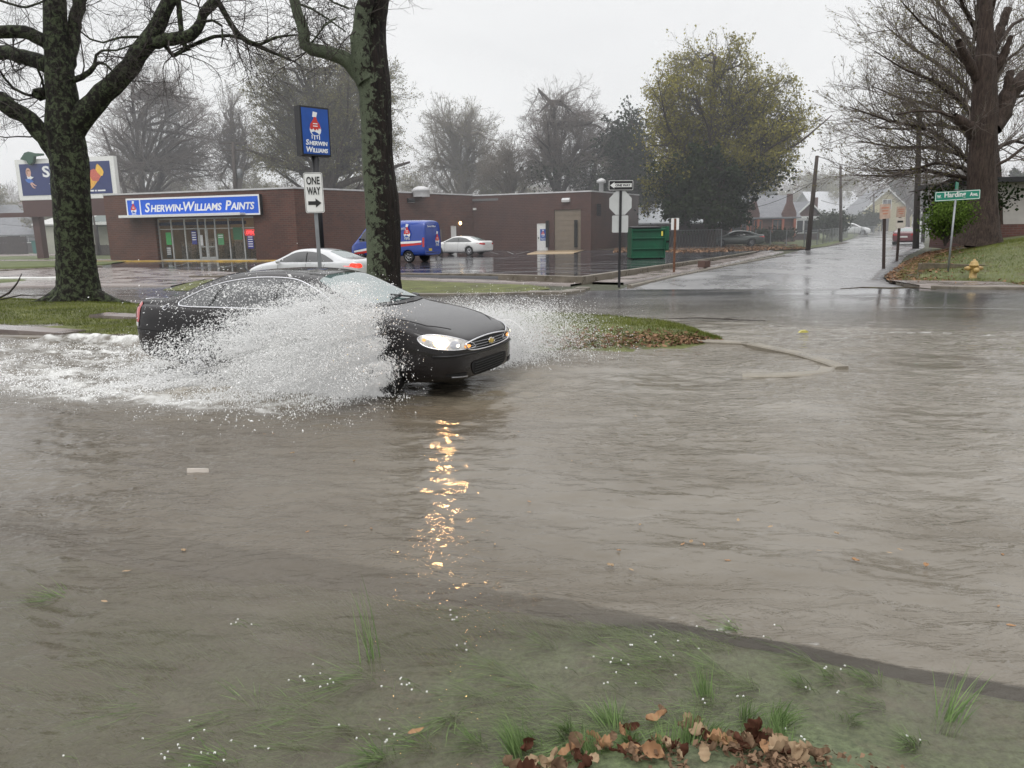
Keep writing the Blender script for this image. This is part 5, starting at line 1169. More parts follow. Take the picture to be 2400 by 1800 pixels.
M['leaf_spring'] = leafmat('spring leaves', (.13,.12,.022), (.42,.38,.10)); M['leaf_pale'] = leafmat('pale catkins', (.13,.12,.06), (.27,.25,.12)); M['leaf_dark'] = leafmat('evergreen leaves', (.012,.022,.010), (.045,.06,.025), .15); M['leaf_shrub'] = leafmat('shrub leaves', (.04,.075,.015), (.15,.22,.05)); M['leaf_bud'] = leafmat('pinkish buds', (.12,.095,.075), (.22,.18,.14))

def tubes_np(P, R, S=3):
    """P (n,K,3) branch centre lines, R (n,K) radii -> vertices and quads"""
    P = np.asarray(P, float); n, K = P.shape[:2]
    T = np.gradient(P, axis=1); T /= np.linalg.norm(T, axis=-1, keepdims=True)+1e-9
    mean = T.mean(1, keepdims=True); ref = np.where(np.abs(mean[..., 2:3]) > .8, np.array([[[1., 0, 0]]]), np.array([[[0, 0, 1.]]]))
    A = np.cross(T, ref); A /= np.linalg.norm(A, axis=-1, keepdims=True)+1e-9; B = np.cross(T, A)
    q = np.arange(S)*2*PI/S; ring = A[:, :, None]*np.cos(q)[None, None, :, None] + B[:, :, None]*np.sin(q)[None, None, :, None]
    V = P[:, :, None] + ring*np.asarray(R)[:, :, None, None]; V = V.reshape(-1, 3)
    base = (np.arange(n)*K*S)[:, None, None]; i = (np.arange(K-1)*S)[None, :, None]; j = np.arange(S)[None, None, :]; j2 = (j+1) % S
    F = np.stack([base+i+j, base+i+j2, base+i+S+j2, base+i+S+j], -1).reshape(-1, 4); return V, F
def merge(parts):
    V, F, o = [], [], 0
    for v, f in parts: V.append(v); F.append(f+o); o += len(v)
    return np.concatenate(V), np.concatenate(F)
def spawn(P, R, m, rg, t0=.25, t1=1, lenf=.5, ang=(.5, 1.0), up=.15, K=6, wob=.12, rr=.7, rl=.02, curl=.0, absl=None, rend=.25):
    """m new branches growing out of the given ones"""
    n, k = P.shape[:2]; ln = np.linalg.norm(np.diff(P, axis=1), axis=-1).sum(1); w = ln/ln.sum()
    idx = rg.choice(n, m, p=w); t = rg.uniform(t0, t1, m)*(k-1.001); i = t.astype(int); f = (t-i)[:, None]
    p0 = P[idx, i]*(1-f)+P[idx, i+1]*f; tg = P[idx, i+1]-P[idx, i]; tg /= np.linalg.norm(tg, axis=-1, keepdims=True)+1e-9
    rad = R[idx, i]*(1-f[:, 0])+R[idx, i+1]*f[:, 0]
    rv = rg.normal(size=(m, 3)); rv -= tg*(rv*tg).sum(-1, keepdims=True); rv /= np.linalg.norm(rv, axis=-1, keepdims=True)
    a = rg.uniform(*ang, m)[:, None]; d = tg*np.cos(a)+rv*np.sin(a); d[:, 2] += up; d /= np.linalg.norm(d, axis=-1, keepdims=True)
    L_ = (absl if absl else ln[idx]*lenf)*rg.uniform(.6, 1.3, m)*(1.15-.55*t/(k-1)); st = (L_/(K-1))[:, None]
    out = [p0]; p = p0
    for j in range(K-1):
        d = d + rg.normal(size=(m, 3))*wob; d[:, 2] += curl; d /= np.linalg.norm(d, axis=-1, keepdims=True); p = p + d*st; out.append(p)
    r0 = np.minimum(rad*rr, L_*rl)
    return np.stack(out, 1), r0[:, None]*np.linspace(1, rend, K)[None]
def quads_at(C, size, rg, flat_=0):
    n = len(C); u = rg.normal(size=(n, 3)); u /= np.linalg.norm(u, axis=-1, keepdims=True); v = rg.normal(size=(n, 3)); v -= u*(u*v).sum(-1, keepdims=True); v /= np.linalg.norm(v, axis=-1, keepdims=True)
    s = size*rg.uniform(.5, 1.4, n)[:, None]; u = u*s; v = v*s*rg.uniform(.4, .9, n)[:, None]
    V = np.stack([C-u, C-v*.9, C+u, C+v], 1).reshape(-1, 3); F = np.arange(n*4).reshape(-1, 4); return V, F
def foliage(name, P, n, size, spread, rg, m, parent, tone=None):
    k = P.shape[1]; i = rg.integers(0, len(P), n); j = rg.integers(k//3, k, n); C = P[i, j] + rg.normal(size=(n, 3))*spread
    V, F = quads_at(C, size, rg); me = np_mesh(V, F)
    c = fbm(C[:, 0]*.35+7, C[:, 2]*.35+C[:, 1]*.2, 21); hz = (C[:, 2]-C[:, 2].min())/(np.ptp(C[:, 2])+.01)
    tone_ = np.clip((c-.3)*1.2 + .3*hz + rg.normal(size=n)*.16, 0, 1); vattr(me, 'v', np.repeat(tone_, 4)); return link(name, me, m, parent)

def make_tree(h, rg, spread=.6, trunk=.3, r=.4, limbs=8, dens=1.0, curl=.02, up=.1, lim_ang=(.45, .95), wob=.14, twigw=1.0, lean=0, levels=4):
    K = 7; z = np.linspace(-.3, h*trunk*2.0, K); x = np.cumsum(rg.normal(size=K)*.02*h/3)+lean*z; y = np.cumsum(rg.normal(size=K)*.02*h/3)
    T = np.stack([x-x[0], y-y[0], z], 1)[None]; TR = (r*np.array([1.5, 1.0, .9, .8, .62, .45, .25]))[None]
    P1, R1 = spawn(T, TR, limbs, rg, .42, .98, absl=h*spread, ang=lim_ang, up=up, K=8, wob=wob*.8, rr=.7, rl=.035, curl=curl, rend=.3)
    P2, R2 = spawn(np.concatenate([P1]), R1, int(limbs*7*dens), rg, .2, 1, .52, (.4, .95), up*.6, 6, wob, .65, .025, curl)
    P3, R3 = spawn(P2, R2, int(limbs*7*7*dens), rg, .15, 1, .55, (.4, 1.0), up*.5, 5, wob*1.1, .65, .02, curl)
    P4, R4 = spawn(P3, R3, int(limbs*7*7*6*dens), rg, .1, 1, .6, (.4, 1.0), up*.4, 4, wob*1.2, .7, .014*twigw, curl)
    R4 = np.maximum(R4, .006*twigw)
    return T, TR, P1, R1, P2, R2, P3, R3, P4, R4
def tree_obj(tr, name, label, barkm, twigm, leaf=None, group=None, loc=(0,0,0), rz=0):
    T, TR, P1, R1, P2, R2, P3, R3, P4, R4 = tr
    o = thing(name, label, 'tree', loc, rz, group)
    V, F = merge([tubes_np(T, TR, 8), tubes_np(P1, R1, 6)]); link('trunk', np_mesh(V, F, True), barkm, o)
    V, F = merge([tubes_np(P2, R2, 4), tubes_np(P3, R3, 3), tubes_np(P4, R4, 3)]); link('crown', np_mesh(V, F, True), twigm, o)
    if leaf:
        for (n, size, spr, m, rg) in leaf: foliage('foliage', P4, n, size, spr, rg, m, o)
    return o

# ---- the two big street trees are measured limb by limb
def limb(pts, d, sway=0.0, K=14, seed=1):
    """pts: (px, py, width px); d distance; returns centre line and radii"""
    rg = np.random.default_rng(seed); pts = np.array(pts, float); s = np.r_[0, np.cumsum(np.hypot(*np.diff(pts[:, :2], axis=0).T))]; t = np.linspace(0, s[-1], K)
    dd = d + sway*t/s[-1]
    P = np.array([tuple(D(a, b, q)) for a, b, q in zip(np.interp(t, s, pts[:, 0]), np.interp(t, s, pts[:, 1]), dd)])
    R = np.interp(t, s, pts[:, 2])/2/FPX*dd; q = rg.normal(size=(K, 3))*R[:, None]*(.05 if K > 20 else .10); q[0] = 0
    return P+q, R
def rough_tube(P, R, S, rg, amp=.07):
    if S >= 20:
        k = 90; t_ = np.linspace(0, 1, k); q_ = np.linspace(0, 1, len(P)); P = np.stack([np.interp(t_, q_, P[:, c]) for c in range(3)], 1); R = np.interp(t_, q_, R); S = 56
        ker = np.hanning(13); ker /= ker.sum(); sm_ = lambda a: np.convolve(np.r_[2*a[0]-a[6:0:-1], a, 2*a[-1]-a[-2:-8:-1]], ker, 'valid'); P = np.stack([sm_(P[:, c]) for c in range(3)], 1); R = sm_(R)
    V, F = tubes_np(P[None], R[None], S); C = np.repeat(P, S, 0); n = 1+amp*(1.0 if S == 56 else 2)*(fbm(V[:, 2]*(1.0 if S == 56 else 2.2)+V[:, 0]*3, V[:, 1]*3+V[:, 0]*2, 31)-.5)+amp*rg.normal(size=len(V))*.12
    if S == 56: d_ = V-C; n *= .86; th_ = np.arctan2(d_[:, 1], d_[:, 0]); n += .07*(np.abs(fbm(th_*5.5+.35*np.sin(V[:, 2]*1.3)+V[:, 2]*.21, V[:, 2]*.41+th_*.3, 35, 4)-.47)*2.6-.3)+.045*(fbm(th_*13+V[:, 2]*.7, V[:, 2]*3.1+th_, 36, 4)-.45)
    return C+(V-C)*n[:, None], F
def hand_tree(name, label, limbs, bark_, twigm, origin, twigs, seed, roots=None, up=.05):
    rg = np.random.default_rng(seed); o = thing(name, label, 'tree', origin); og = np.array(tuple(origin)); geo = []; PL, RL = [], []
    for i, (pts, d, sway) in enumerate(limbs):
        P, R = limb(pts, d, sway, 26 if i == 0 else 16, seed*50+i); geo.append(rough_tube(P-og, R, 22 if i == 0 else 12, rg, .07 if i == 0 else .05)); PL.append(P); RL.append(R)
    if roots:
        for a, ln, r in roots:
            b0 = PL[0][0]; t = np.linspace(0, 1, 8)[:, None]; P = b0 + np.array([math.cos(a), math.sin(a), 0])*ln*t + np.array([0, 0, 1.0])*(.75*(1-t)**2.2-.05); P[:, :2] += -np.array([math.cos(a), math.sin(a)])*.1
            geo.append(rough_tube(P-og, r*np.linspace(1.1, .3, 8), 10, rg))
    V, F = merge(geo); tk = link('trunk', np_mesh(V, F, True), bark_, o)
    thin = [i for i in range(len(limbs)) if i > 0]
    PA = np.stack([np.stack([np.interp(np.linspace(0, 1, 16), np.linspace(0, 1, len(PL[i])), PL[i][:, c]) for c in range(3)], 1) for i in thin]); RA = np.stack([np.interp(np.linspace(0, 1, 16), np.linspace(0, 1, len(RL[i])), RL[i]) for i in thin])
    n1, n2, n3, L1 = twigs
    P2, R2 = spawn(PA, RA, n1, rg, .15, 1, absl=L1, ang=(.5, 1.3), up=up, K=8, wob=.22, rr=.35, rl=.011, curl=-.01)
    P3, R3 = spawn(P2, R2, n2, rg, .15, 1, .5, (.4, 1.1), 0, 6, .22, .6, .010, -.01); P4, R4 = spawn(P3, R3, n3, rg, .1, 1, .55, (.4, 1.1), 0, 5, .2, .7, .009, 0)
    R3 = np.maximum(R3, .004); R4 = np.maximum(R4, .0028)
    V, F = merge([tubes_np(P2-og, R2, 5), tubes_np(P3-og, R3, 4), tubes_np(P4-og, R4, 3)]); link('crown', np_mesh(V, F, True), twigm, o)
    return o
dL_ = 23.0; bs = D(188, 708, dL_)
LT = [([(184, 712, 128), (182, 690, 118), (180, 650, 100), (176, 600, 93), (170, 500, 90), (162, 400, 92), (156, 330, 94), (150, 280, 84), (143, 200, 74), (136, 120, 62), (130, 50, 56), (127, 0, 52), (123, -60, 46)], dL_, 0),
 ([(118, 108, 30), (92, 90, 29), (60, 76, 28), (0, 75, 27), (-80, 78, 24)], dL_, -.8), ([(120, 158, 36), (90, 144, 34), (50, 130, 31), (0, 122, 31), (-80, 116, 28)], dL_, .8),
 ([(150, 380, 52), (118, 335, 46), (90, 300, 40), (60, 272, 36), (20, 245, 38), (0, 235, 36), (-70, 215, 32)], dL_, -.4),
 ([(165, 310, 58), (196, 268, 52), (230, 230, 46), (271, 192, 43), (310, 150, 40), (343, 108, 40), (365, 70, 36), (380, 38, 30), (398, 0, 30), (415, -60, 26)], dL_, 0.2),
 ([(350, 100, 26), (378, 94, 27), (410, 92, 28), (443, 86, 26), (462, 66, 22), (472, 44, 20), (486, 18, 22), (502, 4, 22), (512, -18, 16), (520, -60, 12)], dL_, .6),
 ([(150, 175, 36), (165, 130, 30), (172, 95, 27), (173, 50, 26), (185, 15, 27), (198, -40, 24)], dL_, .5),
 ([(508, 0, 13), (530, 38, 13), (556, 77, 12), (580, 98, 11), (606, 108, 10), (650, 128, 6), (692, 145, 4)], dL_+.6, .6),
 ([(434, 112, 9), (460, 102, 8), (497, 86, 8), (542, 84, 7), (575, 92, 7), (606, 106, 7), (646, 86, 6), (696, 82, 4)], dL_+.5, 0),
 ([(416, -30, 12), (420, 30, 12), (425, 77, 11), (430, 100, 12), (436, 116, 10)], dL_+.2, 0), ([(386, 106, 9), (398, 122, 8), (405, 131, 9), (425, 120, 9), (445, 112, 10)], dL_+.3, 0),
 ([(170, 188, 14), (190, 182, 13), (212, 167, 11), (222, 152, 9), (232, 146, 7), (250, 152, 5), (264, 168, 4)], dL_, -.4), ([(222, 152, 7), (225, 130, 6), (240, 118, 5), (275, 118, 4), (310, 105, 3)], dL_, -.4),
 ([(335, 88, 6), (310, 86, 6), (280, 88, 5), (240, 100, 4), (212, 92, 4), (186, 72, 3)], dL_, -.4),
 ([(108, 222, 24), (94, 221, 28), (84, 221, 20)], dL_, -.2), ([(88, 224, 7), (60, 222, 6), (30, 206, 6), (8, 180, 5), (-10, 150, 4)], dL_, -.4), ([(104, 210, 6), (98, 185, 5), (88, 160, 5)], dL_, -.3),
 ([(-30, -10, 6), (20, 8, 5), (60, 18, 5), (98, 5, 4), (120, -10, 4)], dL_, -.5), ([(470, 50, 6), (500, 48, 6), (520, 60, 5), (522, 90, 4), (519, 110, 3)], dL_, 0)]
hand_tree('street_tree', 'huge mossy dark tree with spreading bare limbs on the left of the median', LT, M['bark_moss'], M['twig_dark'], bs, (150, 900, 3600, 1.9), 3, roots=[(-.1, 1.7, .34), (-.9, 1.2, .30), (3.4, 1.6, .34), (-2.2, 1.2, .32), (2.4, 1.0, .25), (.7, .9, .25)])
dM_ = 20.0; bs = D(904, 742, dM_)
MT = [([(906, 750, 112), (905, 715, 100), (902, 660, 92), (900, 620, 89), (897, 540, 88), (896, 470, 90), (890, 420, 84), (885, 370, 80), (880, 290, 78), (878, 200, 82), (876, 140, 80), (872, 90, 62), (878, 40, 60), (884, 0, 60), (890, -60, 54)], dM_, 0),
 ([(862, 190, 46), (848, 130, 44), (843, 90, 46), (850, 50, 36), (856, 0, 36), (858, -60, 32)], dM_-.2, -.3),
 ([(862, 205, 44), (842, 170, 40), (815, 140, 34), (778, 127, 30), (745, 118, 28), (716, 110, 27), (712, 82, 26), (702, 45, 24), (688, 0, 22), (678, -60, 20)], dM_, -.3),
 ([(715, 112, 5), (735, 95, 4), (760, 60, 4), (790, 40, 3)], dM_, -.3), ([(690, 5, 6), (730, 20, 5), (770, 45, 4), (810, 75, 3)], dM_, .3), ([(818, 20, 5), (780, 5, 4), (740, -30, 3)], dM_, -.4)]
hand_tree('street_tree', 'tall lichen covered tree with split bark rising behind the black car', MT, M['bark_lichen'], M['twig_dark'], bs, (60, 340, 1300, 1.5), 5, roots=[(-.3, .5, .22), (3.4, .5, .22), (-1.7, .45, .22)])
# burrs on the middle trunk
# ---- right hand big trunk with lopped stubs and the fan of fine branches behind it
dR_ = 38.0; bs = D(2294, 566, dR_)
RT = [([(2292, 572, 122), (2294, 556, 104), (2297, 530, 86), (2300, 480, 74), (2302, 420, 66), (2302, 361, 64), (2306, 300, 66), (2308, 250, 62), (2308, 190, 54), (2308, 130, 48), (2310, 72, 34), (2308, 20, 30), (2306, -50, 28)], dR_, 0),
 ([(2292, 185, 22), (2278, 160, 22), (2262, 130, 18), (2252, 112, 17), (2246, 96, 15)], dR_, -.5), ([(2318, 140, 26), (2335, 95, 22), (2350, 55, 19), (2362, 20, 17)], dR_, .4), ([(2322, 175, 28), (2345, 140, 20), (2358, 115, 14), (2371, 82, 10)], dR_, -.3),
 ([(2325, 300, 42), (2345, 270, 40), (2362, 225, 38), (2385, 195, 34), (2410, 172, 30), (2450, 130, 26)], dR_, .5), ([(2356, 235, 24), (2362, 200, 20), (2368, 168, 17)], dR_, .2), ([(2290, 320, 34), (2272, 300, 26), (2248, 280, 20), (2238, 270, 12)], dR_, -.4),
 ([(2330, 390, 8), (2360, 375, 7), (2400, 345, 6)], dR_, .3), ([(2240, 275, 8), (2200, 262, 6), (2150, 260, 5), (2100, 268, 4)], dR_, -.6)]
hand_tree('lopped_tree', 'massive brown trunk with lopped limb stubs on the right hand bank', RT, M['bark_brown'], M['twig'], bs, (40, 260, 900, 2.2), 8, roots=[(-.3, .9, .3), (3.5, .9, .3), (-1.5, .7, .3), (-2.5, .8, .3)])
rg = np.random.default_rng(44)
def fan_tree(label, dd, base_px, base_py, arms, nt_, seed, twm, r=.30, size=1):
    rg = np.random.default_rng(seed); b0 = D(base_px, base_py, dd); o = thing('bare_tree', label, 'tree', b0); og = np.array(tuple(b0)); PL = []; RL = []
    for pts, sw in arms:
        P, R = limb(pts, dd, sw, 16, seed+int(pts[-1][0])); 
        PL.append(P); RL.append(R)
    geo = [rough_tube(P-og, R, 8, rg, .04) for P, R in zip(PL, RL)]; V, F = merge(geo); link('trunk', np_mesh(V, F, True), M['bark_brown'], o)
    PA = np.stack(PL[1:]); RA = np.stack(RL[1:]); n1, n2, n3 = nt_
    P2, R2 = spawn(PA, RA, n1, rg, .12, 1, absl=4.2*size, ang=(.25, .8), up=.06, K=9, wob=.09, rr=.5, rl=.009, curl=.035); P3, R3 = spawn(P2, R2, n2, rg, .12, 1, .5, (.3, .8), .05, 6, .10, .6, .009, .03); P4, R4 = spawn(P3, R3, n3, rg, .1, 1, .55, (.3, .8), .05, 5, .1, .7, .008, .03)
    R3 = np.maximum(R3, .008); R4 = np.maximum(R4, .006)
    V, F = merge([tubes_np(P2-og, R2, 4), tubes_np(P3-og, R3, 3), tubes_np(P4-og, R4, 3)]); link('crown', np_mesh(V, F, True), twm, o); return o, P4-og
arms = [([(2330, 575, 50), (2325, 450, 44), (2315, 330, 40), (2305, 250, 34), (2300, 150, 26), (2300, 0, 18), (2300, -90, 10)], 0)]
for (ex, ey, sw, mx_, my_) in ((1990, 250, -5, 2170, 300), (2010, 330, 4, 2180, 345), (2040, 200, 6, 2180, 245), (2050, 120, -4, 2190, 190), (2075, 60, 5, 2200, 150), (2110, 0, -3, 2215, 100), (2160, -60, 4, 2240, 60), (2220, -90, -4, 2260, 20), (2080, 400, -6, 2200, 380), (2130, 450, 5, 2230, 420), (2420, 80, 4, 2360, 140), (2440, 200, -4, 2370, 230), (2450, 0, 3, 2370, 60), (2370, -90, -3, 2330, 0), (2440, 330, 3, 2380, 330), (2055, 300, 0, 2190, 290), (2120, 150, 0, 2220, 200), (2000, 410, 2, 2170, 400)):
    sy = my_ + (80 if ey < 300 else 15); arms.append(([(2308, min(sy+40, 430), 13), ((2308+mx_)/2, (sy+my_)/2+5, 10), (mx_, my_, 8), ((mx_+ex)/2, (my_+ey)/2+8, 5), (ex, ey, 2)], sw))
_, fp = fan_tree('wide bare tree whose fine branches fan out to the left behind the lopped trunk', 47.0, 2330, 575, arms, (420, 2600, 9000), 17, M['twig'])
foliage('foliage', fp, 16000, .05, .08, rg, M['leaf_pale'], _)

# ---- the yellow green tree behind the dumpster
rg = np.random.default_rng(5)
dY = 72.0; by = D(1664, 575, dY)
def crown_tree(name, label, dd, base, trunk_arms, outline, n_arm, tw, seed, barkm, twm, leaves, L1=3.2, curl=.02, join=.35, wid=9):
    """limbs aimed at points filling the crown outline measured in the photo, at varied depth"""
    rg = np.random.default_rng(seed); b0 = D(*base, dd); o = thing(name, label, 'tree', b0); og = np.array(tuple(b0)); PL, RL = [], []
    for pts, sw in trunk_arms:
        P, R = limb(pts, dd, sw, 16, seed); PL.append(P); RL.append(R)
    top = trunk_arms[0][0]; out = np.array(outline, float); cx, cy = out.mean(0); width = np.ptp(out[:, 0])/FPX*dd
    for i in range(n_arm):
        a, b = out[i % len(out)], out[(i+1) % len(out)]; e = a+(b-a)*rg.random(); f = rg.uniform(.62, .90); e = np.array([cx, cy])+(e-[cx, cy])*f
        s = top[min(len(top)-1, 1+int(rg.random()*(len(top)-1)))]; s = np.array([s[0], min(s[1], 9999)]); 
        if s[1] < e[1]-40: s = np.array(top[2][:2], float)
        mdl = s+(e-s)*.5+[rg.normal()*14, -abs(rg.normal())*22]; sw = rg.normal()*width*.22*math.sqrt(max(.05, 1-f*f*.7))
        P, R = limb([(s[0], s[1], wid), ((s[0]*.6+mdl[0]*.4), (s[1]*.6+mdl[1]*.4), wid*.8), (mdl[0], mdl[1], wid*.6), ((mdl[0]+e[0])/2, (mdl[1]+e[1])/2, wid*.35), (e[0], e[1], wid*.12)], dd, sw, 16, seed*9+i); PL.append(P); RL.append(R)
    V, F = merge([rough_tube(P-og, R, 8, rg, .04) for P, R in zip(PL, RL)]); link('trunk', np_mesh(V, F, True), barkm, o)
    k = len(trunk_arms); PA = np.stack(PL[k:]); RA = np.stack(RL[k:])
    P2, R2 = spawn(PA, RA, tw[0], rg, .2, 1, absl=L1, ang=(.35, 1.0), up=.08, K=7, wob=.14, rr=.55, rl=.014, curl=curl); P3, R3 = spawn(P2, R2, tw[1], rg, .12, 1, .5, (.35, 1.0), .04, 5, .14, .6, .013, curl); P4, R4 = spawn(P3, R3, tw[2], rg, .1, 1, .55, (.35, 1.0), .03, 4, .14, .7, .012, curl)
    q = .00011*dd; R3 = np.maximum(R3, q*1.4); R4 = np.maximum(R4, q)
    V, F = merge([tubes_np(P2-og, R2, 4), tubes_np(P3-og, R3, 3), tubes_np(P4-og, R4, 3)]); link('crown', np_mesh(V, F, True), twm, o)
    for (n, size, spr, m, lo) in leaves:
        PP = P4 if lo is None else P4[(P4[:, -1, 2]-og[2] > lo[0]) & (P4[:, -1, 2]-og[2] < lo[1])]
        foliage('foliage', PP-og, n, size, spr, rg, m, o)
    return o
crown_tree('spring_tree', 'broad yellow green tree in young leaf towering behind the dumpster', dY, (1664, 575),
    [([(1664, 580, 40), (1662, 520, 30), (1668, 450, 28), (1672, 380, 24), (1670, 300, 18), (1672, 220, 12), (1690, 150, 6)], 0), ([(1610, 580, 24), (1606, 500, 20), (1600, 430, 18), (1610, 350, 12), (1590, 260, 7)], 1), ([(1664, 500, 16), (1720, 420, 12), (1790, 380, 9), (1880, 330, 5), (1950, 270, 2)], -1)],
    [(1485, 230), (1520, 175), (1580, 140), (1640, 110), (1700, 105), (1760, 130), (1790, 180), (1850, 165), (1890, 200), (1905, 260), (1930, 300), (1940, 345), (1880, 400), (1800, 430), (1720, 440), (1620, 460), (1540, 500), (1510, 480), (1495, 420), (1480, 340), (1500, 290)],
    84, (1000, 5200, 15000), 9, M['bark_brown'], M['twig_dark'], [(58000, .105, .19, M['leaf_spring'], None), (4000, .16, .4, M['leaf_dark'], (2.0, 7.0))], 3.0, .02)
crown_tree('evergreen_tree', 'dark glossy evergreen growing low inside the yellow green tree', 68.5, (1668, 572),
    [([(1668, 578, 22), (1664, 520, 18), (1660, 460, 14), (1650, 400, 10), (1650, 350, 6)], 0)], [(1570, 505), (1580, 440), (1620, 380), (1660, 350), (1700, 390), (1750, 440), (1765, 500), (1740, 520), (1700, 500), (1650, 515), (1600, 515)], 26, (260, 1200, 3600), 12, M['bark_brown'], M['twig_dark'], [(15000, .17, .20, M['leaf_dark'], None)], 2.0)
# evergreens and vines between the wing roof and the big tree
crown_tree('evergreen_tree', 'dark narrow evergreen left of the yellow green tree above the loading wing', 84, (1470, 570), [([(1470, 575, 14), (1468, 480, 12), (1466, 400, 9), (1462, 330, 5)], 0)], [(1420, 480), (1418, 400), (1425, 340), (1455, 300), (1490, 290), (1510, 340), (1515, 420), (1520, 500)], 30, (300, 1400, 4200), 31, M['bark_brown'], M['twig_dark'], [(13000, .17, .25, M['leaf_dark'], None)], 2.4)
crown_tree('bare_tree', 'dark tangled vine hung bare tree over the loading wing roof', 86, (1300, 570), [([(1312, 575, 18), (1310, 470, 16), (1308, 400, 12), (1298, 300, 8), (1290, 240, 4)], 0), ([(1380, 575, 18), (1382, 450, 14), (1396, 380, 9), (1420, 320, 5)], 2)], [(1205, 420), (1225, 340), (1240, 260), (1275, 230), (1310, 235), (1350, 262), (1400, 270), (1440, 300), (1470, 330), (1450, 400), (1420, 440), (1300, 455)], 52, (620, 3400, 9500), 22, M['twig_dark'], M['twig'], [(9000, .05, .12, M['leaf_bud'], None), (2500, .14, .3, M['leaf_dark'], (1, 8))], 3.4, 0)
crown_tree('bare_tree', 'hazy bare brown tree rising between the billboard and the shop roof sign', 88, (330, 560), [([(330, 560, 18), (335, 480, 16), (330, 400, 12), (320, 300, 8), (310, 230, 4)], 0), ([(336, 560, 16), (360, 470, 12), (390, 380, 9), (420, 290, 5)], 2), ([(325, 560, 14), (300, 470, 11), (270, 380, 8), (240, 300, 4)], -2)], [(205, 430), (210, 340), (235, 260), (290, 210), (350, 185), (420, 220), (480, 215), (520, 270), (535, 350), (540, 420), (480, 450), (300, 460)], 60, (760, 4200, 12000), 41, M['bark_brown'], M['twig'], [(9000, .05, .1, M['leaf_bud'], None)], 3.6, .03)
crown_tree('oak_tree', 'large oak with olive spring haze standing behind the pylon sign', 80, (765, 560), [([(765, 570, 56), (762, 480, 50), (758, 420, 46), (748, 370, 34), (735, 300, 22), (728, 230, 14), (722, 170, 6)], 0), ([(764, 430, 30), (800, 390, 20), (835, 350, 14), (870, 300, 8), (900, 240, 4)], 2), ([(756, 420, 28), (720, 400, 20), (680, 390, 14), (630, 370, 9), (580, 350, 4)], -2), ([(760, 450, 20), (820, 425, 14), (900, 400, 10), (960, 380, 5)], -3)], [(560, 420), (570, 330), (575, 250), (570, 170), (610, 130), (680, 95), (760, 100), (830, 130), (900, 140), (950, 170), (965, 250), (955, 340), (970, 420), (860, 440), (650, 440)], 74, (1000, 5200, 15000), 51, M['bark_brown'], M['twig_green'], [(42000, .085, .16, M['leaf_pale'], None)], 3.6, .03)
crown_tree('bare_tree', 'pale spindly tree with buff buds right of the lichened trunk', 96, (1080, 560), [([(1080, 565, 16), (1078, 480, 13), (1075, 400, 9), (1070, 320, 5)], 0)], [(985, 430), (990, 350), (1000, 290), (1040, 262), (1090, 258), (1140, 280), (1170, 340), (1200, 400), (1200, 440), (1080, 450)], 40, (500, 2600, 8000), 61, M['twig_pale'], M['twig_pale'], [(9000, .07, .12, M['leaf_pale'], None)], 3.4, .04)
crown_tree('bare_tree', 'slender bare tree between the crossarm pole and the oak', 92, (560, 560), [([(560, 565, 12), (556, 480, 10), (552, 400, 7), (548, 300, 4)], 0)], [(500, 440), (510, 350), (520, 260), (545, 215), (580, 250), (600, 340), (610, 430)], 24, (260, 1300, 4000), 71, M['twig'], M['twig'], [(3500, .06, .1, M['leaf_pale'], None)], 3.0, .04)
crown_tree('bare_tree', 'small grey tree with sparse buds above the side wall roof', 84, (1190, 570), [([(1190, 572, 10), (1194, 480, 8), (1200, 420, 5)], 0)], [(1130, 440), (1140, 390), (1180, 350), (1230, 370), (1260, 440)], 22, (240, 1100, 3000), 73, M['twig'], M['twig_pale'], [(3000, .06, .1, M['leaf_bud'], None)], 2.6, .03)
# hazy trees down the street and filling the skyline: one of each kind, then copies
protos = []
for i, (h, twm, lf) in enumerate(((14, 'twig', None), (12, 'twig_pale', ('leaf_pale', 5000, .10)), (15, 'twig_green', ('leaf_pale', 7000, .10)), (11, 'twig_dark', ('leaf_dark', 12000, .2)))):
    rg = np.random.default_rng(100+i); tr = make_tree(h, rg, .42, .2, .3, 9, .8 if i != 3 else .6, .03, .12, twigw=1.8)
    protos.append((tr, twm, lf, rg))
spots = [(-96,130,0,1.0),(-80,118,1,1.1),(-70,104,2,.9),(-62,124,0,1.1),(-58,98,1,.85),(-50,112,2,1.0),(-44,100,0,.9),(-40,124,1,1.2),(-33,102,2,.8),(-28,116,0,1.0),(-20,100,2,.85),(-15,120,1,1.1),(-9,104,0,.8),(-3,98,2,.75),(2,118,1,1.0),(7,104,0,.8),(12,112,2,.9),(17,100,3,.8),(22,112,0,1.0),(28,120,3,1.0),(34,128,3,1.1),(40,136,2,1.1),(46,150,3,1.2),(52,160,0,1.1),(58,140,1,.9),(62,150,2,1.1),(60,118,0,1.0),(66,128,3,1.2),(56,100,0,.95),(62,92,3,1.0),(50,84,0,.9),(70,100,2,1.1),(47,70,3,.7),(80,90,0,1.1),(54,66,2,.9),(88,110,3,1.2),(64,170,1,1.3),(84,165,0,1.3),(74,185,2,1.3),(100,150,0,1.2)]
made = {}
for i, (x, y, k, s) in enumerate(spots):
    if k not in made:
        tr, twm, lf, rg = protos[k]
        lab = ['hazy bare grey tree on the skyline behind the buildings', 'hazy pale budding tree on the skyline behind the buildings', 'hazy olive tinted tree on the skyline behind the buildings', 'hazy dark evergreen tree standing on the skyline'][k]
        o = tree_obj(tr, 'skyline_tree', lab, M['bark_brown'], M[twm], [(lf[1], lf[2], .16, M[lf[0]], rg)] if lf else None, 'trees of the hazy skyline, '+['bare', 'budding', 'olive', 'evergreen'][k]); made[k] = o
    else: o = copy_tree(made[k])
    o.location = (x, y, 0); o.rotation_euler = (0, 0, i*1.7); o.scale = (s*1.1, s*1.1, s)
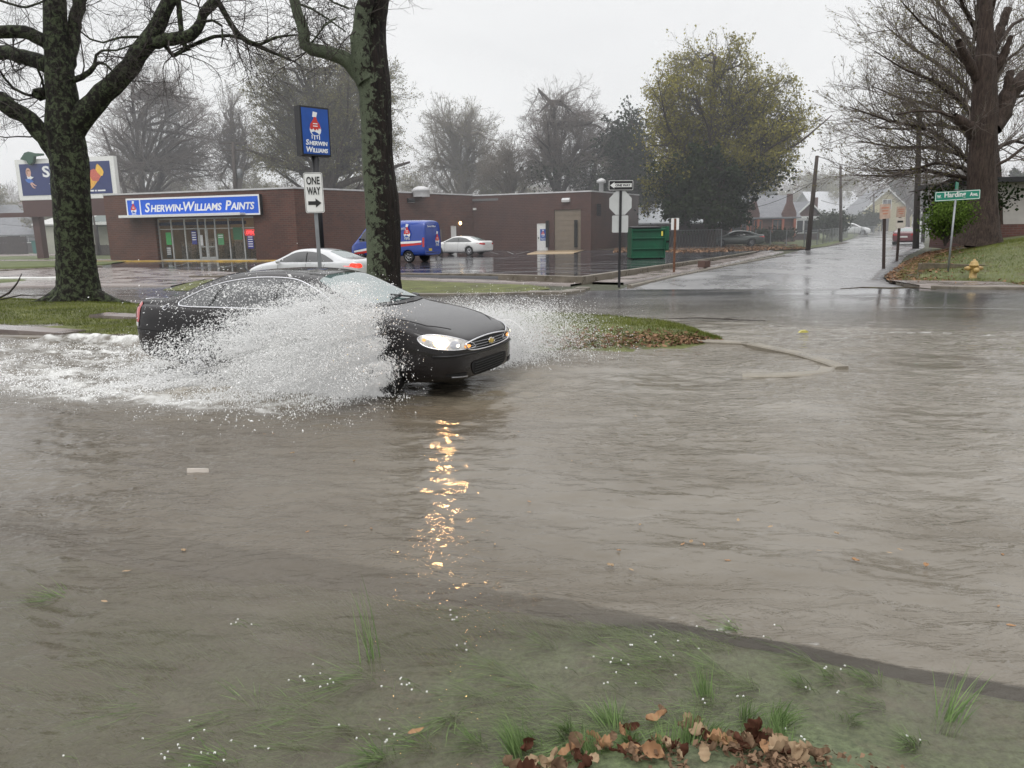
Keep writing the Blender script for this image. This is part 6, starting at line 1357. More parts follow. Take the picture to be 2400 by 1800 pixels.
# far wood as one mass
rg = np.random.default_rng(9); n = 60000; x = rg.uniform(-220, 320, n); y = rg.uniform(170, 240, n); hh = 8+9*fbm(x*.05, y*.03, 3)+3*fbm(x*.25, y*.2, 6); z = hh*rg.random(n)**.7
C = np.stack([x, y, z], 1); d = np.stack([rg.normal(size=n)*.5, rg.normal(size=n)*.3, np.abs(rg.normal(size=n))+.3], 1); d /= np.linalg.norm(d, axis=1, keepdims=True); ln = rg.uniform(.6, 1.8, n)[:, None]
V, F = tubes_np(np.stack([C-d*ln, C, C+d*ln], 1), np.stack([np.full(n, .07), np.full(n, .06), np.full(n, .02)], 1), 3)
tag(link('distant_wood', np_mesh(V, F), M['twig']), 'hazy distant winter wood closing the skyline', 'wood', kind='stuff')
# shrubs
def shrub(name, label, p, rx, rz_, n, size, m, seed, stems=40, twm='twig_dark'):
    rg = np.random.default_rng(seed); o = thing(name, label, 'shrub', p); a = rg.uniform(0, 2*PI, stems); t = np.linspace(0, 1, 6)[None, :, None]
    e = np.stack([np.cos(a)*rx*rg.uniform(.2, 1, stems), np.sin(a)*rx*rg.uniform(.2, 1, stems), rz_*rg.uniform(.5, 1, stems)], 1)[:, None]
    P = e*t**np.array([1.3, 1.3, .8]) + rg.normal(size=(stems, 6, 3))*.03*rz_; P[:, 0] *= .3; R = np.linspace(.03, .008, 6)[None].repeat(stems, 0)*rz_/2
    P2, R2 = spawn(P, R, stems*8, rg, .3, 1, .35, (.3, 1), .1, 5, .15, .6, .02)
    V, F = merge([tubes_np(P, R, 4), tubes_np(P2, R2, 3)]); link('stems', np_mesh(V, F, True), M[twm], o); foliage('foliage', P2, n, size, .08*rz_, rg, m, o); return o
shrub('shrub', 'bright green leafy shrub at the foot of the lopped tree', D(2215, 575, 36), 1.1, 1.9, 6500, .055, M['leaf_shrub'], 81)
shrub('shrub', 'dark bush between the porch house and the white car', D(1950, 560, 88), 2.2, 2.6, 6000, .12, M['leaf_dark'], 82)
shrub('shrub', 'dark evergreen bush by the cream gabled house', D(2030, 550, 112), 2.4, 3.0, 5000, .14, M['leaf_dark'], 83)
shrub('shrub', 'scrubby undergrowth along the fence behind the shrub and trunk', D(2258, 560, 44), 2.5, 2.6, 5000, .09, M['leaf_dark'], 84)
shrub('shrub', 'low dark brush in front of the bungalow wall', D(1800, 572, 78), 3.0, 1.3, 4000, .10, M['leaf_dark'], 85)
# a fallen branch on the grass at the left
p = D(35, 706, 26); fb_ = MB(); 
fb_.tube([(-.9,0,.05),(-.4,.05,.12),(0,0,.30),(.25,0,.55),(.38,0,.72)], [.02,.025,.03,.025,.015], 6).tube([(-.3,0,.1),(.3,.1,.22),(.7,.1,.18),(1.0,.1,.2)], [.02,.02,.015,.01], 5).tube([(.25,0,.55),(.45,0,.85)], [.02,.012], 5)
o = fb_.build('fallen_branch', M['twig_dark'], None, True); g_ = G(25, 708, .1); o.location = (g_.x, g_.y, .08); tag(o, 'dark fallen branch lying on the grass left of the mossy tree', 'branch')
# ------------------------------------------------------------------ flood water
def in_poly(x, y, poly):
    ins = np.zeros(np.shape(x), bool); n = len(poly)
    for i in range(n):
        x0, y0 = poly[i]; x1, y1 = poly[(i+1) % n]
        c = ((y0 > y) != (y1 > y)) & (x < (x1-x0)*(y-y0)/((y1-y0) if y1 != y0 else 1e-9)+x0); ins ^= c
    return ins
def poly_soft(x, y, poly, w):
    d = seg_dist(x, y, list(zip(poly, poly[1:]+poly[:1]))and poly+poly[:1]); return sstep(-w, w, np.where(in_poly(x, y, poly), d, -d))
def toC(x, y):   # world -> car frame (along, to the right)
    c, s = math.cos(CARA), math.sin(CARA); dx, dy = x-CAR[0], y-CAR[1]; return c*dx+s*dy, -(-s*dx+c*dy)
FOAM = [tuple(G(a, b))[:2] for a, b in [(905, 905), (860, 928), (760, 945), (640, 966), (500, 960), (300, 948), (120, 928), (-200, 905), (-400, 860), (-300, 800), (0, 806), (130, 790), (330, 796), (420, 840), (700, 860)]]
MXl, MYl = np.array([p[0] for p in ME]), np.array([p[1] for p in ME]); FXl, FYl = np.array([p[0] for p in FE]), np.array([p[1] for p in FE])
def depth(x, y):
    yk = y_kerb(x); dv = -verge_z(x, y); tm = np.clip((y-np.interp(x, MXl, MYl))/(np.interp(x, FXl, FYl)-np.interp(x, MXl, MYl)+.01), 0, 1)
    df = .10-.125*tm**.7
    d = np.where(y < yk-.02, dv, np.where(y < np.interp(x, MXl, MYl), .20, df))
    return np.maximum(d, .0)
ny, nx = 620, 620
yy = 1.6*(60/1.6)**np.linspace(0, 1, ny); X = np.linspace(-1, 1, nx)[None]*(yy[:, None]*.80+3.0); Y = np.repeat(yy[:, None], nx, 1) - .22*X
dp = depth(X, Y); foam0 = poly_soft(X, Y, FOAM, .35); al, ri = toC(X, Y)
ca_, sa_ = math.cos(-.30), math.sin(-.30); U = X*ca_+Y*sa_; Vv = -X*sa_+Y*ca_     # flow direction
amp = sstep(.02, .14, dp)*.8+.2; amp = amp*(1-.35*sstep(3.8, 2.6, Y))
warp = fbm(X*.5, Y*.5, 40)*1.6
H_ = .016*(fbm(U*.9+warp, Vv*2.0, 1, 3)-.45) + .011*(fbm(U*2.6+warp, Vv*5.6+warp, 5, 3)-.45)
H_ += .012*(fbm(U*.42+warp*.6, Vv*1.15, 51, 3)-.45)*sstep(-4, 2, X)
H_ += .0045*(fbm(U*9, Vv*17+warp*2, 9, 2)-.4)*sstep(16, 6, Y)
H_ = H_*amp*4.2
# furrows of the wake, bow wave and the brown swell under the spray
wake = np.exp(-((ri-1.9-.35*(1.2-al))/.5)**2)*sstep(1.7, .2, al)*sstep(-9, -2, al)
sw = np.exp(-((ri-1.55-.10*(.9-al))/.34)**2)*sstep(1.5, .8, al)*sstep(-2.6, -.2, al)
H_ += .10*sw + .035*wake*(.6+.8*fbm(X*2, Y*2, 3))
H_ += foam0*(.16*(fbm(X*1.8, Y*3.4, 14, 4)-.44)+.06*(fbm(X*7, Y*11, 15, 3)-.4))
frip = np.exp(-((al-2.9)/.9)**2-(ri/1.3)**2); H_ += frip*.012*np.sin(al*16+fbm(X*2, Y*2, 4)*6)
fl = np.clip(foam0*(.35+1.5*(fbm(X*1.5, Y*3.0, 23, 5)-.33)) + foam0*.9*np.exp(-((ri-1.9)/1.1)**2)*sstep(-5, .5, al), 0, 1)
lace = np.abs(fbm(U*2.4+warp, Vv*5.2, 34, 4)-.47)*2; lace2 = np.abs(fbm(U*7, Vv*13, 36, 3)-.45)*2
fl = np.clip(fl*(.62+.38*sstep(-5, -1, al))*(.30+1.3*sstep(.28, .0, lace)+.5*sstep(.3, .0, lace2))*(.35+.9*sstep(.34, .58, fbm(X*3, Y*6, 33, 4))), 0, 1)*(1-.85*sw)
# broken white lines where the flood drops over the near kerb and over the kerb of the island tip
kl = np.exp(-((Y-y_kerb(X)-.02)/.03)**2)*sstep(.6, 1.2, X)*sstep(.50, .66, fbm(X*22, Y*26, 61, 3))*sstep(.40,.55,fbm(X*3,Y*1,65,2)); fl = np.maximum(fl, kl*.8)
H_ -= .018*np.exp(-((Y-y_kerb(X)-.03)/.06)**2)*sstep(.2, 1.4, X)
tp = G(1800, 884); fl = np.maximum(fl, np.exp(-((X-tp.x)/.5)**2-((Y-tp.y)/.08)**2)*sstep(.5, .62, fbm(X*7, Y*7, 62, 3))*.9)
tq = [tuple(G(a, b))[:2] for a, b in [(2060, 778), (2230, 782), (2400, 790), (2600, 800)]]
fl = np.maximum(fl, sstep(.35, .05, seg_dist(X, Y, tq))*sstep(.46, .68, fbm(X*5, Y*16, 63, 4))*.55)
bk = [tuple(G(a, b))[:2] for a, b in [(125, 795), (200, 790), (260, 797), (330, 800)]]; bkd = seg_dist(X, Y, bk); H_ += .09*sstep(.35, .0, bkd)*(.5+fbm(X*4, Y*4, 7)); fl = np.maximum(fl, sstep(.4, .1, bkd)*sstep(.38, .55, fbm(X*6, Y*8, 71)))
i = np.arange(ny-1)[:, None]*nx + np.arange(nx-1)[None]; F = np.stack([i, i+1, i+nx+1, i+nx], -1).reshape(-1, 4)
me = np_mesh(np.stack([X, Y, H_], -1).reshape(-1, 3), F, True)
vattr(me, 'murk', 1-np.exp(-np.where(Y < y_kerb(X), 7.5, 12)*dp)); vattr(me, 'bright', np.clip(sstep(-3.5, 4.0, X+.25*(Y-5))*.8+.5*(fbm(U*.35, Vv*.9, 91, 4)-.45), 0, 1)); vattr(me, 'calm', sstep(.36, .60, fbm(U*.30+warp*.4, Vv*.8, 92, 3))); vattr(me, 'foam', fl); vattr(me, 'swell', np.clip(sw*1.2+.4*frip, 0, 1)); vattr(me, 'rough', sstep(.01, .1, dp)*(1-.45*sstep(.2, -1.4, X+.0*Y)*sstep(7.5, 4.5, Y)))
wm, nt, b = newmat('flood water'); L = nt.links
g = N(nt, 'ShaderNodeNewGeometry'); mp = N(nt, 'ShaderNodeMapping'); mp.inputs['Rotation'].default_value = (0, 0, .30); mp.inputs['Scale'].default_value = (1, 2.1, 1); L.new(g.outputs['Position'], mp.inputs[0])
def at(n): return N(nt, 'ShaderNodeAttribute', attribute_name=n).outputs['Fac']
n1 = N(nt, 'ShaderNodeTexNoise', i_Scale=.55, i_Detail=6.0, i_Roughness=.6, i_Distortion=1.2); L.new(mp.outputs[0], n1.inputs['Vector'])
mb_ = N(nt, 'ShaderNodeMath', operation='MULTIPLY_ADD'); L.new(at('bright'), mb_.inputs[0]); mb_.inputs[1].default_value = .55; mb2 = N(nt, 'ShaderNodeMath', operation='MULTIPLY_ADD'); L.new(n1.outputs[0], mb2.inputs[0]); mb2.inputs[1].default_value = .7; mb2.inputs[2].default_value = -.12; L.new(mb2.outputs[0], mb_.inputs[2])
mud_sheen = ramp(nt, mb_.outputs[0], [(.05, (.092,.075,.054)), (.4, (.138,.119,.091)), (.85, (.232,.211,.177))])  # mud tones, with sky sheen painted in as paler water towards the right
sl = N(nt, 'ShaderNodeMix', data_type='RGBA'); L.new(at('swell'), sl.inputs[0]); L.new(mud_sheen.outputs[0], sl.inputs[6]); sl.inputs[7].default_value = (.20,.165,.11,1)
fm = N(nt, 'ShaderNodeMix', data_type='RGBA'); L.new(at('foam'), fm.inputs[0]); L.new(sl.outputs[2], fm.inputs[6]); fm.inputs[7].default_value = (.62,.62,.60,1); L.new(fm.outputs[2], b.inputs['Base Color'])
rg_ = N(nt, 'ShaderNodeMapRange'); L.new(at('foam'), rg_.inputs[0]); rg_.inputs['To Min'].default_value = .05; rg_.inputs['To Max'].default_value = .7; L.new(rg_.outputs[0], b.inputs['Roughness'])
b.inputs['IOR'].default_value = 1.42
mxa = N(nt, 'ShaderNodeMath', operation='MAXIMUM'); L.new(at('murk'), mxa.inputs[0]); L.new(at('foam'), mxa.inputs[1]); L.new(mxa.outputs[0], b.inputs['Alpha'])
n2 = N(nt, 'ShaderNodeTexNoise', i_Scale=6.5, i_Detail=3.5, i_Roughness=.6, i_Distortion=.6); L.new(g.outputs['Position'], n2.inputs['Vector'])
vo = N(nt, 'ShaderNodeTexVoronoi', i_Scale=7.5); L.new(g.outputs['Position'], vo.inputs['Vector'])      # rain drop dimples
vr = ramp(nt, vo.outputs['Distance'], [(.02, (0,0,0)), (.07, (1,1,1)), (.12, (.25,.25,.25)), (.18, (.5,.5,.5))])
mp4 = N(nt, 'ShaderNodeMapping'); mp4.inputs['Rotation'].default_value = (0, 0, .30); mp4.inputs['Scale'].default_value = (1, 2.9, 1); L.new(g.outputs['Position'], mp4.inputs[0]); n4 = N(nt, 'ShaderNodeTexNoise', i_Scale=2.4, i_Detail=4.5, i_Roughness=.58, i_Distortion=1.1); L.new(mp4.outputs[0], n4.inputs['Vector'])
ad_ = N(nt, 'ShaderNodeMath', operation='MULTIPLY_ADD'); L.new(n4.outputs[0], ad_.inputs[0]); ad_.inputs[1].default_value = 1.9; L.new(n2.outputs[0], ad_.inputs[2])
a2 = N(nt, 'ShaderNodeMath', operation='MULTIPLY_ADD'); L.new(vr.outputs[0], a2.inputs[0]); a2.inputs[1].default_value = .20; L.new(ad_.outputs[0], a2.inputs[2])
cm_ = N(nt, 'ShaderNodeMath', operation='MULTIPLY'); L.new(at('calm'), cm_.inputs[0]); L.new(at('rough'), cm_.inputs[1]); st = N(nt, 'ShaderNodeMath', operation='MULTIPLY_ADD'); L.new(cm_.outputs[0], st.inputs[0]); st.inputs[1].default_value = .36; st.inputs[2].default_value = .16
bp_ = N(nt, 'ShaderNodeBump', i_Distance=.06); L.new(st.outputs[0], bp_.inputs['Strength']); L.new(a2.outputs[0], bp_.inputs['Height']); L.new(bp_.outputs[0], b.inputs['Normal'])
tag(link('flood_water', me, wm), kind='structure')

# ------------------------------------------------------------------ spray
dm = bpy.data.materials.new('spray drops'); dm.use_nodes = True; nt = dm.node_tree; nt.nodes.clear(); L = nt.links
d1 = N(nt, 'ShaderNodeBsdfDiffuse'); d1.inputs[0].default_value = (.97,.97,.96,1); t1 = N(nt, 'ShaderNodeBsdfTranslucent'); t1.inputs[0].default_value = (.98,.98,.98,1); m1 = N(nt, 'ShaderNodeMixShader'); m1.inputs[0].default_value = .5
g1_ = N(nt, 'ShaderNodeBsdfGlossy'); g1_.inputs['Roughness'].default_value = .15; m2 = N(nt, 'ShaderNodeMixShader'); m2.inputs[0].default_value = .18; em_ = N(nt, 'ShaderNodeEmission'); em_.inputs['Strength'].default_value = .10; as_ = N(nt, 'ShaderNodeAddShader'); o_ = N(nt, 'ShaderNodeOutputMaterial')  # faint emission added to the drops, standing in for light scattered between them
L.new(d1.outputs[0], m1.inputs[1]); L.new(t1.outputs[0], m1.inputs[2]); L.new(m1.outputs[0], m2.inputs[1]); L.new(g1_.outputs[0], m2.inputs[2]); L.new(m2.outputs[0], as_.inputs[0]); L.new(em_.outputs[0], as_.inputs[1]); L.new(as_.outputs[0], o_.inputs[0])
M['drops'] = dm
TET = np.array([[1,1,1],[1,-1,-1],[-1,1,-1],[-1,-1,1]])/1.2; TF = np.array([[0,1,2],[0,3,1],[0,2,3],[1,3,2]])
OCT = np.array([[1,0,0],[-1,0,0],[0,1,0],[0,-1,0],[0,0,1],[0,0,-1.]]); OF = np.array([[0,2,4],[2,1,4],[1,3,4],[3,0,4],[2,0,5],[1,2,5],[3,1,5],[0,3,5]])
def drops_mesh(C, r, vel, rg):
    out = []
    for sel, T, TFc in ((r < .0062, TET, TF), (r >= .0062, OCT, OF)):
        c, rr, v = C[sel], r[sel], vel[sel]; n = len(c); q = rg.normal(size=(n, 3, 3)); q[:, 0] = v + rg.normal(size=(n, 3))*.6
        q[:, 0] /= np.linalg.norm(q[:, 0], axis=-1, keepdims=True); q[:, 1] -= q[:, 0]*(q[:, 0]*q[:, 1]).sum(-1, keepdims=True); q[:, 1] /= np.linalg.norm(q[:, 1], axis=-1, keepdims=True); q[:, 2] = np.cross(q[:, 0], q[:, 1])
        sc = rr[:, None, None]*np.stack([rg.uniform(1.0, 2.3, n), np.ones(n), rg.uniform(.6, 1, n)], 1)[:, :, None]
        Vt = c[:, None]+np.einsum('kj,njc->nkc', T, q*sc); out.append((Vt.reshape(-1, 3), (np.arange(n)[:, None, None]*len(T)+TFc[None]).reshape(-1, 3)))
    return np_mesh(*merge(out))
def to_world(L_):
    c, s = math.cos(CARA), math.sin(CARA); return np.stack([CAR[0]+c*L_[:, 0]-s*L_[:, 1], CAR[1]+s*L_[:, 0]+c*L_[:, 1], L_[:, 2]], 1)
def jets(n, per, src, side, vx, vo, vz, sizes, rg, spread=.05, tdist=None, tw=(.02, .10), jit=.16):
    """n streams of per drops thrown from the tyre; side -1 = right, +1 = left"""
    p0 = np.stack([rg.normal(size=n)*spread*3+src[0], side*(src[1]+np.abs(rg.normal(size=n))*spread), np.zeros(n)+.02], 1)
    v = np.stack([vx(n), side*vo(n), vz(n)], 1); T = v[:, 2]*2/9.81; t0 = (tdist(n) if tdist else rg.random(n))*T
    p0 = np.repeat(p0, per, 0); vv = np.repeat(v, per, 0)+rg.normal(size=(n*per, 3))*jit*np.repeat(rg.uniform(.3, 2.2, n), per)[:, None]
    t = np.repeat(t0, per)+rg.normal(size=n*per)*np.repeat(rg.uniform(*tw, n), per); t = np.clip(t, .01, None)
    P = p0+vv*t[:, None]; P[:, 2] -= 4.905*t*t; vel = vv.copy(); vel[:, 2] -= 9.81*t; k = P[:, 2] > -.01; r = np.exp(rg.normal(size=len(P))*.42)*np.repeat(sizes(n), per)
    return P[k], np.clip(r[k], .0016, .021), vel[k]
rg = np.random.default_rng(77)
u = rg.uniform
S = []
# steep white wall right behind the front wheel
S.append(jets(6200, 64, (1.42, .97), -1, lambda n: -u(.0, 2.4, n)**1.3+.45, lambda n: u(.1, 1.6, n), lambda n: 5.3*u(.15, 1, n)**.5, lambda n: u(.0017, .0042, n), rg, .06))
S.append(jets(3600, 60, (1.25, .95), -1, lambda n: -u(.8, 3.9, n), lambda n: u(.1, 1.9, n), lambda n: 4.95*u(.1, 1, n)**.6, lambda n: u(.0019, .0050, n), rg, .09))
# lower fans trailing down the flank
S.append(jets(1500, 40, (1.0, .96), -1, lambda n: -u(2.0, 4.6, n), lambda n: u(.1, 1.3, n), lambda n: u(1.0, 3.6, n), lambda n: u(.0026, .0070, n), rg, .12))
# rear wheel
S.append(jets(520, 34, (-1.35, .96), -1, lambda n: -u(-.3, 2.6, n), lambda n: u(.1, 1.6, n), lambda n: u(.8, 3.0, n), lambda n: u(.0028, .0072, n), rg, .2))
# single big drops
S.append(jets(800, 2, (1.2, .96), -1, lambda n: -u(0, 5, n), lambda n: u(.0, 1.8, n), lambda n: u(1.8, 5.1, n), lambda n: u(.005, .010, n), rg, .1, jit=.6))
# churned base
n = 70000; a_ = 1.35-5.2*rg.random(n)**.8; rr_ = .95+np.abs(rg.normal(size=n))*.55+.25*(1.3-a_)*rg.random(n)*.6; hN = fbm(a_*3.2, rr_*3.2, 5, 3); k = hN+rg.normal(size=n)*.06 > .36; z_ = np.abs(rg.normal(size=n))*(.05+.17*np.exp(-((rr_-1.15)/.4)**2)*sstep(-3.4, -.5, a_))
S.append((np.stack([a_, -rr_, z_], 1)[k], np.clip(np.exp(rg.normal(size=n)*.45)*.0052, .002, .016)[k], rg.normal(size=(n, 3))[k]))
P_, R_, V_ = (np.concatenate([s[i] for s in S]) for i in range(3))
# clumping: thin the sheets with streaky noise so the dark car shows through in places
back = (P_[:, 1] > -.975) & (P_[:, 0] > -2.7) & (P_[:, 0] < 2.4); th = fbm(P_[:, 0]*2.6+P_[:, 2]*1.2, P_[:, 2]*3.4-P_[:, 0]*.8, 55, 4)
th2 = fbm(P_[:, 0]*9+P_[:, 2]*5, P_[:, 2]*11-P_[:, 0]*4, 57, 3); tail = sstep(.5, -1.6, P_[:, 0]); keep = ~back & (rg.random(len(P_)) < np.clip((th-.36-.05*tail)*8, .05, 1)*np.clip((th2-.30)*5, .12, 1)*(1-.45*tail)*np.where(P_[:, 2] > 1.42, .25, 1))
P_, R_, V_ = P_[keep], R_[keep], V_[keep]
tag(link('spray', drops_mesh(to_world(P_), R_, V_, rg), dm), 'wall of white spray thrown up along the near side of the black car', 'spray', kind='stuff')
S = [jets(4200, 60, (1.45, .97), 1, lambda n: u(-1.6, 2.2, n), lambda n: u(.8, 4.3, n), lambda n: 4.0*u(.1, 1, n)**.6, lambda n: u(.0018, .0046, n), rg, .08),
     jets(1400, 40, (1.2, .97), 1, lambda n: u(-1.2, 2.2, n), lambda n: u(1.2, 4.6, n), lambda n: u(.5, 2.4, n), lambda n: u(.0018, .0045, n), rg, .1)]
P_, R_, V_ = (np.concatenate([s[i] for s in S]) for i in range(3)); k = P_[:, 1] > .98
tag(link('spray', drops_mesh(to_world(P_[k]), R_[k], V_[k], rg), dm), 'lighter fan of spray thrown out on the far side of the black car', 'spray', kind='stuff')
# torn translucent sheets of water between the drops
shm = bpy.data.materials.new('spray sheet'); shm.use_nodes = True; nt = shm.node_tree; nt.nodes.clear(); L = nt.links
d1 = N(nt, 'ShaderNodeBsdfDiffuse'); d1.inputs[0].default_value = (.93,.93,.92,1); t1 = N(nt, 'ShaderNodeBsdfTranslucent'); t1.inputs[0].default_value = (.96,.96,.95,1); m1 = N(nt, 'ShaderNodeMixShader'); m1.inputs[0].default_value = .5
tr_ = N(nt, 'ShaderNodeBsdfTransparent'); m2 = N(nt, 'ShaderNodeMixShader'); o_ = N(nt, 'ShaderNodeOutputMaterial'); a_n = N(nt, 'ShaderNodeAttribute', attribute_name='a')
L.new(a_n.outputs['Fac'], m2.inputs[0]); L.new(d1.outputs[0], m1.inputs[1]); L.new(t1.outputs[0], m1.inputs[2]); L.new(tr_.outputs[0], m2.inputs[1]); L.new(m1.outputs[0], m2.inputs[2]); L.new(m2.outputs[0], o_.inputs[0])
def sheet(side, src, v0, v1, seed, nu=260, nt_=200, alpha=.75, thr=.40, tmax=.95):
    rg = np.random.default_rng(seed); uu = np.linspace(0, 1, nu)[None, :]; tt = np.linspace(.02, 1, nt_)[:, None]*tmax
    w_ = fbm(uu*3+seed, uu*0+.5, seed, 3)-.45; vx = v0[0]+(v1[0]-v0[0])*uu+w_*1.6; vo = v0[1]+(v1[1]-v0[1])*uu+w_*1.2; vz = (v0[2]+(v1[2]-v0[2])*uu)*(1+.32*(fbm(uu*9+seed, uu*0, seed+3, 4)-.47))
    T = vz*2/9.81; t = tt*T; j = (fbm(uu*14+0*tt, tt*5+0*uu, seed+5, 4)-.47); x = src[0]+vx*t+.22*j*tt; o = src[1]+vo*t+.25*j*tt; z = vz*t-4.905*t*t+.14*j*tt
    st = fbm(uu*46+j*1.5+0*tt, tt*4.2+0*uu, seed+9, 4); big = fbm(uu*6+0*tt, tt*3.2+0*uu, seed+11, 3); al = np.clip((st-thr)*7, 0, 1)*np.clip((big-.30)*4.5, 0, 1)*sstep(0, .05, tt)*sstep(1.0, .45, tt/tmax)**.8*sstep(0, .08, uu)*sstep(1, .92, uu)*alpha
    P = np.stack([x, side*o, z+.0*x], -1).reshape(-1, 3); i = np.arange(nt_-1)[:, None]*nu+np.arange(nu-1)[None]; F = np.stack([i, i+1, i+nu+1, i+nu], -1).reshape(-1, 4); al = al.reshape(-1); F = F[al[F].max(1) > .02]
    return to_world(P), F, al
shs = []
for k in range(15): k = k*.62; shs.append(sheet(-1, (1.42-.03*k, .96), (.50-.15*k*.5, .25+.13*k, 4.6-.14*k), (-2.4-.25*k, .15+.16*k, 4.6-.28*k), 300+int(k*10), thr=.35+.008*k, alpha=.88))
for k in range(4): shs.append(sheet(-1, (.9-.5*k, .97), (-1.0, .4+.2*k, 3.4-.4*k), (-4.2, .3+.2*k, 2.2), 340+k, thr=.42, alpha=.6))
for k in range(6): shs.append(sheet(1, (1.45-.05*k, .98), (1.9, 1.0+.45*k, 3.4-.3*k), (-1.2, .8+.4*k, 3.9-.3*k), 360+k, thr=.36, alpha=.8))
for nm, lab, sel in (('spray_sheet', 'torn translucent sheets of water thrown along the near side of the black car', shs[:19]), ('spray_sheet', 'thin veils of thrown water on the far side of the black car', shs[19:])):
    Vs, Fs = merge([(a, b) for a, b, c in sel]); me = np_mesh(Vs, Fs, True); vattr(me, 'a', np.concatenate([c for a, b, c in sel])); tag(link(nm, me, shm), lab, 'spray', kind='stuff')
# low broken foam of the wake, in world space
n = 120000; px = rg.uniform(-40, 890, n); py = rg.uniform(800, 962, n); W_ = np.array([[a.x, a.y] for a in [G(p, q) for p, q in zip(px[:30000], py[:30000])]]); W_ = np.repeat(W_, 3, 0)+rg.normal(size=(90000, 2))*.07
fo = poly_soft(W_[:, 0], W_[:, 1], FOAM, .25); al2, ri2 = toC(W_[:, 0], W_[:, 1]); hb_ = fbm(W_[:, 0]*1.5, W_[:, 1]*3.0, 23, 5); k = (rg.random(len(W_)) < fo*np.clip((hb_-.42)*5, 0, 1)*(.28+.72*sstep(-4.5, -1, al2))) & ~((np.abs(ri2) < .95) & (np.abs(al2) < 2.7)) & ~((al2 > -1.2) & (al2 < 1.6) & (ri2 > 1.3) & (ri2 < 1.9))
W_ = W_[k]; z_ = .02+np.abs(rg.normal(size=len(W_)))*.045+.10*np.clip(fbm(W_[:, 0]*2.2, W_[:, 1]*3.4, 14, 4)-.42, 0, 1)
tag(link('foam', drops_mesh(np.column_stack([W_, z_]), np.clip(np.exp(rg.normal(size=len(W_))*.5)*.0052, .002, .014), rg.normal(size=(len(W_), 3))+[2,0,0], rg), dm), 'broken white foam of the wake spreading behind and beside the car', 'foam', kind='stuff')

# ------------------------------------------------------------------ grass, leaves, flowers
M['blade'] = leafmat('grass blades', (.07,.09,.02), (.25,.27,.08), .3); M['blade_wet'] = leafmat('drowned grass', (.10,.16,.06), (.32,.44,.18), .3)
M['litter'] = leafmat('leaf litter', (.09,.055,.035), (.36,.22,.14), .2); M['bigleaf'] = leafmat('curled brown leaf', (.08,.052,.034), (.33,.22,.145), .3)
def blades(C, h, w, lean, rg, seg=2, curlz=.0):
    """tapered bent blades; C base points, lean (n,2) horizontal reach of the tip"""
    n = len(C); a = rg.uniform(0, PI, n); sd_ = np.stack([np.cos(a), np.sin(a), np.zeros(n)], 1)*w[:, None]/2; rows = []
    for j in range(seg+1):
        t = j/seg; c = C.copy(); c[:, :2] += lean*t**1.6; c[:, 2] += h*(t-curlz*t*t); q = 1-t**1.5*.9; rows += [c-sd_*q, c+sd_*q]
    V = np.stack(rows, 1).reshape(-1, 3); b0 = (np.arange(n)*2*(seg+1))[:, None, None]; j = (np.arange(seg)*2)[None, :, None]; F = b0+j+np.array([0, 1, 3, 2])[None, None]
    return V, F.reshape(-1, 4), 2*(seg+1)
def surf_pts(pts_n, pts_f, n, zf, rg, pw=1.0):
    a = rs(pts_n, 200); b = rs(pts_f, 200); u_ = rg.random(n); t = rg.random(n)**pw; i = (u_*199).astype(int); f = u_*199-i; i2 = np.minimum(i+1, 199)
    A = a[i]*(1-f[:, None])+a[i2]*f[:, None]; B = b[i]*(1-f[:, None])+b[i2]*f[:, None]; P = A*(1-t[:, None])+B*t[:, None]
    return np.column_stack([P, zf(P[:, 0], P[:, 1], t, u_)]), t, u_
rg = np.random.default_rng(303)
mn = [tuple(G(a, b, .0))[:2] for a, b in MED_N]; mf = [tuple(G(a, b, .05))[:2] for a, b in MED_F]
C, t, u_ = surf_pts(mn, mf, 130000, med_z, rg); k = (C[:, 2] > .015) & (rg.random(len(C)) < .25+1.1*fbm(C[:, 0]*1.4, C[:, 1]*2, 66)) & ~((t < .5) & (u_ > .62) & (rg.random(len(C)) < .6)); C = C[k]; C[:, 2] -= .01
V, F, q = blades(C, rg.uniform(.025, .075, len(C)), rg.uniform(.008, .016, len(C)), rg.normal(size=(len(C), 2))*.025, rg, 1); me = np_mesh(V, F); vattr(me, 'v', np.repeat(np.clip(fbm(C[:, 0]*.8, C[:, 1]*1.5, 7)*1.3-.25+rg.normal(size=len(C))*.18, 0, 1), q)); tag(link('grass', me, M['blade']), 'short wet grass on the median strip', 'grass', kind='stuff')
# bank grass
n = 60000; px = rg.uniform(2020, 2440, n); C = np.column_stack([rg.uniform(13, 27, n), rg.uniform(22, 40, n)]); dl = seg_dist(C[:, 0], C[:, 1], BL); k = (C[:, 0] > np.interp(C[:, 1], [p[1] for p in BL], [p[0] for p in BL])+.4) & (C[:, 1] > np.interp(C[:, 0], [12.8, 15, 22, 60], [24.4, 22.6, 20, 6])+1.2); C = C[k]; C = np.column_stack([C, bank_z(C[:, 0], C[:, 1])-.01])
V, F, q = blades(C, rg.uniform(.03, .10, len(C)), rg.uniform(.008, .016, len(C)), rg.normal(size=(len(C), 2))*.05, rg, 1); me = np_mesh(V, F); vattr(me, 'v', np.repeat(np.clip(fbm(C[:, 0]*.8, C[:, 1]*.8, 7)*1.5-.25+rg.normal(size=len(C))*.15, 0, 1), q)); tag(link('grass', me, M['blade']), 'ragged grass on the right hand bank', 'grass', kind='stuff')
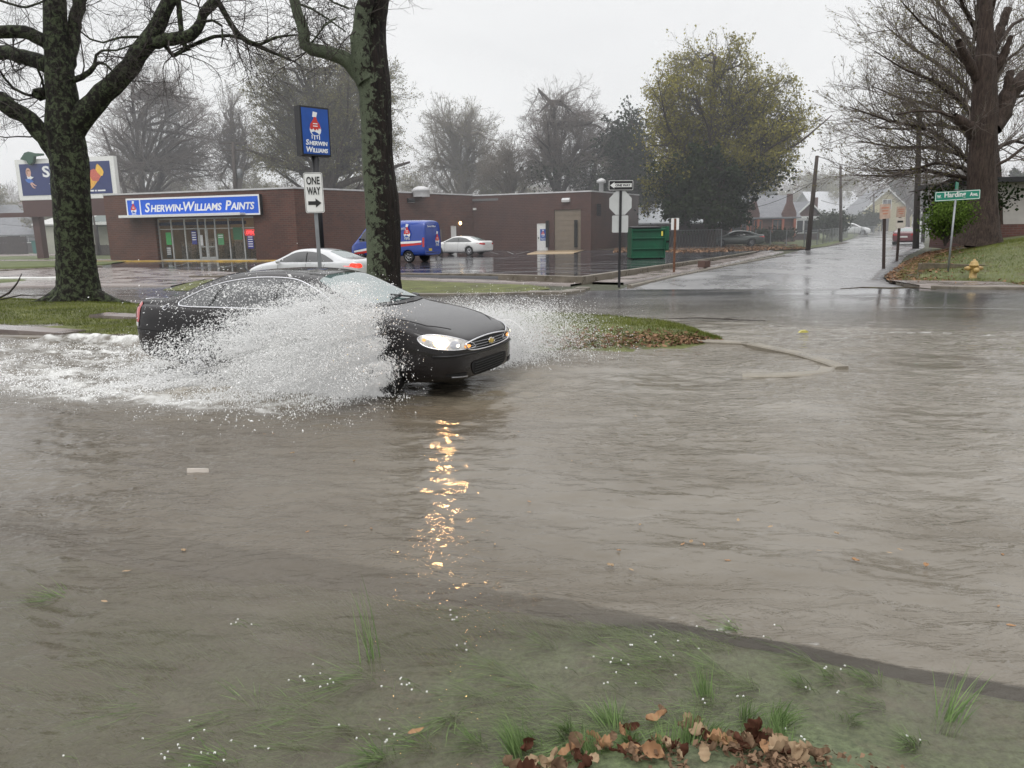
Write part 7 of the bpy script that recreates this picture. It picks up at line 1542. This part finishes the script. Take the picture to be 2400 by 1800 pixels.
def litter(name, label, C, size, rg, m):
    n = len(C); C = C.copy(); C[:, 2] += rg.uniform(.005, .035, n); u1 = rg.normal(size=(n, 3))*[1, 1, .35]; u1 /= np.linalg.norm(u1, axis=1, keepdims=True); v1 = np.cross(u1, rg.normal(size=(n, 3))*.35+[0, 0, 1]); v1 /= np.linalg.norm(v1, axis=1, keepdims=True); s = size*rg.uniform(.5, 1.3, n)[:, None]
    V = np.stack([C-u1*s, C-v1*s*.5+[0,0,.01], C+u1*s, C+v1*s*.5], 1).reshape(-1, 3); me = np_mesh(V, np.arange(n*4).reshape(-1, 4)); vattr(me, 'v', np.repeat(np.clip(rg.normal(size=n)*.28+.45, 0, 1), 4)); return tag(link(name, me, m), label, 'leaves', kind='stuff')
C, t, u_ = surf_pts(mn, mf, 30000, med_z, rg, 1.0); wgt = .8*np.exp(-((t-.20)/.15)**2)*sstep(.66, .80, u_)*sstep(.995, .95, u_); k = (rg.random(len(C)) < wgt*1.2) & (C[:, 2] > .0); litter('leaf_litter', 'brown leaf litter along the water side of the grassy island', C[k], .05, rg, M['litter'])
n = 36000; C = np.column_stack([rg.uniform(12.5, 27, n), rg.uniform(21, 58, n)]); x_e = np.interp(C[:, 1], [p[1] for p in BL], [p[0] for p in BL]); y_e = np.interp(C[:, 0], [12.8, 15, 22, 60], [24.4, 22.6, 20, 6]); dx_ = C[:, 0]-x_e; dy_ = C[:, 1]-y_e
k = (dx_ > 0) & (dy_ > .1) & (rg.random(n) < np.maximum(np.exp(-(dx_/1.8)**2), np.exp(-((dy_-1)/1.1)**2))*.9); C = C[k]; litter('leaf_litter', 'brown fallen leaves banked along the kerb round the hydrant corner', np.column_stack([C, bank_z(C[:, 0], C[:, 1])+.01]), .075, rg, M['litter'])
C, t, u_ = surf_pts([(8, 60), (14, 57), (23, 60)], [(10, 74), (18, 76), (27, 74)], 5000, lambda x, y, t, u: .04+0*x, rg); litter('leaf_litter', 'russet leaves carpeting the ground under the big spring tree', C, .14, rg, M['litter'])
ruled('leafy_ground', [(7.5, 67.5), (14.5, 62.5), (22.3, 59.5), (27, 66)], [(9, 79), (18, 80), (28, 80), (34, 78)], 30, 10, lambda x, y, t, u: .06+0*x, M['mud'])
ruled('front_lawns', [(23.5, 61.5), (27, 66.5), (42, 96), (60, 130)], [(21, 84), (24, 90), (34, 110), (48, 140)], 40, 14, lambda x, y, t, u: .07+.5*t*sstep(80, 110, y), M['lawn'])

# drowned lawn in front: tufts combed by the current towards the lower left
def zone(n, rg, dens):
    P = np.column_stack([rg.uniform(-3.2, 4.2, n), rg.uniform(1.6, 5.2, n)]); k = (P[:, 1] < y_kerb(P[:, 0])-.06) & (rg.random(n) < dens(P[:, 0], P[:, 1])); P = P[k]; return np.column_stack([P, verge_z(P[:, 0], P[:, 1])])
C = zone(190000, rg, lambda x, y: sstep(.38, .60, fbm(x*1.5+3, y*2.1, 88, 4))*(.25+.75*sstep(-1.5, .3, x))*(1-.75*sstep(1.5, 3, x)))
n = len(C); ln = rg.uniform(.05, .16, n); V, F, q = blades(C, np.minimum(ln*.8, -C[:, 2]+rg.normal(size=n)*.010+np.where(rg.random(n) < .3, .012, -.002)), rg.uniform(.003, .006, n), np.stack([-ln*.8, -ln*.5], 1)+rg.normal(size=(n, 2))*.03, rg, 2); me = np_mesh(V, F); vattr(me, 'v', np.repeat(rg.random(n), q)); tag(link('drowned_grass', me, M['blade_wet']), 'drowned lawn grass combed by the current in the foreground', 'grass', kind='stuff')
def tuft(label, px, py, n, h, reach, lean, seed, m='blade_wet', up=1.0, grp=None):
    rg = np.random.default_rng(seed); p = G(px, py, -.02); o = thing('grass_tuft', label, 'grass tuft', p, 0, grp)
    C = rg.normal(size=(n, 3))*[.018, .018, 0]; C[:, 2] = -.05; h *= 1.35; reach *= 1.5; a = math.radians(lean); L_ = reach*rg.uniform(.3, 1, n)[:, None]; ld = np.stack([np.cos(a+rg.normal(size=n)*.5), np.sin(a+rg.normal(size=n)*.5)], 1)*L_
    V, F, q = blades(C, h*rg.uniform(.5, 1.1, n)+.05, rg.uniform(.004, .008, n), ld, rg, 5, .45*(1-up)+.0); me = np_mesh(V, F); vattr(me, 'v', np.repeat(rg.random(n)*.6, q)); link('blades', me, M[m], o); return o
tuft('tall dark grass tuft with long upright blades standing out of the water', 873, 1552, 16, .30, .12, 130, 1, up=.9); tuft('combed dark grass trailing from the foot of the tall upright tuft', 868, 1575, 60, .05, .26, 215, 2)
tuft('dark arching grass tuft near the right end of the drowned lawn', 2215, 1702, 34, .14, .22, 30, 3, up=.7)
TG = 'bushy grass tufts poking through the flood'
for k, (a, b_, n_, h, r_, ln) in enumerate([(160, 1398, 60, .05, .20, 190), (370, 1640, 50, .04, .26, 215), (600, 1650, 60, .05, .26, 215), (740, 1660, 60, .05, .22, 215), (1065, 1672, 70, .06, .20, 240), (900, 1770, 90, .07, .16, 220), (540, 1785, 80, .07, .18, 215), (1335, 1712, 60, .09, .12, 250), (1580, 1545, 70, .05, .18, 190), (1480, 1540, 60, .04, .2, 185), (1690, 1560, 60, .05, .16, 180), (1655, 1640, 40, .12, .06, 100), (1750, 1680, 40, .10, .08, 280), (1820, 1690, 60, .11, .08, 300), (1610, 1770, 90, .12, .10, 60), (1700, 1785, 110, .13, .10, 280), (1830, 1760, 80, .12, .08, 100), (1440, 1712, 60, .09, .1, 120), (1220, 1775, 90, .12, .08, 150), (1960, 1580, 50, .05, .14, 200), (2050, 1590, 50, .05, .14, 190), (2150, 1740, 60, .06, .12, 200), (1890, 1600, 60, .05, .12, 185), (1990, 1680, 40, .06, .1, 260), (1180, 1560, 60, .04, .2, 190), (1290, 1500, 60, .04, .2, 185), (1100, 1450, 50, .035, .2, 190), (1740, 1470, 50, .04, .2, 190), (1900, 1540, 50, .04, .2, 190), (1260, 1740, 60, .07, .1, 200), (1480, 1745, 80, .10, .10, 250), (1560, 1800, 90, .12, .08, 90), (1655, 1740, 90, .11, .08, 300), (1765, 1735, 80, .10, .08, 250), (1130, 1740, 60, .06, .12, 210), (1390, 1795, 80, .10, .08, 120), (700, 1740, 60, .04, .2, 215), (820, 1700, 60, .04, .2, 210), (1000, 1740, 60, .05, .16, 220), (460, 1700, 50, .03, .22, 215), (1130, 1620, 60, .035, .22, 195), (1240, 1590, 60, .035, .22, 190), (1400, 1490, 60, .03, .2, 185), (1550, 1590, 60, .035, .2, 185), (1350, 1640, 60, .035, .2, 200), (2060, 1640, 60, .035, .16, 200), (1770, 1600, 60, .035, .18, 190)]):
    tuft('bushy green grass tuft poking through the muddy flood water', a, b_, n_, h, r_, ln, 10+k, grp=TG, up=.8)
# small white flowers
fpet = mat('white petals', (.82,.82,.80), .5, emit=.1); fst = mat('pale green stems', (.10,.14,.05), .6)
def flowers(label, px, py, n, spread, seed, grp):
    rg = np.random.default_rng(seed); p = G(px, py, 0); o = thing('flowering_plant', label, 'flowers', p, 0, grp); sm = MB(); pm_ = MB()
    for k in range(max(2, int(n*.7))):
        x, y = rg.standard_t(3, size=2)*spread*.8; x *= 1.7; h = rg.uniform(.008, .03); sm.tube([(x+.06, y+.03, -.03), (x+.03, y, h*.7), (x, y, h)], .0014, 4)
        for j in range(5):
            a = 2*PI*j/5+k; L_ = rg.uniform(.0035, .007); dx, dy = math.cos(a), math.sin(a); pm_.add([(x, y, h), (x+dx*L_*.6-dy*L_*.3, y+dy*L_*.6+dx*L_*.3, h+.003), (x+dx*L_, y+dy*L_, h-.003), (x+dx*L_*.6+dy*L_*.3, y+dy*L_*.6-dx*L_*.3, h+.003)], [(0,1,2,3)])
    sm.build('foliage', fst, o); pm_.build('blossom', fpet, o); return o
FG = 'small clusters of white flowers in the drowned grass'
for k, (a, b_, n_, s) in enumerate([(735, 1590, 10, .05), (790, 1610, 6, .05), (410, 1780, 14, .05), (480, 1770, 12, .05), (600, 1772, 4, .03), (965, 1615, 10, .04), (890, 1745, 12, .05), (1045, 1450, 8, .03), (1100, 1525, 5, .02), (570, 1460, 6, .04), (1545, 1540, 14, .06), (1450, 1555, 8, .06), (1350, 1580, 3, .03), (1520, 1505, 3, .02), (1930, 1580, 7, .03), (1895, 1625, 4, .01), (1965, 1632, 4, .01), (1655, 1650, 4, .006), (1733, 1638, 3, .006), (1885, 1745, 6, .015), (1800, 1500, 4, .04), (1650, 1480, 5, .05), (1415, 1610, 2, .005), (2125, 1732, 2, .01)]):
    flowers('cluster of tiny white flowers on thin stems in the drowned grass', a, b_, n_, s, 200+k, FG)
# leaves: three shapes, then copies
def leaf_mesh(seed, L_=.06, w=.45, curl_=.3, lobed=False):
    rg = np.random.default_rng(seed); n, k = 12, 7; u_ = np.linspace(0, 1, n)[:, None]; v_ = np.linspace(-1, 1, k)[None]
    wd = np.sin(PI*u_**.8)**.7*w*(1+(.35*np.abs(np.sin(u_*PI*3.5)) if lobed else .08*np.sin(u_*23)))
    x = (u_-.5)*L_*2; y = v_*wd*L_; z = L_*curl_*((u_-.5)**2*2+(v_*wd)**2*2.2)+L_*.12*np.sin(u_*9+v_*3+seed)*curl_*2+0*v_
    V = np.stack([x+0*v_, y, z], -1).reshape(-1, 3); i = np.arange(n-1)[:, None]*k+np.arange(k-1)[None]; me = np_mesh(V, np.stack([i, i+k, i+k+1, i+1], -1).reshape(-1, 4), True); vattr(me, 'v', np.repeat(rg.random(n)*.5+.3, k)); return me
LM = [leaf_mesh(1, 1, .42, .12), leaf_mesh(2, 1, .36, .2), leaf_mesh(3, 1, .5, .45, True), leaf_mesh(4, 1, .42, .75), leaf_mesh(5, 1, .55, .95, True)]
lm_f = [leafmat('tan leaf', (.28,.19,.12), (.46,.35,.23), .2), leafmat('orange leaf', (.30,.16,.085), (.46,.29,.17), .2), M['bigleaf'], leafmat('dark red leaf', (.04,.018,.012), (.13,.06,.04), .2)]
LV = []
for i, m_ in enumerate(LM):
    for j, q in enumerate(lm_f): c = m_.copy(); c.materials.append(q); LV.append(c)
def leaf(label, p, size, rot, shape, col, grp=None, cat='leaf', name='floating_leaf'):
    o = bpy.data.objects.new(name, LV[shape*4+col]); COL.objects.link(o); o.location = p; o.rotation_euler = rot; o.scale = (size,)*3; return tag(o, label, cat, grp)
rg = np.random.default_rng(12)
leaf('orange pointed leaf floating near the bottom edge of the picture', G(975, 1713, .012), .036, (.1, 0, .5), 1, 1); leaf('lone tan leaf drifting on the open brown water at far left', G(297, 1338, .01), .026, (0, 0, .3), 1, 0); leaf('small tan leaf just below and left of the lone drifting one', G(245, 1409, .01), .024, (0, 0, -.4), 0, 0)
LG = 'small tan leaves drifting on the flood'
fixed = [(810,1232),(870,1238),(1070,1277),(1160,1275),(1480,1335),(1430,1325),(1620,1270),(1600,1275),(1650,1276),(1705,1313),(2005,1313),(2110,1288),(2170,1325),(2195,1397),(2085,1295),(1730,1218),(1500,1230),(1805,1234),(1240,1200),(1450,1290),(1490,975),(1320,1040),(1530,1060),(1480,1080),(1340,1080),(1385,1085),(685,1062),(830,1080),(620,1017),(640,1016),(545,1143),(460,1120),(430,1290),(720,1246),(880,1060),(915,1010),(1920,1290),(2350,1300),(2340,1420),(1960,1250),(1240,1175),(2370,1465)]
for k, (a, b_) in enumerate(fixed): leaf('small tan leaf drifting on the open brown flood water', G(a, b_, .008), rg.uniform(.013, .025), (rg.normal()*.08, rg.normal()*.08, rg.uniform(0, 6)), int(rg.integers(0, 3)), int(rg.integers(0, 2)), LG)
PG = 'curled brown leaves heaped at the edge of the water'
pile = [(a+dx, b+dy) for dx, dy in ((0, 14), (15, 6)) for a, b in [(1240,1775),(1180,1790),(1300,1790),(1350,1760),(1400,1745),(1380,1785),(1440,1770),(1480,1780),(1500,1755),(1530,1780),(1560,1760),(1640,1715),(1660,1720),(1620,1690),(1600,1675),(1680,1740),(1700,1755),(1725,1735),(1745,1760),(1720,1780),(1780,1750),(1790,1785),(1760,1715),(1800,1720),(1850,1770),(1845,1790),(1870,1785),(1330,1738),(1420,1720),(1530,1725),(1470,1740),(1280,1760),(1220,1798),(1590,1795),(1650,1790),(1810,1798),(1540,1650),(1460,1690),(1375,1710),(1900,1790)]]
for k, (a, b_) in enumerate(pile):
    g0_ = G(a, b_, .05); z = float(verge_z(g0_.x, g0_.y)); leaf('curled brown leaf in the heap stranded at the edge of the water', (g0_.x, g0_.y, max(z, 0)+rg.uniform(.012, .045)), rg.uniform(.024, .048), (rg.normal()*.5, rg.normal()*.5, rg.uniform(0, 6)), int(rg.integers(2, 5)), int(rg.choice([0, 2, 2, 1, 3])), PG, name='stranded_leaf')
leaf('dark red brown leaf standing on edge at the left end of the leaf heap', G(1228, 1745, .05), .055, (1.2, .3, 1.1), 3, 3, name='stranded_leaf')
n = 2400; q = rg.normal(size=(n, 2)); C = np.column_stack([.70+q[:, 0]*.34, 2.36+q[:, 1]*.10]); C = C[fbm(C[:, 0]*6, C[:, 1]*9, 5, 3) > .44]; C = C[C[:, 1] > 2.1]; z_ = verge_z(C[:, 0], C[:, 1]); k = z_ > -.035; litter('leaf_litter', 'sodden brown leaf bits matted under the heap of curled leaves', np.column_stack([C, np.maximum(z_, .002)])[k], .016, rg, M['bigleaf'])
# bits of debris
o = MB().prism([(-.10,-.008),(-.05,-.014),(.08,-.012),(.10,0),(.06,.014),(-.06,.012)], -.022, .022).build('driftwood', mat('bleached wood', (.55,.50,.45), .6)); p = G(463, 1104, .012); o.location = p; o.rotation_euler = (1.4, 0, -.1); tag(o, 'flat pale piece of bleached wood floating on the left', 'driftwood')
o = MB().prism([(-.09,-.01),(-.04,.03),(.04,.035),(.09,.0),(.04,-.01)], -.04, .04).build('litter', mat('yellow wrapper', (.45,.40,.10), .4)); p = G(1883, 778, .02); o.location = p; tag(o, 'crumpled yellow scrap floating in the middle of the junction', 'litter')
o = MB().tube([(-1.1,0,.02),(-.5,.06,.05),(0,0,.04),(.4,-.03,.03),(.9,.05,.02)], [.006,.011,.012,.01,.005], 6).tube([(0,0,.04),(.35,.2,.06)], [.008,.004], 5).build('driftwood', M['twig_dark'], None, True); p = G(1690, 752, .0); o.location = p; o.rotation_euler = (0, 0, -.3); tag(o, 'thin dark stick lying in the shallow water of the junction', 'driftwood')
p = G(2085, 678, .12); o = MB().tube([(-1.3,.1,.0),(-.7,0,.05),(0,.03,.03),(.6,-.05,.06),(1.2,0,0)], [.01,.02,.022,.02,.01], 8).build('mud_heap', M['mud'], None, True); o.location = p; o.rotation_euler = (0, 0, -.25); tag(o, 'dark strip of mud and sodden debris in the gutter of the right corner', 'debris')

# ------------------------------------------------------------------ rain haze
hz = bpy.data.materials.new('rain haze'); hz.use_nodes = True; nt = hz.node_tree; nt.nodes.clear(); vs = N(nt, 'ShaderNodeVolumeScatter'); vs.inputs['Color'].default_value = (.95,.96,.98,1); vs.inputs['Density'].default_value = .0032; vs.inputs['Anisotropy'].default_value = .2; ve = N(nt, 'ShaderNodeEmission'); ve.inputs['Color'].default_value = (.95,.97,1,1); ve.inputs['Strength'].default_value = .0009; va = N(nt, 'ShaderNodeAddShader'); oo = N(nt, 'ShaderNodeOutputMaterial'); nt.links.new(vs.outputs[0], va.inputs[0]); nt.links.new(ve.outputs[0], va.inputs[1]); nt.links.new(va.outputs[0], oo.inputs['Volume'])  # scatter plus a weak added glow that replaces repeated scattering
o = MB().box(-260, 340, 48, 250, -1, 28).build('rain_haze', hz); tag(o, kind='structure')
# ------------------------------------------------------------------ sky, sun, camera
W = bpy.data.worlds.new('World'); SC.world = W; W.use_nodes = True
nt = W.node_tree; bg = nt.nodes['Background']; L = nt.links
SUN_EL, SUN_AZ = math.radians(55), math.radians(200)
sky = N(nt, 'ShaderNodeTexSky', sky_type='NISHITA', sun_disc=False); sky.sun_elevation = SUN_EL; sky.sun_rotation = SUN_AZ
sky.air_density = 1.0; sky.dust_density = 6.0; sky.ozone_density = 1.0
hs = N(nt, 'ShaderNodeHueSaturation'); hs.inputs['Saturation'].default_value = .12; hs.inputs['Value'].default_value = .014
L.new(sky.outputs[0], hs.inputs['Color'])
tc = N(nt, 'ShaderNodeTexCoord'); sx = N(nt, 'ShaderNodeSeparateXYZ'); L.new(tc.outputs['Generated'], sx.inputs[0])
# overcast luminance: about three times brighter overhead than at the horizon
grad = ramp(nt, sx.outputs['Z'], [(0.0, (.64,.652,.66)), (.10, (.70,.708,.716)), (.35, (.80,.805,.812)), (.6, (1.25,1.25,1.26)), (1.0, (1.7,1.7,1.72))])
mp = N(nt, 'ShaderNodeMapping'); mp.inputs['Scale'].default_value = (1.1, 1.1, 3.2); L.new(tc.outputs['Generated'], mp.inputs[0])
nz = N(nt, 'ShaderNodeTexNoise', i_Scale=1.7, i_Detail=5.0, i_Roughness=.55, i_Distortion=.6); L.new(mp.outputs[0], nz.inputs['Vector'])
cl = ramp(nt, nz.outputs[0], [(.3, (.86,.865,.87)), (.5, (.97,.97,.97)), (.72, (1.06,1.06,1.055))])
mu = N(nt, 'ShaderNodeMix', data_type='RGBA', blend_type='MULTIPLY'); mu.inputs[0].default_value = 1; L.new(grad.outputs[0], mu.inputs[6]); L.new(cl.outputs[0], mu.inputs[7])
ad = N(nt, 'ShaderNodeMix', data_type='RGBA', blend_type='ADD'); ad.inputs[0].default_value = 1; L.new(mu.outputs[2], ad.inputs[6]); L.new(hs.outputs[0], ad.inputs[7])
L.new(ad.outputs[2], bg.inputs['Color']); bg.inputs['Strength'].default_value = 1.1
sd = bpy.data.lights.new('sun', 'SUN'); sd.energy = .8; sd.angle = math.radians(25); sd.color = (1, .985, .96)
so = bpy.data.objects.new('sun', sd); COL.objects.link(so)
so.rotation_euler = (PI/2 - SUN_EL, 0, PI - SUN_AZ)
cd = bpy.data.cameras.new('camera'); cam = bpy.data.objects.new('camera', cd); COL.objects.link(cam)
cd.sensor_fit = 'HORIZONTAL'; cd.sensor_width = 36; cd.lens = 36 * FPX / 2400; cd.clip_end = 3000; cd.clip_start = .05
Mx = Matrix((( C_R.x, C_U.x, -C_F.x, 0), (C_R.y, C_U.y, -C_F.y, 0), (C_R.z, C_U.z, -C_F.z, CH), (0,0,0,1)))
cam.matrix_world = Mx; SC.camera = cam
SC.view_settings.view_transform = 'Standard'; SC.view_settings.look = 'None'; SC.view_settings.exposure = 0; SC.view_settings.gamma = 1
SC.cycles.use_denoising = True
try: SC.cycles.denoiser = 'OPENIMAGEDENOISE'
except Exception: pass
SC.cycles.max_bounces = 7; SC.cycles.diffuse_bounces = 4; SC.cycles.glossy_bounces = 3; SC.cycles.transparent_max_bounces = 24; SC.cycles.volume_bounces = 0
SC.cycles.sample_clamp_indirect = 6; SC.cycles.caustics_reflective = False; SC.cycles.caustics_refractive = False
SC.cycles.use_adaptive_sampling = True; SC.cycles.adaptive_threshold = .015
